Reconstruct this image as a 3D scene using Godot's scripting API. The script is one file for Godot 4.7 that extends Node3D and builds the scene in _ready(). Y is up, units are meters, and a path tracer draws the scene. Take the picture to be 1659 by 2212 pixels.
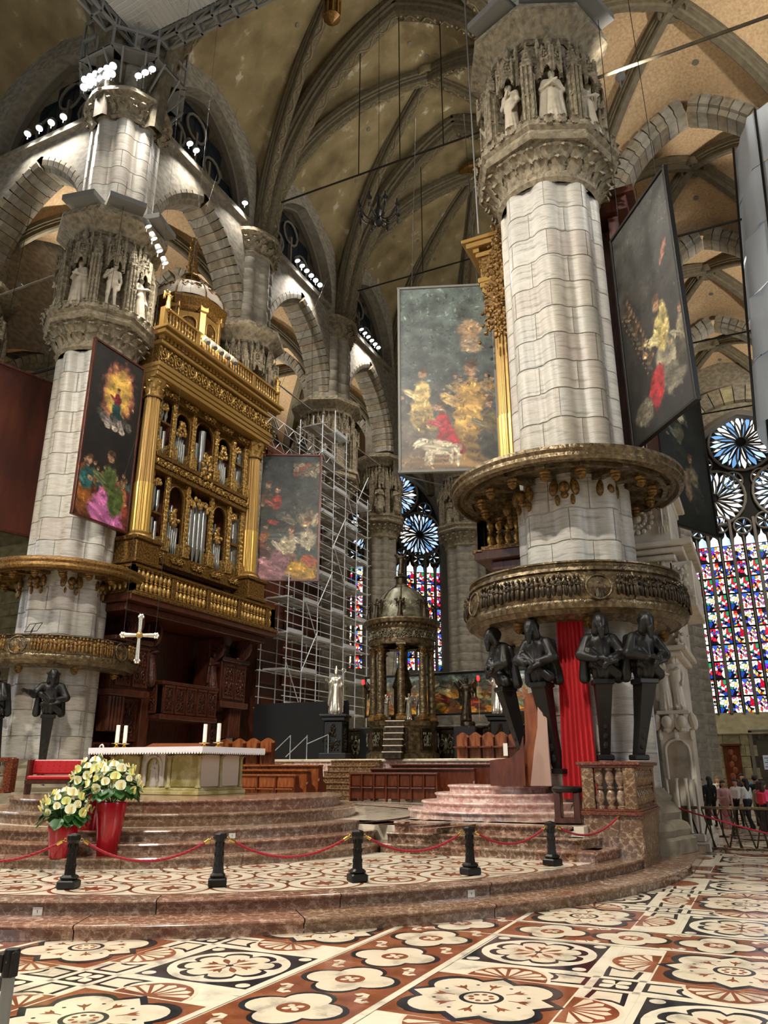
extends Node3D
# A gothic cathedral choir seen from the transept: x runs south (right), -z runs east (to the choir), metres.
var M := {}
var taken := {}
var R := RandomNumberGenerator.new()
const XC := -13.6      # axis of the choir
const PL := -23.2      # north arcade
const PR := -4.0       # south arcade
const L1 := 0.18
const L2 := 0.36
const L3 := 0.54
const L4 := 0.73
const L5 := 0.92
const L6 := 1.16
const L7 := 1.40

func _ready():
	R.seed = 7
	set_camera_and_light()
	make_materials()
	build_structure()
	build_floor()
	build_steps()
	build_piers()
	build_vaults()
	build_windows()
	build_organ()
	build_pulpits()
	build_choir()
	build_front()
	build_hanging()
	build_south_aisle()
	build_lamps()

func set_camera_and_light():
	var c = Camera3D.new()
	c.name = "camera"
	add_child(c)
	c.position = Vector3(0, 2.04, 0)
	c.rotation = Vector3(deg_to_rad(18.42), deg_to_rad(25.5), 0)
	c.fov = rad_to_deg(2.0 * atan(1106.0 / 1658.0))
	c.near = 0.05
	c.far = 400.0
	c.current = true
	var we = WorldEnvironment.new()
	we.name = "environment"
	var e = Environment.new()
	e.tonemap_mode = Environment.TONE_MAPPER_LINEAR
	e.tonemap_exposure = 1.0
	e.background_mode = Environment.BG_SKY
	var sky = Sky.new()
	var pm = ProceduralSkyMaterial.new()
	pm.sky_top_color = Color(0.55, 0.65, 0.8)
	pm.sky_horizon_color = Color(0.8, 0.83, 0.87)
	sky.sky_material = pm
	e.sky = sky
	e.sdfgi_enabled = true
	e.ssao_enabled = true
	e.ssil_enabled = true
	we.environment = e
	add_child(we)
	# soft fill light added out of view, one at each added end-wall window
	for d in [[Vector3(34.3, 19, -11.1), PI / 2, Vector2(12, 24), 500.0], [Vector3(-13.6, 19, 45.3), 0.0, Vector2(12, 24), 500.0], [Vector3(-62.3, 19, -11.1), -PI / 2, Vector2(12, 24), 500.0]]:
		var l = AreaLight3D.new()
		l.name = "added_fill_light"
		l.area_size = d[2]
		l.light_energy = d[3]
		l.light_color = Color(0.93, 0.96, 1.0)
		l.area_range = 200.0
		l.shadow_enabled = true
		add_child(l)
		l.position = d[0]
		l.rotation.y = d[1]

# ---------------------------------------------------------------- nodes
func numbered(n: String) -> String:
	taken[n] = taken.get(n, -1) + 1
	return n if taken[n] == 0 else "%s_%03d" % [n, taken[n]]

func thing(called: String, label: String, category: String, at := Vector3.ZERO, turn := 0.0, group := "") -> Node3D:
	var o = Node3D.new()
	o.name = numbered(called)
	add_child(o)
	o.position = at
	o.rotation.y = turn
	tag(o, label, category, group)
	return o

func tag(o: Node, label: String, category: String, group := ""):
	o.set_meta("label", label)
	if category != "":
		o.set_meta("category", category)
	if group != "":
		o.set_meta("group", group)

func setting(called: String, label := "", at := Vector3.ZERO, turn := 0.0) -> Node3D:
	var o = Node3D.new()
	o.name = numbered(called)
	add_child(o)
	o.position = at
	o.rotation.y = turn
	o.set_meta("kind", "structure")
	if label != "":
		o.set_meta("label", label)
	return o

func inst(called: String, mesh: Mesh, mat: Material, parent: Node, xf := Transform3D()) -> MeshInstance3D:
	var o = MeshInstance3D.new()
	o.name = called
	o.mesh = mesh
	o.material_override = mat
	parent.add_child(o, true)
	o.transform = xf
	return o

func part(called: String, s: SurfaceTool, mat: Material, parent: Node, xf := Transform3D()) -> MeshInstance3D:
	return inst(called, fin(s), mat, parent, xf)

func single(called: String, s: SurfaceTool, mat: Material, label: String, category: String, group := "", at := Vector3.ZERO) -> MeshInstance3D:
	var o = inst(numbered(called), fin(s), mat, self, Transform3D(Basis(), at))
	tag(o, label, category, group)
	return o

func copy_of(o: Node3D, label := "", group := "") -> Node3D:
	var c: Node3D = o.duplicate()
	c.name = numbered(String(o.name).get_slice("_0", 0))
	add_child(c)
	if label != "":
		c.set_meta("label", label)
	if group != "":
		c.set_meta("group", group)
	return c

# ---------------------------------------------------------------- meshes
func S() -> SurfaceTool:
	var s = SurfaceTool.new()
	s.begin(Mesh.PRIMITIVE_TRIANGLES)
	return s

func fin(s: SurfaceTool) -> ArrayMesh:
	s.generate_normals()
	return s.commit()

func T(x: float, y: float, z: float, ry := 0.0, rx := 0.0, rz := 0.0) -> Transform3D:
	return Transform3D(Basis.from_euler(Vector3(rx, ry, rz)), Vector3(x, y, z))

func tri(s: SurfaceTool, a: Vector3, b: Vector3, c: Vector3):
	s.add_vertex(a)
	s.add_vertex(b)
	s.add_vertex(c)

func quad(s: SurfaceTool, a: Vector3, b: Vector3, c: Vector3, d: Vector3):
	tri(s, a, b, c)
	tri(s, a, c, d)

func bx(s: SurfaceTool, c: Vector3, z: Vector3, xf := Transform3D(), ch := 0.0):
	s.set_smooth_group(-1)
	var h = z * 0.5
	if ch <= 0.0:
		var p = []
		for i in 8:
			p.append(xf * (c + Vector3(h.x if i & 1 else -h.x, h.y if i & 2 else -h.y, h.z if i & 4 else -h.z)))
		quad(s, p[0], p[2], p[3], p[1])
		quad(s, p[4], p[5], p[7], p[6])
		quad(s, p[0], p[1], p[5], p[4])
		quad(s, p[2], p[6], p[7], p[3])
		quad(s, p[0], p[4], p[6], p[2])
		quad(s, p[1], p[3], p[7], p[5])
		return
	var poly = PackedVector2Array([Vector2(-h.x + ch, -h.z), Vector2(h.x - ch, -h.z), Vector2(h.x, -h.z + ch), Vector2(h.x, h.z - ch), Vector2(h.x - ch, h.z), Vector2(-h.x + ch, h.z), Vector2(-h.x, h.z - ch), Vector2(-h.x, -h.z + ch)])
	var rows = []
	for r in [[-h.y, 1.0], [-h.y + ch, 0.0], [h.y - ch, 0.0], [h.y, 1.0]]:
		var row = []
		for q in poly:
			var k: float = r[1] * ch
			row.append(xf * (c + Vector3(q.x - signf(q.x) * k, r[0], q.y - signf(q.y) * k)))
		rows.append(row)
	for j in 3:
		for i in 8:
			var n = (i + 1) % 8
			quad(s, rows[j][i], rows[j + 1][i], rows[j + 1][n], rows[j][n])
	for i in range(1, 7):
		tri(s, rows[3][0], rows[3][i + 1], rows[3][i])
		tri(s, rows[0][0], rows[0][i], rows[0][i + 1])

func pv(a: Array) -> PackedVector2Array:
	var p = PackedVector2Array()
	for i in range(0, a.size(), 2):
		p.append(Vector2(a[i], a[i + 1]))
	return p

# turned shape: profile of (radius, height), flutes n with depth amp
func lathe(s: SurfaceTool, prof: PackedVector2Array, seg: int, xf := Transform3D(), a0 := 0.0, a1 := TAU, n := 0, amp := 0.0):
	var g = 1
	var cs = []
	for i in seg + 1:
		var a = a0 + (a1 - a0) * i / seg
		var k = 1.0 + (amp * cos(n * a) if n > 0 else 0.0)
		cs.append(Vector2(cos(a) * k, sin(a) * k))
	for j in prof.size() - 1:
		if j > 0:
			var d0 = (prof[j] - prof[j - 1]).normalized()
			var d1 = (prof[j + 1] - prof[j]).normalized()
			if d0.dot(d1) < 0.75:
				g = g % 28 + 1
		s.set_smooth_group(g if seg > 8 else -1)
		var p = prof[j]
		var q = prof[j + 1]
		if p.is_equal_approx(q):
			continue
		for i in seg:
			var a = xf * Vector3(p.x * cs[i].x, p.y, p.x * cs[i].y)
			var b = xf * Vector3(p.x * cs[i + 1].x, p.y, p.x * cs[i + 1].y)
			var c = xf * Vector3(q.x * cs[i + 1].x, q.y, q.x * cs[i + 1].y)
			var d = xf * Vector3(q.x * cs[i].x, q.y, q.x * cs[i].y)
			if p.x > 0.0001:
				tri(s, a, b, c)
			if q.x > 0.0001:
				tri(s, a, c, d)

func tube(s: SurfaceTool, pts: PackedVector3Array, r: float, seg := 6, r2 := -1.0):
	s.set_smooth_group(1)
	var rows = []
	var up = Vector3.UP
	for i in pts.size():
		var t = (pts[mini(i + 1, pts.size() - 1)] - pts[maxi(i - 1, 0)]).normalized()
		if absf(t.dot(up)) > 0.95:
			up = Vector3.RIGHT if absf(t.x) < 0.9 else Vector3.BACK
		var x = t.cross(up).normalized()
		var y = x.cross(t)
		var rr = r if r2 < 0 else lerpf(r, r2, float(i) / (pts.size() - 1))
		var row = []
		for k in seg:
			var a = TAU * k / seg
			row.append(pts[i] + x * cos(a) * rr + y * sin(a) * rr)
		rows.append(row)
	for i in rows.size() - 1:
		for k in seg:
			var n = (k + 1) % seg
			quad(s, rows[i][k], rows[i + 1][k], rows[i + 1][n], rows[i][n])
	s.set_smooth_group(-1)
	for e in [0, rows.size() - 1]:
		for k in range(1, seg - 1):
			tri(s, rows[e][0], rows[e][k], rows[e][k + 1])

func bar(s: SurfaceTool, a: Vector3, b: Vector3, r: float, seg := 5):
	tube(s, PackedVector3Array([a, b]), r, seg)

func beam(s: SurfaceTool, a: Vector3, b: Vector3, w: float, h: float):
	var d = b - a
	var z = d.normalized()
	var up = Vector3.UP if absf(z.y) < 0.95 else Vector3.RIGHT
	var x = up.cross(z).normalized()
	bx(s, Vector3.ZERO, Vector3(w, h, d.length()), Transform3D(Basis(x, z.cross(x), z), (a + b) * 0.5))

func ell(s: SurfaceTool, c: Vector3, r: Vector3, seg := 10, rings := 6, xf := Transform3D()):
	var p = PackedVector2Array()
	for i in rings + 1:
		var a = -PI / 2 + PI * i / rings
		p.append(Vector2(maxf(cos(a), 0.0), sin(a)))
	lathe(s, p, seg, xf * Transform3D(Basis.from_scale(r), c))

# sweep a closed profile (x, y) along frames
func sweep(s: SurfaceTool, prof: PackedVector2Array, fr: Array, caps := true, smooth := false):
	s.set_smooth_group(2 if smooth else -1)
	var n = prof.size()
	for j in n:
		var p = prof[j]
		var q = prof[(j + 1) % n]
		if not smooth:
			s.set_smooth_group(j % 28 + 1)
		for i in fr.size() - 1:
			quad(s, fr[i] * Vector3(p.x, p.y, 0), fr[i + 1] * Vector3(p.x, p.y, 0), fr[i + 1] * Vector3(q.x, q.y, 0), fr[i] * Vector3(q.x, q.y, 0))
	if caps:
		s.set_smooth_group(-1)
		var ix = Geometry2D.triangulate_polygon(prof)
		for e in [fr[0], fr[fr.size() - 1]]:
			for k in range(0, ix.size(), 3):
				tri(s, e * v3(prof[ix[k]]), e * v3(prof[ix[k + 1]]), e * v3(prof[ix[k + 2]]))

func v3(p: Vector2) -> Vector3:
	return Vector3(p.x, p.y, 0)

func frames(pts: PackedVector3Array, up := Vector3.UP) -> Array:
	var f = []
	for i in pts.size():
		var z = (pts[mini(i + 1, pts.size() - 1)] - pts[maxi(i - 1, 0)]).normalized()
		var x = up.cross(z)
		if x.length() < 0.02 and i > 0:
			x = f[i - 1].basis.x
		x = x.normalized()
		f.append(Transform3D(Basis(x, z.cross(x), z), pts[i]))
	return f

# flat outline (x, y) given thickness z0..z1
func prism(s: SurfaceTool, poly: PackedVector2Array, z0: float, z1: float, xf := Transform3D(), back := true):
	s.set_smooth_group(-1)
	var ix = Geometry2D.triangulate_polygon(poly)
	for k in range(0, ix.size(), 3):
		tri(s, xf * Vector3(poly[ix[k]].x, poly[ix[k]].y, z1), xf * Vector3(poly[ix[k + 1]].x, poly[ix[k + 1]].y, z1), xf * Vector3(poly[ix[k + 2]].x, poly[ix[k + 2]].y, z1))
		if back:
			tri(s, xf * Vector3(poly[ix[k]].x, poly[ix[k]].y, z0), xf * Vector3(poly[ix[k + 2]].x, poly[ix[k + 2]].y, z0), xf * Vector3(poly[ix[k + 1]].x, poly[ix[k + 1]].y, z0))
	for i in poly.size():
		var p = poly[i]
		var q = poly[(i + 1) % poly.size()]
		quad(s, xf * Vector3(p.x, p.y, z0), xf * Vector3(q.x, q.y, z0), xf * Vector3(q.x, q.y, z1), xf * Vector3(p.x, p.y, z1))

func disc_poly(r: float, n := 24, c := Vector2.ZERO, rx := 1.0) -> PackedVector2Array:
	var p = PackedVector2Array()
	for i in n:
		p.append(c + Vector2(cos(TAU * i / n) * r * rx, sin(TAU * i / n) * r))
	return p

# pointed arch: half span, rise; n points a side, from -half to +half
func arch(h: float, r: float, n := 10) -> PackedVector2Array:
	var c = (r * r - h * h) / (2.0 * h)
	var q = h + c
	var e = atan2(r, c)
	var p = PackedVector2Array()
	for i in n + 1:
		var a = e * i / n
		p.append(Vector2(c - q * cos(a), q * sin(a)))
	for i in range(n - 1, -1, -1):
		p.append(Vector2(-p[i].x, p[i].y))
	return p

func pf(t: float, h: float, r: float) -> float:
	var c = (r * r - h * h) / (2.0 * h)
	var q = h + c
	return sqrt(maxf(0.0, q * q - (h * t + c) * (h * t + c))) / r

func path3(p: PackedVector2Array, xf: Transform3D) -> PackedVector3Array:
	var o = PackedVector3Array()
	for q in p:
		o.append(xf * Vector3(q.x, q.y, 0))
	return o

func lobes(n: int, rad: float, depth: float, seg := 5, turn := 0.0) -> PackedVector2Array:
	var p = PackedVector2Array()
	for i in n:
		for k in seg:
			var f = (k + 0.0) / seg
			var a = TAU * (i + f) / n + turn
			var rr = rad * (1.0 - depth + depth * sqrt(maxf(0.0, 1.0 - pow(2.0 * f - 1.0, 2.0))))
			p.append(Vector2(cos(a), sin(a)) * rr)
	return p

# ---------------------------------------------------------------- materials
func noise_tex(kind: int, freq: float, cols: Array, offs: Array, size := 256, warp := 0.0, oct := 4, seed_ := 1, ret := -1) -> NoiseTexture2D:
	var n = FastNoiseLite.new()
	n.noise_type = kind
	n.frequency = freq
	n.seed = seed_
	n.fractal_octaves = oct
	if ret >= 0:
		n.cellular_return_type = ret
		n.fractal_type = FastNoiseLite.FRACTAL_NONE
	if warp > 0.0:
		n.domain_warp_enabled = true
		n.domain_warp_amplitude = warp
		n.domain_warp_frequency = freq * 1.3
		n.domain_warp_fractal_octaves = 3
	var t = NoiseTexture2D.new()
	t.width = size
	t.height = size
	t.seamless = true
	t.seamless_blend_skirt = 0.15
	t.noise = n
	var g = Gradient.new()
	g.offsets = PackedFloat32Array(offs)
	g.colors = PackedColorArray(cols)
	t.color_ramp = g
	return t

func mat(name_: String, col: Color, rough := 0.8, metal := 0.0, tex: Texture2D = null, scale := Vector3.ONE, world := true) -> StandardMaterial3D:
	var m = StandardMaterial3D.new()
	m.resource_name = name_
	m.albedo_color = col
	m.roughness = rough
	m.metallic = metal
	m.cull_mode = BaseMaterial3D.CULL_DISABLED
	if tex:
		m.albedo_texture = tex
		m.uv1_triplanar = true
		m.uv1_world_triplanar = world
		m.uv1_scale = scale
	M[name_] = m
	return m

func glow(name_: String, col: Color, e: float) -> StandardMaterial3D:
	var m = mat(name_, col, 0.5)
	m.emission_enabled = true
	m.emission = col
	m.emission_energy_multiplier = e
	return m

func bump(m: StandardMaterial3D, freq: float, depth: float, kind := FastNoiseLite.TYPE_SIMPLEX, size := 256):
	var n = FastNoiseLite.new()
	n.noise_type = kind
	n.frequency = freq
	n.fractal_octaves = 4
	var t = NoiseTexture2D.new()
	t.width = size
	t.height = size
	t.seamless = true
	t.as_normal_map = true
	t.bump_strength = depth
	t.noise = n
	m.normal_enabled = true
	m.normal_texture = t
	m.normal_scale = 1.0

func make_materials():
	var C = func(h): return Color.html(h)
	var sx = FastNoiseLite.TYPE_SIMPLEX_SMOOTH
	var ce = FastNoiseLite.TYPE_CELLULAR
	# pale veined marble of the piers: veins run nearly level
	var pier = noise_tex(sx, 0.012, [C.call("77756f"), C.call("a9a69e"), C.call("c6c2ba"), C.call("aeaaa1"), C.call("cfcbc3")], [0.0, 0.32, 0.48, 0.56, 1.0], 512, 40.0, 5, 3)
	var tints = ["fbfaf8", "f4efea", "eeedea", "f5f0e8", "eee6e2", "f8f5f0"]
	for i in tints.size():
		mat("pier%d" % i, C.call(tints[i]), 0.45, 0.0, pier, Vector3(0.14, 1.0, 0.14))
	mat("pier_core", C.call("b5b1a9"), 0.9)
	var grey = noise_tex(sx, 0.015, [C.call("6c675c"), C.call("807a6e"), C.call("8e877a"), C.call("a19a8b")], [0.0, 0.4, 0.6, 1.0], 512, 30.0, 5, 5)
	mat("stone", C.call("ffffff"), 0.85, 0.0, grey, Vector3(0.25, 0.4, 0.25))
	mat("stone_b", C.call("e6e2da"), 0.85, 0.0, grey, Vector3(0.25, 0.4, 0.25))
	mat("stone_c", C.call("f4ead8"), 0.85, 0.0, grey, Vector3(0.3, 0.4, 0.3))
	mat("stone_core", C.call("6e685d"), 0.95)
	var carve = noise_tex(sx, 0.03, [C.call("4f493d"), C.call("776f5e"), C.call("948a76"), C.call("b5ab94")], [0.0, 0.35, 0.6, 1.0], 256, 20.0, 5, 6)
	bump(mat("carved", C.call("f2ede4"), 0.8, 0.0, carve, Vector3(0.5, 0.5, 0.5)), 0.03, 6.0)
	mat("statue", C.call("d6cfc2"), 0.6, 0.0, noise_tex(sx, 0.02, [C.call("b5ae9f"), C.call("dcd5c8"), C.call("f2ece2")], [0.0, 0.4, 1.0], 128, 20.0, 4, 8), Vector3(0.8, 0.8, 0.8))
	mat("white_marble", C.call("ddd7cd"), 0.45, 0.0, noise_tex(sx, 0.012, [C.call("b3aca2"), C.call("e2dcd3"), C.call("f5f1ea")], [0.0, 0.35, 1.0], 256, 30.0, 5, 9), Vector3(0.3, 0.3, 0.3))
	var plaster = noise_tex(sx, 0.006, [C.call("5f5238"), C.call("786a4b"), C.call("857756"), C.call("928362"), C.call("ddd6c6")], [0.0, 0.4, 0.55, 0.8, 0.9], 1024, 60.0, 7, 11)
	mat("vault", C.call("ffffff"), 0.9, 0.0, plaster, Vector3(0.09, 0.09, 0.09))
	mat("vault_aisle", C.call("ffffff"), 0.9, 0.0, noise_tex(sx, 0.05, [C.call("94795a"), C.call("b99c76"), C.call("cdb491")], [0.0, 0.5, 1.0], 512, 20.0, 6, 12), Vector3(0.25, 0.25, 0.25))
	mat("rib", C.call("b0a892"), 0.85, 0.0, grey, Vector3(0.4, 0.4, 0.4))
	mat("rib_band", C.call("dccfab"), 0.85, 0.0, grey, Vector3(0.7, 0.7, 0.7))
	mat("dark", C.call("15130f"), 0.9)
	mat("dark_glass", C.call("1d232a"), 0.15)
	# breccia of the steps
	var brec = noise_tex(ce, 0.03, [C.call("e4dacb"), C.call("b9a596"), C.call("85705f"), C.call("77594c"), C.call("8c7a69"), C.call("6a4236")], [0.0, 0.05, 0.13, 0.4, 0.65, 1.0], 512, 45.0, 4, 14, FastNoiseLite.RETURN_DISTANCE2_SUB)
	mat("breccia", C.call("ece4da"), 0.16, 0.0, brec, Vector3(0.4, 0.4, 0.4))
	mat("breccia_b", C.call("e0d2c0"), 0.16, 0.0, brec, Vector3(0.45, 0.45, 0.45))
	mat("breccia_c", C.call("f4d9cc"), 0.16, 0.0, brec, Vector3(0.36, 0.36, 0.36))
	mat("breccia_pale", C.call("ffffff"), 0.2, 0.0, noise_tex(ce, 0.03, [C.call("f4eae2"), C.call("dcc3b8"), C.call("c79b8e"), C.call("b58a80"), C.call("cdb3a6")], [0.0, 0.1, 0.25, 0.6, 1.0], 256, 45.0, 4, 15, FastNoiseLite.RETURN_DISTANCE2_SUB), Vector3(0.6, 0.6, 0.6))
	var veins = noise_tex(sx, 0.01, [C.call("a8a49c"), C.call("ded8ca"), C.call("efe8d8"), C.call("f6f0e2")], [0.0, 0.28, 0.45, 1.0], 512, 50.0, 5, 17)
	mat("floor_white", C.call("f8f3e8"), 0.13, 0.0, veins, Vector3(0.3, 0.3, 0.3))
	mat("floor_cream", C.call("f2e9da"), 0.13, 0.0, veins, Vector3(0.3, 0.3, 0.3))
	mat("floor_black", C.call("ffffff"), 0.13, 0.0, noise_tex(sx, 0.02, [C.call("16181a"), C.call("24272a"), C.call("35383b")], [0.0, 0.6, 1.0], 128, 20.0, 4, 18), Vector3(0.7, 0.7, 0.7))
	mat("floor_red", C.call("ffffff"), 0.13, 0.0, noise_tex(sx, 0.02, [C.call("6e3c25"), C.call("8a5034"), C.call("9c6445")], [0.0, 0.55, 1.0], 128, 30.0, 4, 19), Vector3(0.7, 0.7, 0.7))
	mat("red_moulding", C.call("b5745a"), 0.25, 0.0, brec, Vector3(0.9, 0.9, 0.9))
	mat("yellow_marble", C.call("cdbb97"), 0.25, 0.0, brec, Vector3(0.5, 0.5, 0.5))
	mat("altar_pale", C.call("cdbda8"), 0.35)
	mat("altar_stone", C.call("ffffff"), 0.35, 0.0, noise_tex(sx, 0.012, [C.call("857838"), C.call("a2945a"), C.call("b5a873"), C.call("cbc096")], [0.0, 0.45, 0.6, 1.0], 256, 60.0, 5, 20), Vector3(0.6, 0.6, 0.6))
	# metals
	var gt = noise_tex(sx, 0.03, [C.call("4e3715"), C.call("94713a"), C.call("c4a05a"), C.call("e6cc8c")], [0.0, 0.4, 0.62, 1.0], 256, 20.0, 4, 21)
	bump(mat("gold", C.call("ffffff"), 0.34, 0.65, gt, Vector3(0.9, 0.9, 0.9)), 0.05, 3.0)
	mat("gold_plain", C.call("a8854a"), 0.36, 0.5)
	mat("gold_bright", C.call("d0ab58"), 0.3, 0.55)
	mat("gold_dark", C.call("a89a80"), 0.45, 0.5, gt, Vector3(1.2, 1.2, 1.2))
	mat("brass", C.call("d9b45c"), 0.2, 0.9)
	var bt = noise_tex(sx, 0.025, [C.call("2c241a"), C.call("51432f"), C.call("75654a"), C.call("9d8c68")], [0.0, 0.4, 0.65, 1.0], 256, 30.0, 5, 22)
	bump(mat("bronze", C.call("ffffff"), 0.33, 0.6, bt, Vector3(0.8, 0.8, 0.8)), 0.04, 3.0)
	mat("bronze_dark", C.call("8e867c"), 0.4, 0.6, bt, Vector3(0.8, 0.8, 0.8))
	mat("bronze_pale", C.call("b9b6a6"), 0.4, 0.35, noise_tex(sx, 0.03, [C.call("4c4a42"), C.call("8b897c"), C.call("c9c7b8")], [0.0, 0.45, 1.0], 128, 20.0, 4, 23), Vector3(1, 1, 1))
	mat("black_bronze", C.call("22201e"), 0.42, 0.4)
	mat("iron", C.call("17130f"), 0.45, 0.4)
	mat("steel", C.call("c2c5c8"), 0.4, 0.45)
	mat("copper", C.call("b89684"), 0.4, 0.3)
	mat("tin", C.call("a2a6a4"), 0.3, 0.75)
	mat("deck", C.call("8f8578"), 0.8)
	mat("grey_paint", C.call("777672"), 0.6)
	mat("net", C.call("c9c9c4"), 0.9)
	mat("net_sheet", C.call("b4b4b0"), 0.95)
	mat("silver", C.call("d8d2c0"), 0.25, 0.8)
	mat("black_cloth", C.call("0c0c0d"), 0.95)
	mat("sheet", C.call("c3ccd6"), 0.7)
	# woods
	var wt = noise_tex(sx, 0.02, [C.call("2a130b"), C.call("4a2415"), C.call("5f3220")], [0.0, 0.5, 1.0], 256, 15.0, 5, 24)
	mat("walnut", C.call("ffffff"), 0.35, 0.0, wt, Vector3(1.2, 0.2, 1.2))
	bump(mat("walnut_carved", C.call("e2cfc4"), 0.35, 0.0, wt, Vector3(1.2, 0.6, 1.2)), 0.03, 5.0)
	var ot = noise_tex(sx, 0.02, [C.call("5a2c14"), C.call("8a4a24"), C.call("a8663a")], [0.0, 0.5, 1.0], 256, 15.0, 5, 25)
	mat("oak", C.call("ffffff"), 0.35, 0.0, ot, Vector3(1.2, 0.25, 1.2))
	mat("oak_dark", C.call("a58a7a"), 0.35, 0.0, ot, Vector3(1.2, 0.25, 1.2))
	mat("oak_pale", C.call("e6dcc0"), 0.5, 0.0, ot, Vector3(1.2, 0.25, 1.2))
	mat("canvas_back", C.call("ffe2c8"), 0.9, 0.0, wt, Vector3(0.2, 0.05, 0.2))
	# cloth and small things
	var rc = mat("red_cloth", C.call("c21a22"), 0.85)
	rc.rim_enabled = true
	rc.rim = 0.4
	mat("red_leather", C.call("b01c20"), 0.35)
	mat("rope", C.call("9c1f2c"), 0.8)
	mat("linen", C.call("efeef0"), 0.85)
	mat("wax", C.call("f5f0e2"), 0.5).subsurf_scatter_enabled = false
	mat("pot_red", C.call("a00a1c"), 0.18)
	var lf = mat("leaf", C.call("2f5a26"), 0.4)
	lf.backlight_enabled = true
	lf.backlight = C.call("203a14")
	mat("petal", C.call("eef0d0"), 0.5)
	mat("petal_b", C.call("d7dd8e"), 0.5)
	mat("spadix", C.call("e8d27a"), 0.6)
	mat("plate_white", C.call("e6e1d4"), 0.4)
	mat("ink", C.call("3a342e"), 0.7)
	mat("print_blue", C.call("5a76b0"), 0.8)
	mat("bolt", C.call("4a4d50"), 0.5, 0.6)
	mat("paper", C.call("cfd8e6"), 0.8)
	mat("wall_block", C.call("ffffff"), 0.85, 0.0, noise_tex(sx, 0.015, [C.call("79704f"), C.call("948a66"), C.call("aaa07c")], [0.0, 0.5, 1.0], 256, 30.0, 5, 27), Vector3(0.3, 0.5, 0.3))
	mat("door_bronze", C.call("4b4638"), 0.5, 0.3)
	glow("lamp_white", C.call("f2f6ff"), 14.0)
	glow("lamp_red", C.call("ff2a2a"), 2.5)
	var vc = mat("people", Color.WHITE, 0.8)
	vc.vertex_color_use_as_albedo = true

# ---------------------------------------------------------------- shell, arcades
const AH := 3.35     # half span of an arcade arch
const AS := 24.6     # its springing
const AR := 5.0      # its rise

func build_structure():
	var f = setting("floor", "cathedral floor inlaid with white, black and red marble")
	var s = S()
	bx(s, Vector3(-14, -0.25, -18), Vector3(100, 0.5, 130))
	part("floor_bed", s, M.floor_white, f)
	for w in [["wall_north", Vector3(-63.5, 26, -18), Vector3(1, 53, 130)], ["wall_south", Vector3(35.5, 26, -18), Vector3(1, 53, 130)], ["wall_west", Vector3(-14, 26, 46.5), Vector3(100, 53, 1)], ["wall_east", Vector3(-14, 26, -82.5), Vector3(100, 53, 1)], ["ceiling_roof", Vector3(-14, 52.5, -18), Vector3(100, 1, 130)]]:
		s = S()
		bx(s, w[1], w[2])
		var o = inst(w[0], fin(s), M.stone_c, self)
		o.set_meta("kind", "structure")
	var win = {"h": 3.7, "sill": 31.6, "spring": 31.8, "rise": 4.9}
	# north arcade of the choir, the transept arcade beside it, and the south arcade
	var arch_set = voussoirs(AH, AR, 14, 0.85)
	var n = setting("wall_north_arcade", "grey stone arcade wall of pointed arches between choir and north aisle")
	for z in [-25.5, -35.1, -44.7]:
		arcade_bay(n, Transform3D(Basis(Vector3.UP, PI / 2), Vector3(PL, 0, z)), arch_set, win)
	var t = setting("wall_transept_arcade", "grey stone arcade wall of pointed arches in the north transept")
	for x in [-28.0, -37.6]:
		arcade_bay(t, Transform3D(Basis(), Vector3(x, 0, -20.7)), arch_set, win)
	var r = setting("wall_south_arcade", "grey stone arcade wall of pointed arches between choir and south aisle")
	for z in [-25.5, -35.1, -44.7]:
		arcade_bay(r, Transform3D(Basis(Vector3.UP, PI / 2), Vector3(PR, 0, z)), arch_set, win)
	var r2 = setting("wall_transept_south", "grey stone arch over the entrance of the south aisle")
	arcade_bay(r2, Transform3D(Basis(), Vector3(0.6, 0, -20.7)), arch_set, win)
	# cross arches of the aisles and the lower arches of the outer aisle
	var c = setting("trim_aisle_arches", "grey stone cross arches under the aisle vaults")
	for z in [-30.3, -39.9, -49.5]:
		arch_at(c, Transform3D(Basis(), Vector3(-28.0, 0, z)), arch_set)
		arch_at(c, Transform3D(Basis(), Vector3(0.6, 0, z)), arch_set)
	for z in [-25.5, -35.1, -44.7]:
		arch_at(c, Transform3D(Basis(Vector3.UP, PI / 2), Vector3(-32.8, -7.0, z)), arch_set)
		s = S()
		bx(s, Vector3(-33.4, 27, z), Vector3(0.6, 8.4, 9.6))
		part("wall_panel", s, M.stone_b, c)
	# outer wall of the north aisle with its masonry, seen behind the pier
	var o = setting("wall_north_aisle", "pale ashlar wall at the back of the north transept")
	s = S()
	bx(s, Vector3(-43.0, 15, -35), Vector3(0.8, 30, 34))
	part("wall_face", s, M.wall_block, o)
	block_wall(o, Transform3D(Basis(), Vector3(-44, 3.0, -31.0)), 8, 12, 1.15, 0.75, M.wall_block)
	s = S()
	bx(s, Vector3(-39.4, 7.5, -31.3), Vector3(9.2, 15, 0.4))
	part("wall_core", s, M.wall_block, o)

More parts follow.
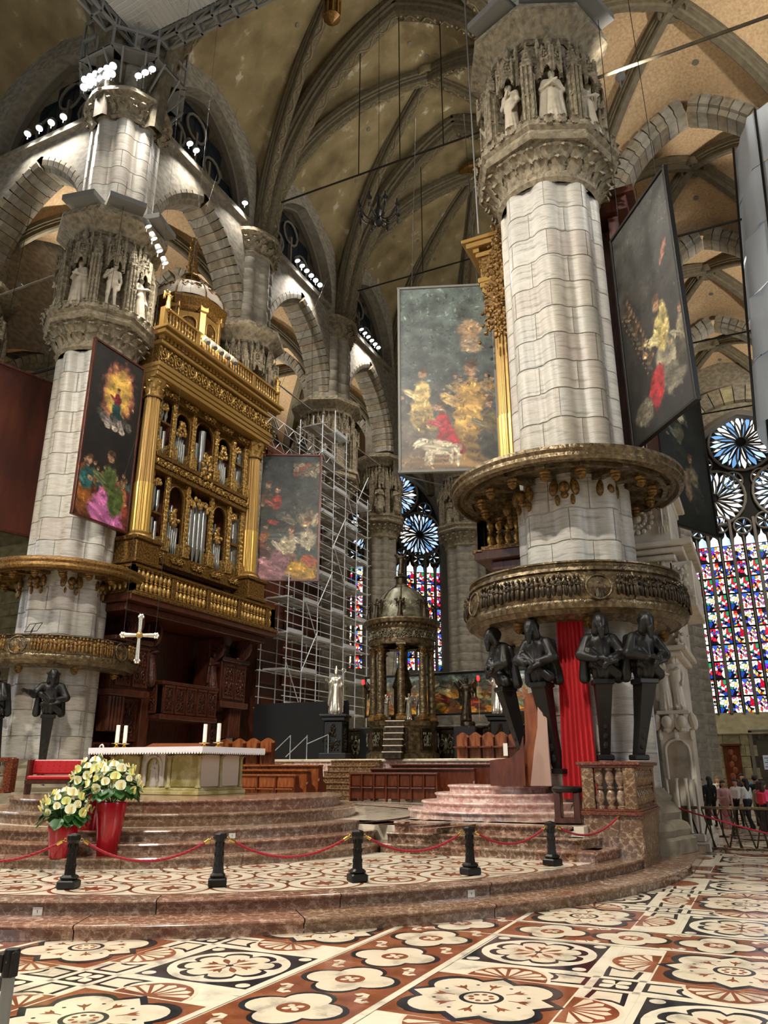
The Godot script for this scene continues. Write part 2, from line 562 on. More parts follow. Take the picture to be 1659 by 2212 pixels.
func block_wall(p: Node, xf: Transform3D, nx: int, ny: int, w: float, h: float, m: Material, hole := Rect2()):
	var ms = []
	for k in 3:
		var s = S()
		bx(s, Vector3.ZERO, Vector3(w * [1.0, 0.75, 0.5][k] - 0.02, h - 0.02, 0.3), Transform3D(), 0.012)
		ms.append(fin(s))
	for j in ny:
		var x = -0.5 * w * (j % 2)
		while x < nx * w:
			var k = R.randi() % 2
			var ww: float = w * [1.0, 0.75, 0.5][k]
			var c = Vector2(x + ww / 2, (j + 0.5) * h)
			x += ww
			if hole.has_area() and hole.grow(0.05).has_point(c):
				continue
			inst("stone_block", ms[k], m, p, xf * T(c.x, c.y, R.randf_range(-0.012, 0.012)))

func voussoirs(h: float, rise: float, n: int, depth: float) -> Array:
	var pr = pv([0.0, -depth * 0.55, 0.0, depth * 0.55, 0.18, depth * 0.7, 0.2, depth * 0.9, 0.45, depth, 0.62, depth, 0.62, -depth, 0.45, -depth, 0.2, -depth * 0.9, 0.18, -depth * 0.7])
	var a = arch(h, rise, n * 2)
	var out = []
	for i in n * 2:
		var s = S()
		var f = []
		for k in [0.03, 0.5, 0.97]:
			var j = float(i * 2) + k * 2.0
			var p = a[int(j)].lerp(a[mini(int(j) + 1, a.size() - 1)], j - int(j))
			var q = (a[mini(i * 2 + 2, a.size() - 1)] - a[i * 2]).normalized()
			var nrm = Vector2(-q.y, q.x)
			if i * 2 == n * 2 - 2 or i * 2 == n * 2:
				nrm = nrm.normalized()
			f.append(Transform3D(Basis(Vector3(nrm.x, nrm.y, 0), Vector3(0, 0, 1), Vector3(q.x, q.y, 0)), Vector3(p.x, p.y, 0)))
		sweep(s, pr, f)
		out.append(fin(s))
	return out

func arch_at(p: Node, xf: Transform3D, pieces: Array):
	for i in pieces.size():
		inst("voussoir", pieces[i], [M.stone, M.stone_b, M.stone_c][(i * 7) % 3], p, xf * Transform3D(Basis(), Vector3(0, AS, 0)))

func arcade_bay(p: Node, xf: Transform3D, pieces: Array, w: Dictionary):
	var xs = [-4.8, 4.8, 0.0]
	for q in arch(AH + 0.55, AR + 0.7, 12):
		xs.append(q.x)
	for q in arch(w.h, w.rise, 8):
		xs.append(q.x)
	xs.sort()
	var s = S()
	s.set_smooth_group(-1)
	for i in xs.size() - 1:
		var x0: float = xs[i]
		var x1: float = xs[i + 1]
		if x1 - x0 < 0.001:
			continue
		var m = (x0 + x1) / 2
		var lo = []
		var wb = []
		var wt = []
		for x in [x0, x1]:
			lo.append(AS + (AR + 0.7) * pf(minf(absf(x) / (AH + 0.55), 1.0), AH + 0.55, AR + 0.7) if absf(m) < AH + 0.55 else AS - 2.0)
			wt.append(w.spring + w.rise * pf(minf(absf(x) / w.h, 1.0), w.h, w.rise))
		for z in [-0.8, 0.8]:
			if absf(m) < w.h:
				quad(s, xf * Vector3(x0, lo[0], z), xf * Vector3(x1, lo[1], z), xf * Vector3(x1, w.sill, z), xf * Vector3(x0, w.sill, z))
				quad(s, xf * Vector3(x0, wt[0], z), xf * Vector3(x1, wt[1], z), xf * Vector3(x1, 45, z), xf * Vector3(x0, 45, z))
			else:
				quad(s, xf * Vector3(x0, lo[0], z), xf * Vector3(x1, lo[1], z), xf * Vector3(x1, 45, z), xf * Vector3(x0, 45, z))
		if absf(m) < w.h:
			quad(s, xf * Vector3(x0, wt[0], -0.8), xf * Vector3(x1, wt[1], -0.8), xf * Vector3(x1, wt[1], 0.8), xf * Vector3(x0, wt[0], 0.8))
			quad(s, xf * Vector3(x0, w.sill, -0.8), xf * Vector3(x1, w.sill, -0.8), xf * Vector3(x1, w.sill, 0.8), xf * Vector3(x0, w.sill, 0.8))
	for e in [-w.h, w.h]:
		quad(s, xf * Vector3(e, w.sill, -0.8), xf * Vector3(e, w.sill, 0.8), xf * Vector3(e, w.spring, 0.8), xf * Vector3(e, w.spring, -0.8))
	part("wall_face", s, M.stone, p)
	arch_at(p, xf, pieces)
	# string course under the clerestory
	s = S()
	bx(s, Vector3(0, 31.1, 0), Vector3(6.4, 0.3, 2.1), xf)
	part("string_course", s, M.stone_b, p)
	# clerestory tracery: frame, mullions, a rose and dark panes
	s = S()
	sweep(s, pv([-0.12, -0.16, 0.12, -0.16, 0.12, 0.16, -0.12, 0.16]), frames(path3(arch(w.h - 0.1, w.rise, 12), xf * T(0, w.spring, 0)), xf.basis.z), true)
	for x in [-2.4, -1.2, 0.0, 1.2, 2.4]:
		var hh = 3.2 - absf(x) * 0.8
		bx(s, Vector3(x, w.sill + hh / 2, -0.3), Vector3(0.15, hh, 0.24), xf)
	for c in [[-1.5, 1.75, 0.7], [1.5, 1.75, 0.7], [0.0, 3.3, 0.8]]:
		var ring = PackedVector3Array()
		for k in 13:
			ring.append(xf * Vector3(c[0] + cos(TAU * k / 12) * c[2], w.spring + c[1] + sin(TAU * k / 12) * c[2], -0.3))
		tube(s, ring, 0.09, 5)
	part("tracery", s, M.stone_core, p)
	for k in 6:
		s = S()
		var x = -3.0 + 1.2 * k
		var hh = 0.4 + (w.rise - 0.3) * pf(minf((absf(x) + 0.3) / w.h, 0.98), w.h, w.rise)
		bx(s, Vector3(x, w.sill + hh / 2, -0.45), Vector3(1.16, hh, 0.04), xf)
		part("pane", s, M.dark_glass, p)
	s = S()
	bx(s, Vector3(0, w.sill + 2.6, -0.75), Vector3(w.h * 2 + 0.4, 5.6, 0.06), xf)
	part("recess_back", s, M.stone_core, p)

# ---------------------------------------------------------------- piers
# outline of a clustered pier: eight half-round shafts and slim fillets between
func pier_r(a: float, rr := 1.55) -> float:
	var best = 0.80 * rr
	for set_ in [[8, 0.0, 0.72, 0.28], [8, PI / 8, 0.78, 0.11]]:
		for k in set_[0]:
			var d: float = fposmod(a - set_[1] - TAU * k / set_[0] + PI, TAU) - PI
			if absf(d) > 0.6:
				continue
			var c: float = set_[2] * rr
			var r: float = set_[3] * rr
			var q = r * r - c * c * sin(d) * sin(d)
			if q > 0:
				best = maxf(best, c * cos(d) + sqrt(q))
	return best

func pier_ring(a0: float, a1: float, n: int, k := 1.0) -> PackedVector2Array:
	var p = PackedVector2Array()
	for i in n + 1:
		var a = a0 + (a1 - a0) * i / n
		p.append(Vector2(cos(a), sin(a)) * pier_r(a) * k)
	return p

func block_mesh(a0: float, a1: float, h: float, n := 14) -> ArrayMesh:
	var s = S()
	var e = 0.006
	var ring = pier_ring(a0 + e, a1 - e, n)
	var j = 0.007
	var rows = []
	for r in [[j, 0.985], [j + 0.012, 1.0], [h - j - 0.012, 1.0], [h - j, 0.985]]:
		var row = []
		for q in ring:
			row.append(Vector3(q.x * r[1], r[0], q.y * r[1]))
		rows.append(row)
	for k in 3:
		s.set_smooth_group(k + 1)
		for i in n:
			quad(s, rows[k][i], rows[k + 1][i], rows[k + 1][i + 1], rows[k][i + 1])
	s.set_smooth_group(-1)
	for i in [0, n]:
		quad(s, rows[0][i], rows[3][i], rows[3][i] * Vector3(0.93, 1, 0.93), rows[0][i] * Vector3(0.93, 1, 0.93))
	return fin(s)

var blocks := {}
func shaft_blocks(p: Node, y0: float, y1: float, h0: float, mats: Array):
	var n = maxi(1, roundi((y1 - y0) / h0))
	var h = (y1 - y0) / n
	for j in n:
		for k in 8:
			var odd = j % 2
			var key = "%d_%.3f" % [odd, h]
			if not blocks.has(key):
				var a = -PI / 8 + odd * PI / 8
				blocks[key] = block_mesh(a, a + PI / 4, h)
			inst("stone_block", blocks[key], mats[R.randi() % mats.size()], p, T(0, y0 + j * h, 0, TAU * k / 8))

func core(p: Node, y0: float, y1: float, m: Material):
	var s = S()
	s.set_smooth_group(1)
	var r = pier_ring(0, TAU, 96, 0.978)
	for i in 96:
		quad(s, Vector3(r[i].x, y0, r[i].y), Vector3(r[i].x, y1, r[i].y), Vector3(r[i + 1].x, y1, r[i + 1].y), Vector3(r[i + 1].x, y0, r[i + 1].y))
	part("shaft_core", s, m, p)

# far pier: courses with their joints in one mesh
func plain_shaft(p: Node, y0: float, y1: float, h0: float, m: Material, called := "shaft"):
	var n = maxi(1, roundi((y1 - y0) / h0))
	var h = (y1 - y0) / n
	var s = S()
	for j in n:
		var k0 = R.randf_range(0.99, 1.004)
		var ring = pier_ring(0, TAU, 64, k0)
		var b = y0 + j * h
		for e in [[0.0, 0.985, 0.02, 1.0], [0.02, 1.0, h - 0.02, 1.0], [h - 0.02, 1.0, h, 0.985]]:
			s.set_smooth_group(int(e[0] * 9) % 20 + 1 + j % 8)
			for i in 64:
				var a = ring[i]
				var c = ring[i + 1]
				quad(s, Vector3(a.x * e[1], b + e[0], a.y * e[1]), Vector3(a.x * e[3], b + e[2], a.y * e[3]), Vector3(c.x * e[3], b + e[2], c.y * e[3]), Vector3(c.x * e[1], b + e[0], c.y * e[1]))
	part(called, s, m, p)

var leaves := {}
func leaf_mesh(w: float, h: float, out_: float) -> ArrayMesh:
	# crocket leaf: a lobed plate that bends outward and curls over at the tip
	var key = "%.2f %.2f %.2f" % [w, h, out_]
	if leaves.has(key):
		return leaves[key]
	var s = S()
	s.set_smooth_group(1)
	var rows = []
	for j in 7:
		var t = j / 6.0
		var c = Vector3(0, h * (t if t < 0.75 else 0.75 - (t - 0.75) * 0.9), out_ * (t * t * 1.3 if t < 0.75 else 0.73 + (t - 0.75) * 0.8))
		var ww = w * (0.55 + 0.45 * sin(t * PI)) * (1.0 if j % 2 == 0 else 0.72) * (1.0 if t < 0.95 else 0.4)
		rows.append([c + Vector3(-ww, 0, -0.12 * out_), c + Vector3(-ww * 0.45, 0.02 * h, 0.08 * out_), c + Vector3(0, 0, -0.02), c + Vector3(ww * 0.45, 0.02 * h, 0.08 * out_), c + Vector3(ww, 0, -0.12 * out_)])
	for j in 6:
		for i in 4:
			quad(s, rows[j][i], rows[j + 1][i], rows[j + 1][i + 1], rows[j][i + 1])
	leaves[key] = fin(s)
	return leaves[key]

func leaf_ring(p: Node, mesh: Mesh, m: Material, r: float, y: float, n: int, tilt := 0.0, off := 0.0):
	for i in n:
		var a = TAU * (i + off) / n
		inst("carved_leaf", mesh, m, p, Transform3D(Basis(Vector3.UP, PI / 2 - a) * Basis(Vector3.RIGHT, tilt + R.randf_range(-0.1, 0.1)), Vector3(cos(a) * r, y, sin(a) * r)))

func oct(s: SurfaceTool, prof: PackedVector2Array, turn := 0.0):
	s.set_smooth_group(-1)
	lathe(s, prof, 8, T(0, 0, 0, turn))

# tall capital with a ring of canopied niches; local y 0 at its foot
func niche_capital(p: Node, turn: float, m: Material, detail := true):
	var s = S()
	# bell with leaf band, moulded octagon ledge
	lathe(s, pv([1.5, -0.1, 1.62, 0.0, 1.58, 0.1, 1.55, 0.35, 1.75, 0.85, 1.95, 1.0]), 40)
	part("bell", s, m, p)
	s = S()
	oct(s, pv([1.7, 0.98, 2.2, 1.02, 2.3, 1.12, 2.22, 1.2, 2.2, 1.36, 2.34, 1.44, 2.34, 1.6, 2.0, 1.66]), turn + PI / 8)
	part("ledge", s, m, p)
	leaf_ring(p, leaf_mesh(0.26, 0.62, 0.42), m, 1.56, 0.12, 20)
	leaf_ring(p, leaf_mesh(0.24, 0.5, 0.4), m, 1.72, 0.52, 24, 0.1, 0.5)
	if detail:
		leaf_ring(p, leaf_mesh(0.17, 0.3, 0.16), m, 2.26, 1.44, 36, -0.1)
	# drum behind the niches
	s = S()
	oct(s, pv([1.5, 1.6, 1.5, 5.6]), turn + PI / 8)
	part("drum", s, m, p)
	var niche = niche_mesh()
	var can = canopy_mesh()
	var post = pinnacle_mesh(3.5)
	for k in 8:
		var b = Basis(Vector3.UP, turn + TAU * k / 8)
		inst("niche", niche, m, p, Transform3D(b, b * Vector3(0, 1.62, 1.52)))
		inst("canopy", can, m, p, Transform3D(b, b * Vector3(0, 3.65, 1.62)))
		var b2 = Basis(Vector3.UP, turn + TAU * (k + 0.5) / 8)
		inst("pinnacle", post, m, p, Transform3D(b2, b2 * Vector3(0, 1.62, 1.86)))
	s = S()
	oct(s, pv([1.55, 5.45, 1.75, 5.5, 1.8, 5.66, 2.05, 5.85, 2.3, 5.98, 2.4, 6.05, 2.4, 6.3, 2.3, 6.36, 1.5, 6.42]), turn + PI / 8)
	part("cornice", s, m, p)

func niche_mesh() -> ArrayMesh:
	# hollow of half-round plan with a pointed head and a small foot for the statue
	var s = S()
	lathe(s, pv([0.5, 0.0, 0.5, 2.0, 0.35, 2.35, 0.0, 2.5]), 12, T(0, 0, 0.12), PI, TAU)
	lathe(s, pv([0.0, 0.16, 0.34, 0.16, 0.36, 0.1, 0.3, 0.0]), 10, T(0, 0, 0.18))
	for x in [-1.0, 1.0]:
		bx(s, Vector3(x * 0.57, 1.2, 0.16), Vector3(0.12, 2.5, 0.18))
		lathe(s, pv([0.08, 0, 0.05, 0.1, 0.05, 1.9, 0.09, 2.0, 0.09, 2.1]), 8, T(x * 0.57, 0, 0.3))
	return fin(s)

func canopy_mesh() -> ArrayMesh:
	# three-sided gabled canopy with tracery and a little spire
	var s = S()
	for a in [-0.9, 0.0, 0.9]:
		var xf = T(sin(a) * 0.28, 0, 0.12 + cos(a) * 0.2, a)
		var g = pv([-0.28, 0.0, -0.2, 0.28, -0.12, 0.36, 0.0, 0.46, 0.12, 0.36, 0.2, 0.28, 0.28, 0.0, 0.3, 0.45, 0.06, 1.05, 0.0, 1.3, -0.06, 1.05, -0.3, 0.45])
		prism(s, g, -0.04, 0.04, xf)
		for k in 4:
			ell(s, Vector3(-0.26 + 0.055 * k, 0.55 + 0.16 * k, 0.05), Vector3(0.05, 0.06, 0.06), 6, 4, xf)
			ell(s, Vector3(0.26 - 0.055 * k, 0.55 + 0.16 * k, 0.05), Vector3(0.05, 0.06, 0.06), 6, 4, xf)
		bx(s, Vector3(-0.3, 0.5, 0), Vector3(0.07, 1.0, 0.1), xf)
		bx(s, Vector3(0.3, 0.5, 0), Vector3(0.07, 1.0, 0.1), xf)
	lathe(s, pv([0.22, 0.4, 0.2, 1.0, 0.12, 1.1, 0.1, 1.5, 0.16, 1.55, 0.02, 2.0]), 8, T(0, 0, 0.12))
	for e in [-0.34, 0.34]:
		lathe(s, pv([0.07, 0.0, 0.07, 1.3, 0.09, 1.34, 0.01, 1.85]), 6, T(e, 0, 0.12))
	return fin(s)

func pinnacle_mesh(h: float) -> ArrayMesh:
	var s = S()
	bx(s, Vector3(0, h * 0.36, 0), Vector3(0.3, h * 0.72, 0.34))
	for e in [0.06, 0.36, 0.7]:
		bx(s, Vector3(0, h * e, 0), Vector3(0.38, 0.08, 0.42))
	for x in [-0.14, 0.0, 0.14]:
		lathe(s, pv([0.05, 0, 0.05, h * 0.7]), 6, T(x, 0, 0.19))
	lathe(s, pv([0.2, h * 0.72, 0.2, h * 0.78, 0.02, h, 0.05, h + 0.05, 0.0, h + 0.12]), 6)
	for k in 4:
		for a in 4:
			ell(s, Vector3(cos(a * PI / 2) * (0.17 - 0.035 * k), h * (0.8 + 0.045 * k), sin(a * PI / 2) * (0.17 - 0.035 * k)), Vector3(0.05, 0.05, 0.05), 5, 3)
	return fin(s)

func pier_base(p: Node, y: float, m: Material):
	var s = S()
	lathe(s, pv([2.15, 0, 2.15, 0.3, 2.02, 0.36, 2.06, 0.5, 2.0, 0.62, 1.84, 0.7, 1.88, 0.86, 1.78, 1.02, 1.68, 1.1, 1.72, 1.2, 1.6, 1.32, 1.56, 1.4]), 48, T(0, y, 0), 0, TAU, 8, 0.035)
	part("base", s, m, p)

func upper_capital(p: Node, y: float, m: Material):
	var s = S()
	lathe(s, pv([1.5, -0.15, 1.6, -0.05, 1.5, 0.05, 1.5, 0.4, 1.75, 0.95, 1.98, 1.05, 1.98, 1.25, 1.85, 1.35, 1.2, 1.4]), 40, T(0, y, 0), 0, TAU, 8, 0.02)
	part("upper_capital", s, m, p)
	leaf_ring(p, leaf_mesh(0.24, 0.6, 0.36), m, 1.5, y + 0.1, 20)
	leaf_ring(p, leaf_mesh(0.2, 0.45, 0.3), m, 1.62, y + 0.45, 22, 0.1, 0.5)

func trays(p: Node, y: float, a0: float, n: int, step: float):
	# grey light trays laid on the ledge of the capital
	for k in n:
		var b = Basis(Vector3.UP, a0 + step * k)
		var s = S()
		bx(s, Vector3(0, 0.12, 2.25), Vector3(1.5, 0.06, 0.75), Transform3D(b, Vector3(0, y, 0)))
		bx(s, Vector3(0, 0.22, 2.62), Vector3(1.5, 0.24, 0.04), Transform3D(b, Vector3(0, y, 0)))
		bx(s, Vector3(-0.74, 0.22, 2.25), Vector3(0.04, 0.24, 0.75), Transform3D(b, Vector3(0, y, 0)))
		bx(s, Vector3(0.74, 0.22, 2.25), Vector3(0.04, 0.24, 0.75), Transform3D(b, Vector3(0, y, 0)))
		part("light_tray", s, M.grey_paint, p)

func build_piers():
	var pale = [M.pier0, M.pier1, M.pier2, M.pier3, M.pier4, M.pier5]
	var q = setting("pier", "great pale marble clustered pier wrapped by the carved bronze pulpit", Vector3(PR, 0, -20.7))
	q.rotation.y = 0.12
	pier_base(q, L1, M.stone_c)
	core(q, 0.5, 19.0, M.pier_core)
	shaft_blocks(q, 1.5, 18.95, 0.87, pale)
	var cap = Node3D.new()
	cap.name = "capital"
	q.add_child(cap)
	cap.position.y = 19.0
	niche_capital(cap, 0.30, M.carved)
	core(q, 25.3, 36.0, M.pier_core)
	shaft_blocks(q, 25.35, 36.2, 0.9, pale)
	trays(q, 25.4, -0.55, 3, 0.8)
	var l = setting("pier", "great pale marble clustered pier beside the gilded organ", Vector3(PL - 0.1, 0, -20.7))
	pier_base(l, L5, M.stone_c)
	core(l, 0.5, 18.0, M.pier_core)
	shaft_blocks(l, 2.2, 17.9, 0.87, pale)
	cap = Node3D.new()
	cap.name = "capital"
	l.add_child(cap)
	cap.position.y = 18.1
	niche_capital(cap, 0.18, M.carved)
	core(l, 24.4, 30.0, M.pier_core)
	shaft_blocks(l, 24.45, 29.9, 0.9, pale)
	upper_capital(l, 30.0, M.carved)
	trays(l, 24.5, 0.2, 3, 0.8)
	plain_shaft(l, 31.4, 36.5, 0.9, M.stone)
	for a in [[PL, -30.3, "grey stone pier rising behind the gilded organ"], [PL, -39.9, "grey stone pier rising behind the scaffolding"], [PL, -49.5, "grey stone pier with niche statues beside the domed ciborium"], [-32.8, -20.7, "grey stone pier in the north transept"], [-32.8, -30.3, "grey stone pier in the north aisle"], [-32.8, -39.9, "far grey stone pier in the north aisle"], [PR, -30.3, "grey stone pier behind the south organ"], [PR, -39.9, "second grey stone pier behind the south organ"], [PR, -49.5, "third grey stone pier behind the south organ"], [-19.0, -54.6, "grey stone apse pier behind the domed ciborium"], [-8.2, -54.6, "grey stone apse pier behind the bronze pulpit"]]:
		var o = setting("pier", a[2], Vector3(a[0], 0, a[1]))
		if a[1] == -49.5 and a[0] == PL:
			o.position.x = -23.9
			o.scale = Vector3(0.8, 1, 0.8)
		plain_shaft(o, 8.6 if a[1] == -30.3 else 0.0, 18.1, 0.62, M.stone)
		cap = Node3D.new()
		cap.name = "capital"
		o.add_child(cap)
		cap.position.y = 18.1
		niche_capital(cap, 0.4, M.carved, false)
		plain_shaft(o, 24.4, 29.7, 0.75, M.stone, "upper_shaft")
		upper_capital(o, 29.3, M.carved)

# ---------------------------------------------------------------- vaults
func sint(i: int, n: int) -> float:
	return sin(PI / 2 * i / n)

# quadripartite bay: half sizes a (x) and b (z), springing s0, boss height top, ridge heights at the ends along x and z
func vault_bay(s: SurfaceTool, c: Vector2, a: float, b: float, s0: float, top: float, ex: float, ez: float, n := 12):
	var rise = top - s0
	for side in 4:
		var along_x = side < 2
		var sg = 1.0 if side % 2 == 0 else -1.0
		s.set_smooth_group(side + 1)
		var grid = []
		for i in n + 1:
			var t = sint(i, n)
			var d = s0 + rise * pf(t, 1.0, 1.46)
			var rid = lerpf(top, ex if along_x else ez, t)
			var row = []
			for j in range(-n, n + 1):
				var w = sint(j, n)
				var y = d + (rid - d) * pf(absf(w), 1.0, 1.46)
				row.append(Vector3(c.x + (sg * t * a if along_x else w * t * a), y, c.y + (w * t * b if along_x else sg * t * b)))
			grid.append(row)
		for i in n:
			for j in 2 * n:
				quad(s, grid[i][j], grid[i + 1][j], grid[i + 1][j + 1], grid[i][j + 1])

func web_point(c: Vector2, a: float, b: float, s0: float, top: float, ex: float, ez: float, side: int, t: float, w: float) -> Vector3:
	var sg = 1.0 if side % 2 == 0 else -1.0
	var d = s0 + (top - s0) * pf(t, 1.0, 1.46)
	var y = d + (lerpf(top, ex if side < 2 else ez, t) - d) * pf(absf(w), 1.0, 1.46)
	return Vector3(c.x + (sg * t * a if side < 2 else w * t * a), y, c.y + (w * t * b if side < 2 else sg * t * b))

func vent(p: Node, m: Mesh, at: Callable, u: float, w: float):
	# a dark hole lying in the web: its axis is the web's normal
	if R.randf() < 0.6:
		return
	u += R.randf_range(-0.08, 0.08)
	w += R.randf_range(-0.12, 0.12)
	var q: Vector3 = at.call(u, w)
	var n: Vector3 = (at.call(u + 0.02, w) - q).cross(at.call(u, w + 0.02) - q).normalized()
	if n.y > 0:
		n = -n
	var x = n.cross(Vector3(0.3, 0.1, 1)).normalized()
	inst("vent_hole", m, M.stone_core, p, Transform3D(Basis(x, n, x.cross(n)), q + n * 0.03))

func rib_path(p0: Vector3, p1: Vector3, top: float, n := 18) -> PackedVector3Array:
	# half of a pointed arch from springing p0 up to the crown above p1
	var o = PackedVector3Array()
	for i in n + 1:
		var t = sint(n - i, n)
		var k = 1.0 - t
		o.append(Vector3(lerpf(p0.x, p1.x, k), p0.y + (top - p0.y) * pf(t, 1.0, 1.46), lerpf(p0.z, p1.z, k)))
	return o

func rib(p: Node, pts: PackedVector3Array, w: float, ornate: bool):
	var d = w * 0.85
	var h = w / 2
	var pr = pv([-h, 0.1, -h, -d * 0.25, -h * 0.82, -d * 0.34, -h * 0.82, -d * 0.5, -h * 0.62, -d * 0.55, -h * 0.6, -d * 0.85, -h * 0.42, -d, h * 0.42, -d, h * 0.6, -d * 0.85, h * 0.62, -d * 0.55, h * 0.82, -d * 0.5, h * 0.82, -d * 0.34, h, -d * 0.25, h, 0.1])
	var s = S()
	var f = frames(pts)
	sweep(s, pr, f, false)
	var o = part("rib", s, M.rib, p)
	if ornate:
		# carved vine on the soffit of the rib
		s = S()
		var q = PackedVector3Array()
		var len_ = 0.0
		for i in pts.size() - 1:
			var k = maxi(2, int(pts[i].distance_to(pts[i + 1]) / 0.22))
			for j in k:
				var g: Transform3D = f[i].interpolate_with(f[i + 1], float(j) / k)
				len_ += pts[i].distance_to(pts[i + 1]) / k
				q.append(g * Vector3(sin(len_ * 4.2) * h * 0.3, -d * 1.02, 0))
				if j % 2 == 0:
					ell(s, g * Vector3(-sin(len_ * 4.2) * h * 0.2, -d * 1.0, 0), Vector3(0.09, 0.09, 0.09), 6, 4)
		tube(s, q, 0.05, 4)
		part("carved_vine", s, M.rib_band, o)

func boss(p: Node, at: Vector3, r: float, m: Material, called := "boss"):
	var s = S()
	lathe(s, pv([0.0, -0.12, r * 0.6, -0.14, r * 0.72, -0.2, r * 0.8, -0.3, r * 0.92, -0.3, r, -0.18, r, 0.1]), 24, T(at.x, at.y, at.z))
	for k in 8:
		ell(s, at + Vector3(cos(TAU * k / 8) * r * 0.45, -0.16, sin(TAU * k / 8) * r * 0.45), Vector3(r * 0.16, 0.1, r * 0.16), 7, 4)
	ell(s, at + Vector3(0, -0.18, 0), Vector3(r * 0.26, 0.14, r * 0.26), 8, 5)
	part(called, s, m, p)

func build_vaults():
	var s = S()
	var c = setting("ceiling", "olive plaster rib vault over the choir with flaking patches")
	for z in [-25.5, -35.1]:
		vault_bay(s, Vector2(XC, z), 9.6, 4.8, 29.8, 44.0, 37.2, 44.6, 14)
	# nave and transept arms
	for x in [-28.0, -37.6, -47.2]:
		vault_bay(s, Vector2(x, -11.1), 4.8, 9.6, 29.8, 44.0, 44.6, 37.2, 12)
	for z in [3.3, 12.9, 22.5]:
		vault_bay(s, Vector2(XC, z), 9.6, 4.8, 29.8, 44.0, 37.2, 44.6, 8)
	for x in [0.8, 10.4, 20.0]:
		vault_bay(s, Vector2(x, -11.1), 4.8, 9.6, 29.8, 44.0, 44.6, 37.2, 8)
	vault_bay(s, Vector2(XC, -11.1), 9.6, 9.6, 33.5, 50.0, 48, 48, 8)
	# apse: webs that fan from the medallion to the ring of piers
	var ctr = Vector3(XC, 44.0, -44.4)
	var feet = [Vector3(PL, 29.8, -39.9), Vector3(PL, 29.8, -49.5), Vector3(-19.0, 29.8, -54.6), Vector3(-8.2, 29.8, -54.6), Vector3(PR, 29.8, -49.5), Vector3(PR, 29.8, -39.9)]
	for k in 5:
		s.set_smooth_group(k + 5)
		var grid = []
		for i in 13:
			var row = []
			for j in 13:
				var w = j / 12.0
				var t = sint(i, 12)
				var b: Vector3 = feet[k].lerp(feet[k + 1], w)
				var d = 29.8 + 14.2 * pf(t, 1.0, 1.46)
				var rid = lerpf(44.0, 37.4, t)
				row.append(Vector3(lerpf(ctr.x, b.x, t), d + (rid - d) * pf(absf(2 * w - 1), 1.0, 1.46), lerpf(ctr.z, b.z, t)))
			grid.append(row)
		for i in 12:
			for j in 12:
				quad(s, grid[i][j], grid[i + 1][j], grid[i + 1][j + 1], grid[i][j + 1])
	# web between the last cross rib and the medallion
	s.set_smooth_group(12)
	var g2 = []
	for i in 13:
		var row = []
		for j in range(-12, 13):
			var w = sint(j, 12)
			var t = sint(i, 12)
			var d = 29.8 + 14.2 * pf(t, 1.0, 1.46)
			row.append(Vector3(XC + 9.6 * w * t, d + (44.4 - d) * pf(absf(w), 1.0, 1.46), lerpf(-44.4, -39.9, t)))
		g2.append(row)
	for i in 12:
		for j in 24:
			quad(s, g2[i][j], g2[i + 1][j], g2[i + 1][j + 1], g2[i][j + 1])
	part("vault_web", s, M.vault, c)
	# ribs of the choir
	for z in [-20.7, -30.3, -39.9]:
		for x in [PL + 0.8, PR - 0.8]:
			rib(c, rib_path(Vector3(x, 29.8, z), Vector3(XC, 0, z), 44.5), 1.25, z < -25)
	for z in [-25.5, -35.1]:
		for x in [PL + 0.7, PR - 0.7]:
			for e in [-4.8, 4.8]:
				rib(c, rib_path(Vector3(x, 29.8, z + e), Vector3(XC, 0, z), 43.95), 0.85, true)
		boss(c, Vector3(XC, 43.7, z), 0.85, M.rib_band)
	for f in feet:
		rib(c, rib_path(f, ctr, 43.95), 0.95, true)
	boss(c, ctr + Vector3(0, -0.5, 0), 1.45, M.gold_dark, "gilded_medallion")
	for x in [PL, -32.8, -42.4]:
		for z in [-20.7 + 0.8, -1.5 - 0.8]:
			rib(c, rib_path(Vector3(x, 29.8, z), Vector3(x, 0, -11.1), 44.5), 1.25, false)
	for x in [-28.0, -37.6]:
		for z in [-20.0, -2.2]:
			for e in [-4.8, 4.8]:
				rib(c, rib_path(Vector3(x + e, 29.8, z), Vector3(x, 0, -11.1), 43.95), 0.85, false)
	# small round vent holes in the webs
	var hs = S()
	lathe(hs, pv([0.0, 0.03, 0.13, 0.03, 0.14, 0.0]), 12)
	var hm = fin(hs)
	for z in [-25.5, -35.1]:
		for u in [0.25, 0.5, 0.72]:
			for w in [-0.55, 0.05, 0.5]:
				for sd in 4:
					vent(c, hm, func(a, b): return web_point(Vector2(XC, z), 9.6, 4.8, 29.8, 44.0, 37.2, 44.6, sd, a, b), u, w)
	for x in [-28.0, -37.6]:
		for u in [0.3, 0.6]:
			for w in [-0.5, 0.4]:
				for sd in 4:
					vent(c, hm, func(a, b): return web_point(Vector2(x, -11.1), 4.8, 9.6, 29.8, 44.0, 44.6, 37.2, sd, a, b), u, w)
	for k in 5:
		for u in [0.4, 0.6, 0.78]:
			for w in [-0.4, 0.4]:
				vent(c, hm, func(t, v):
					var b: Vector3 = feet[k].lerp(feet[k + 1], v * 0.5 + 0.5)
					var d: float = 29.8 + 14.2 * pf(t, 1.0, 1.46)
					return Vector3(lerpf(ctr.x, b.x, t), d + (lerpf(44.0, 37.4, t) - d) * pf(absf(v), 1.0, 1.46), lerpf(ctr.z, b.z, t)), u, w)
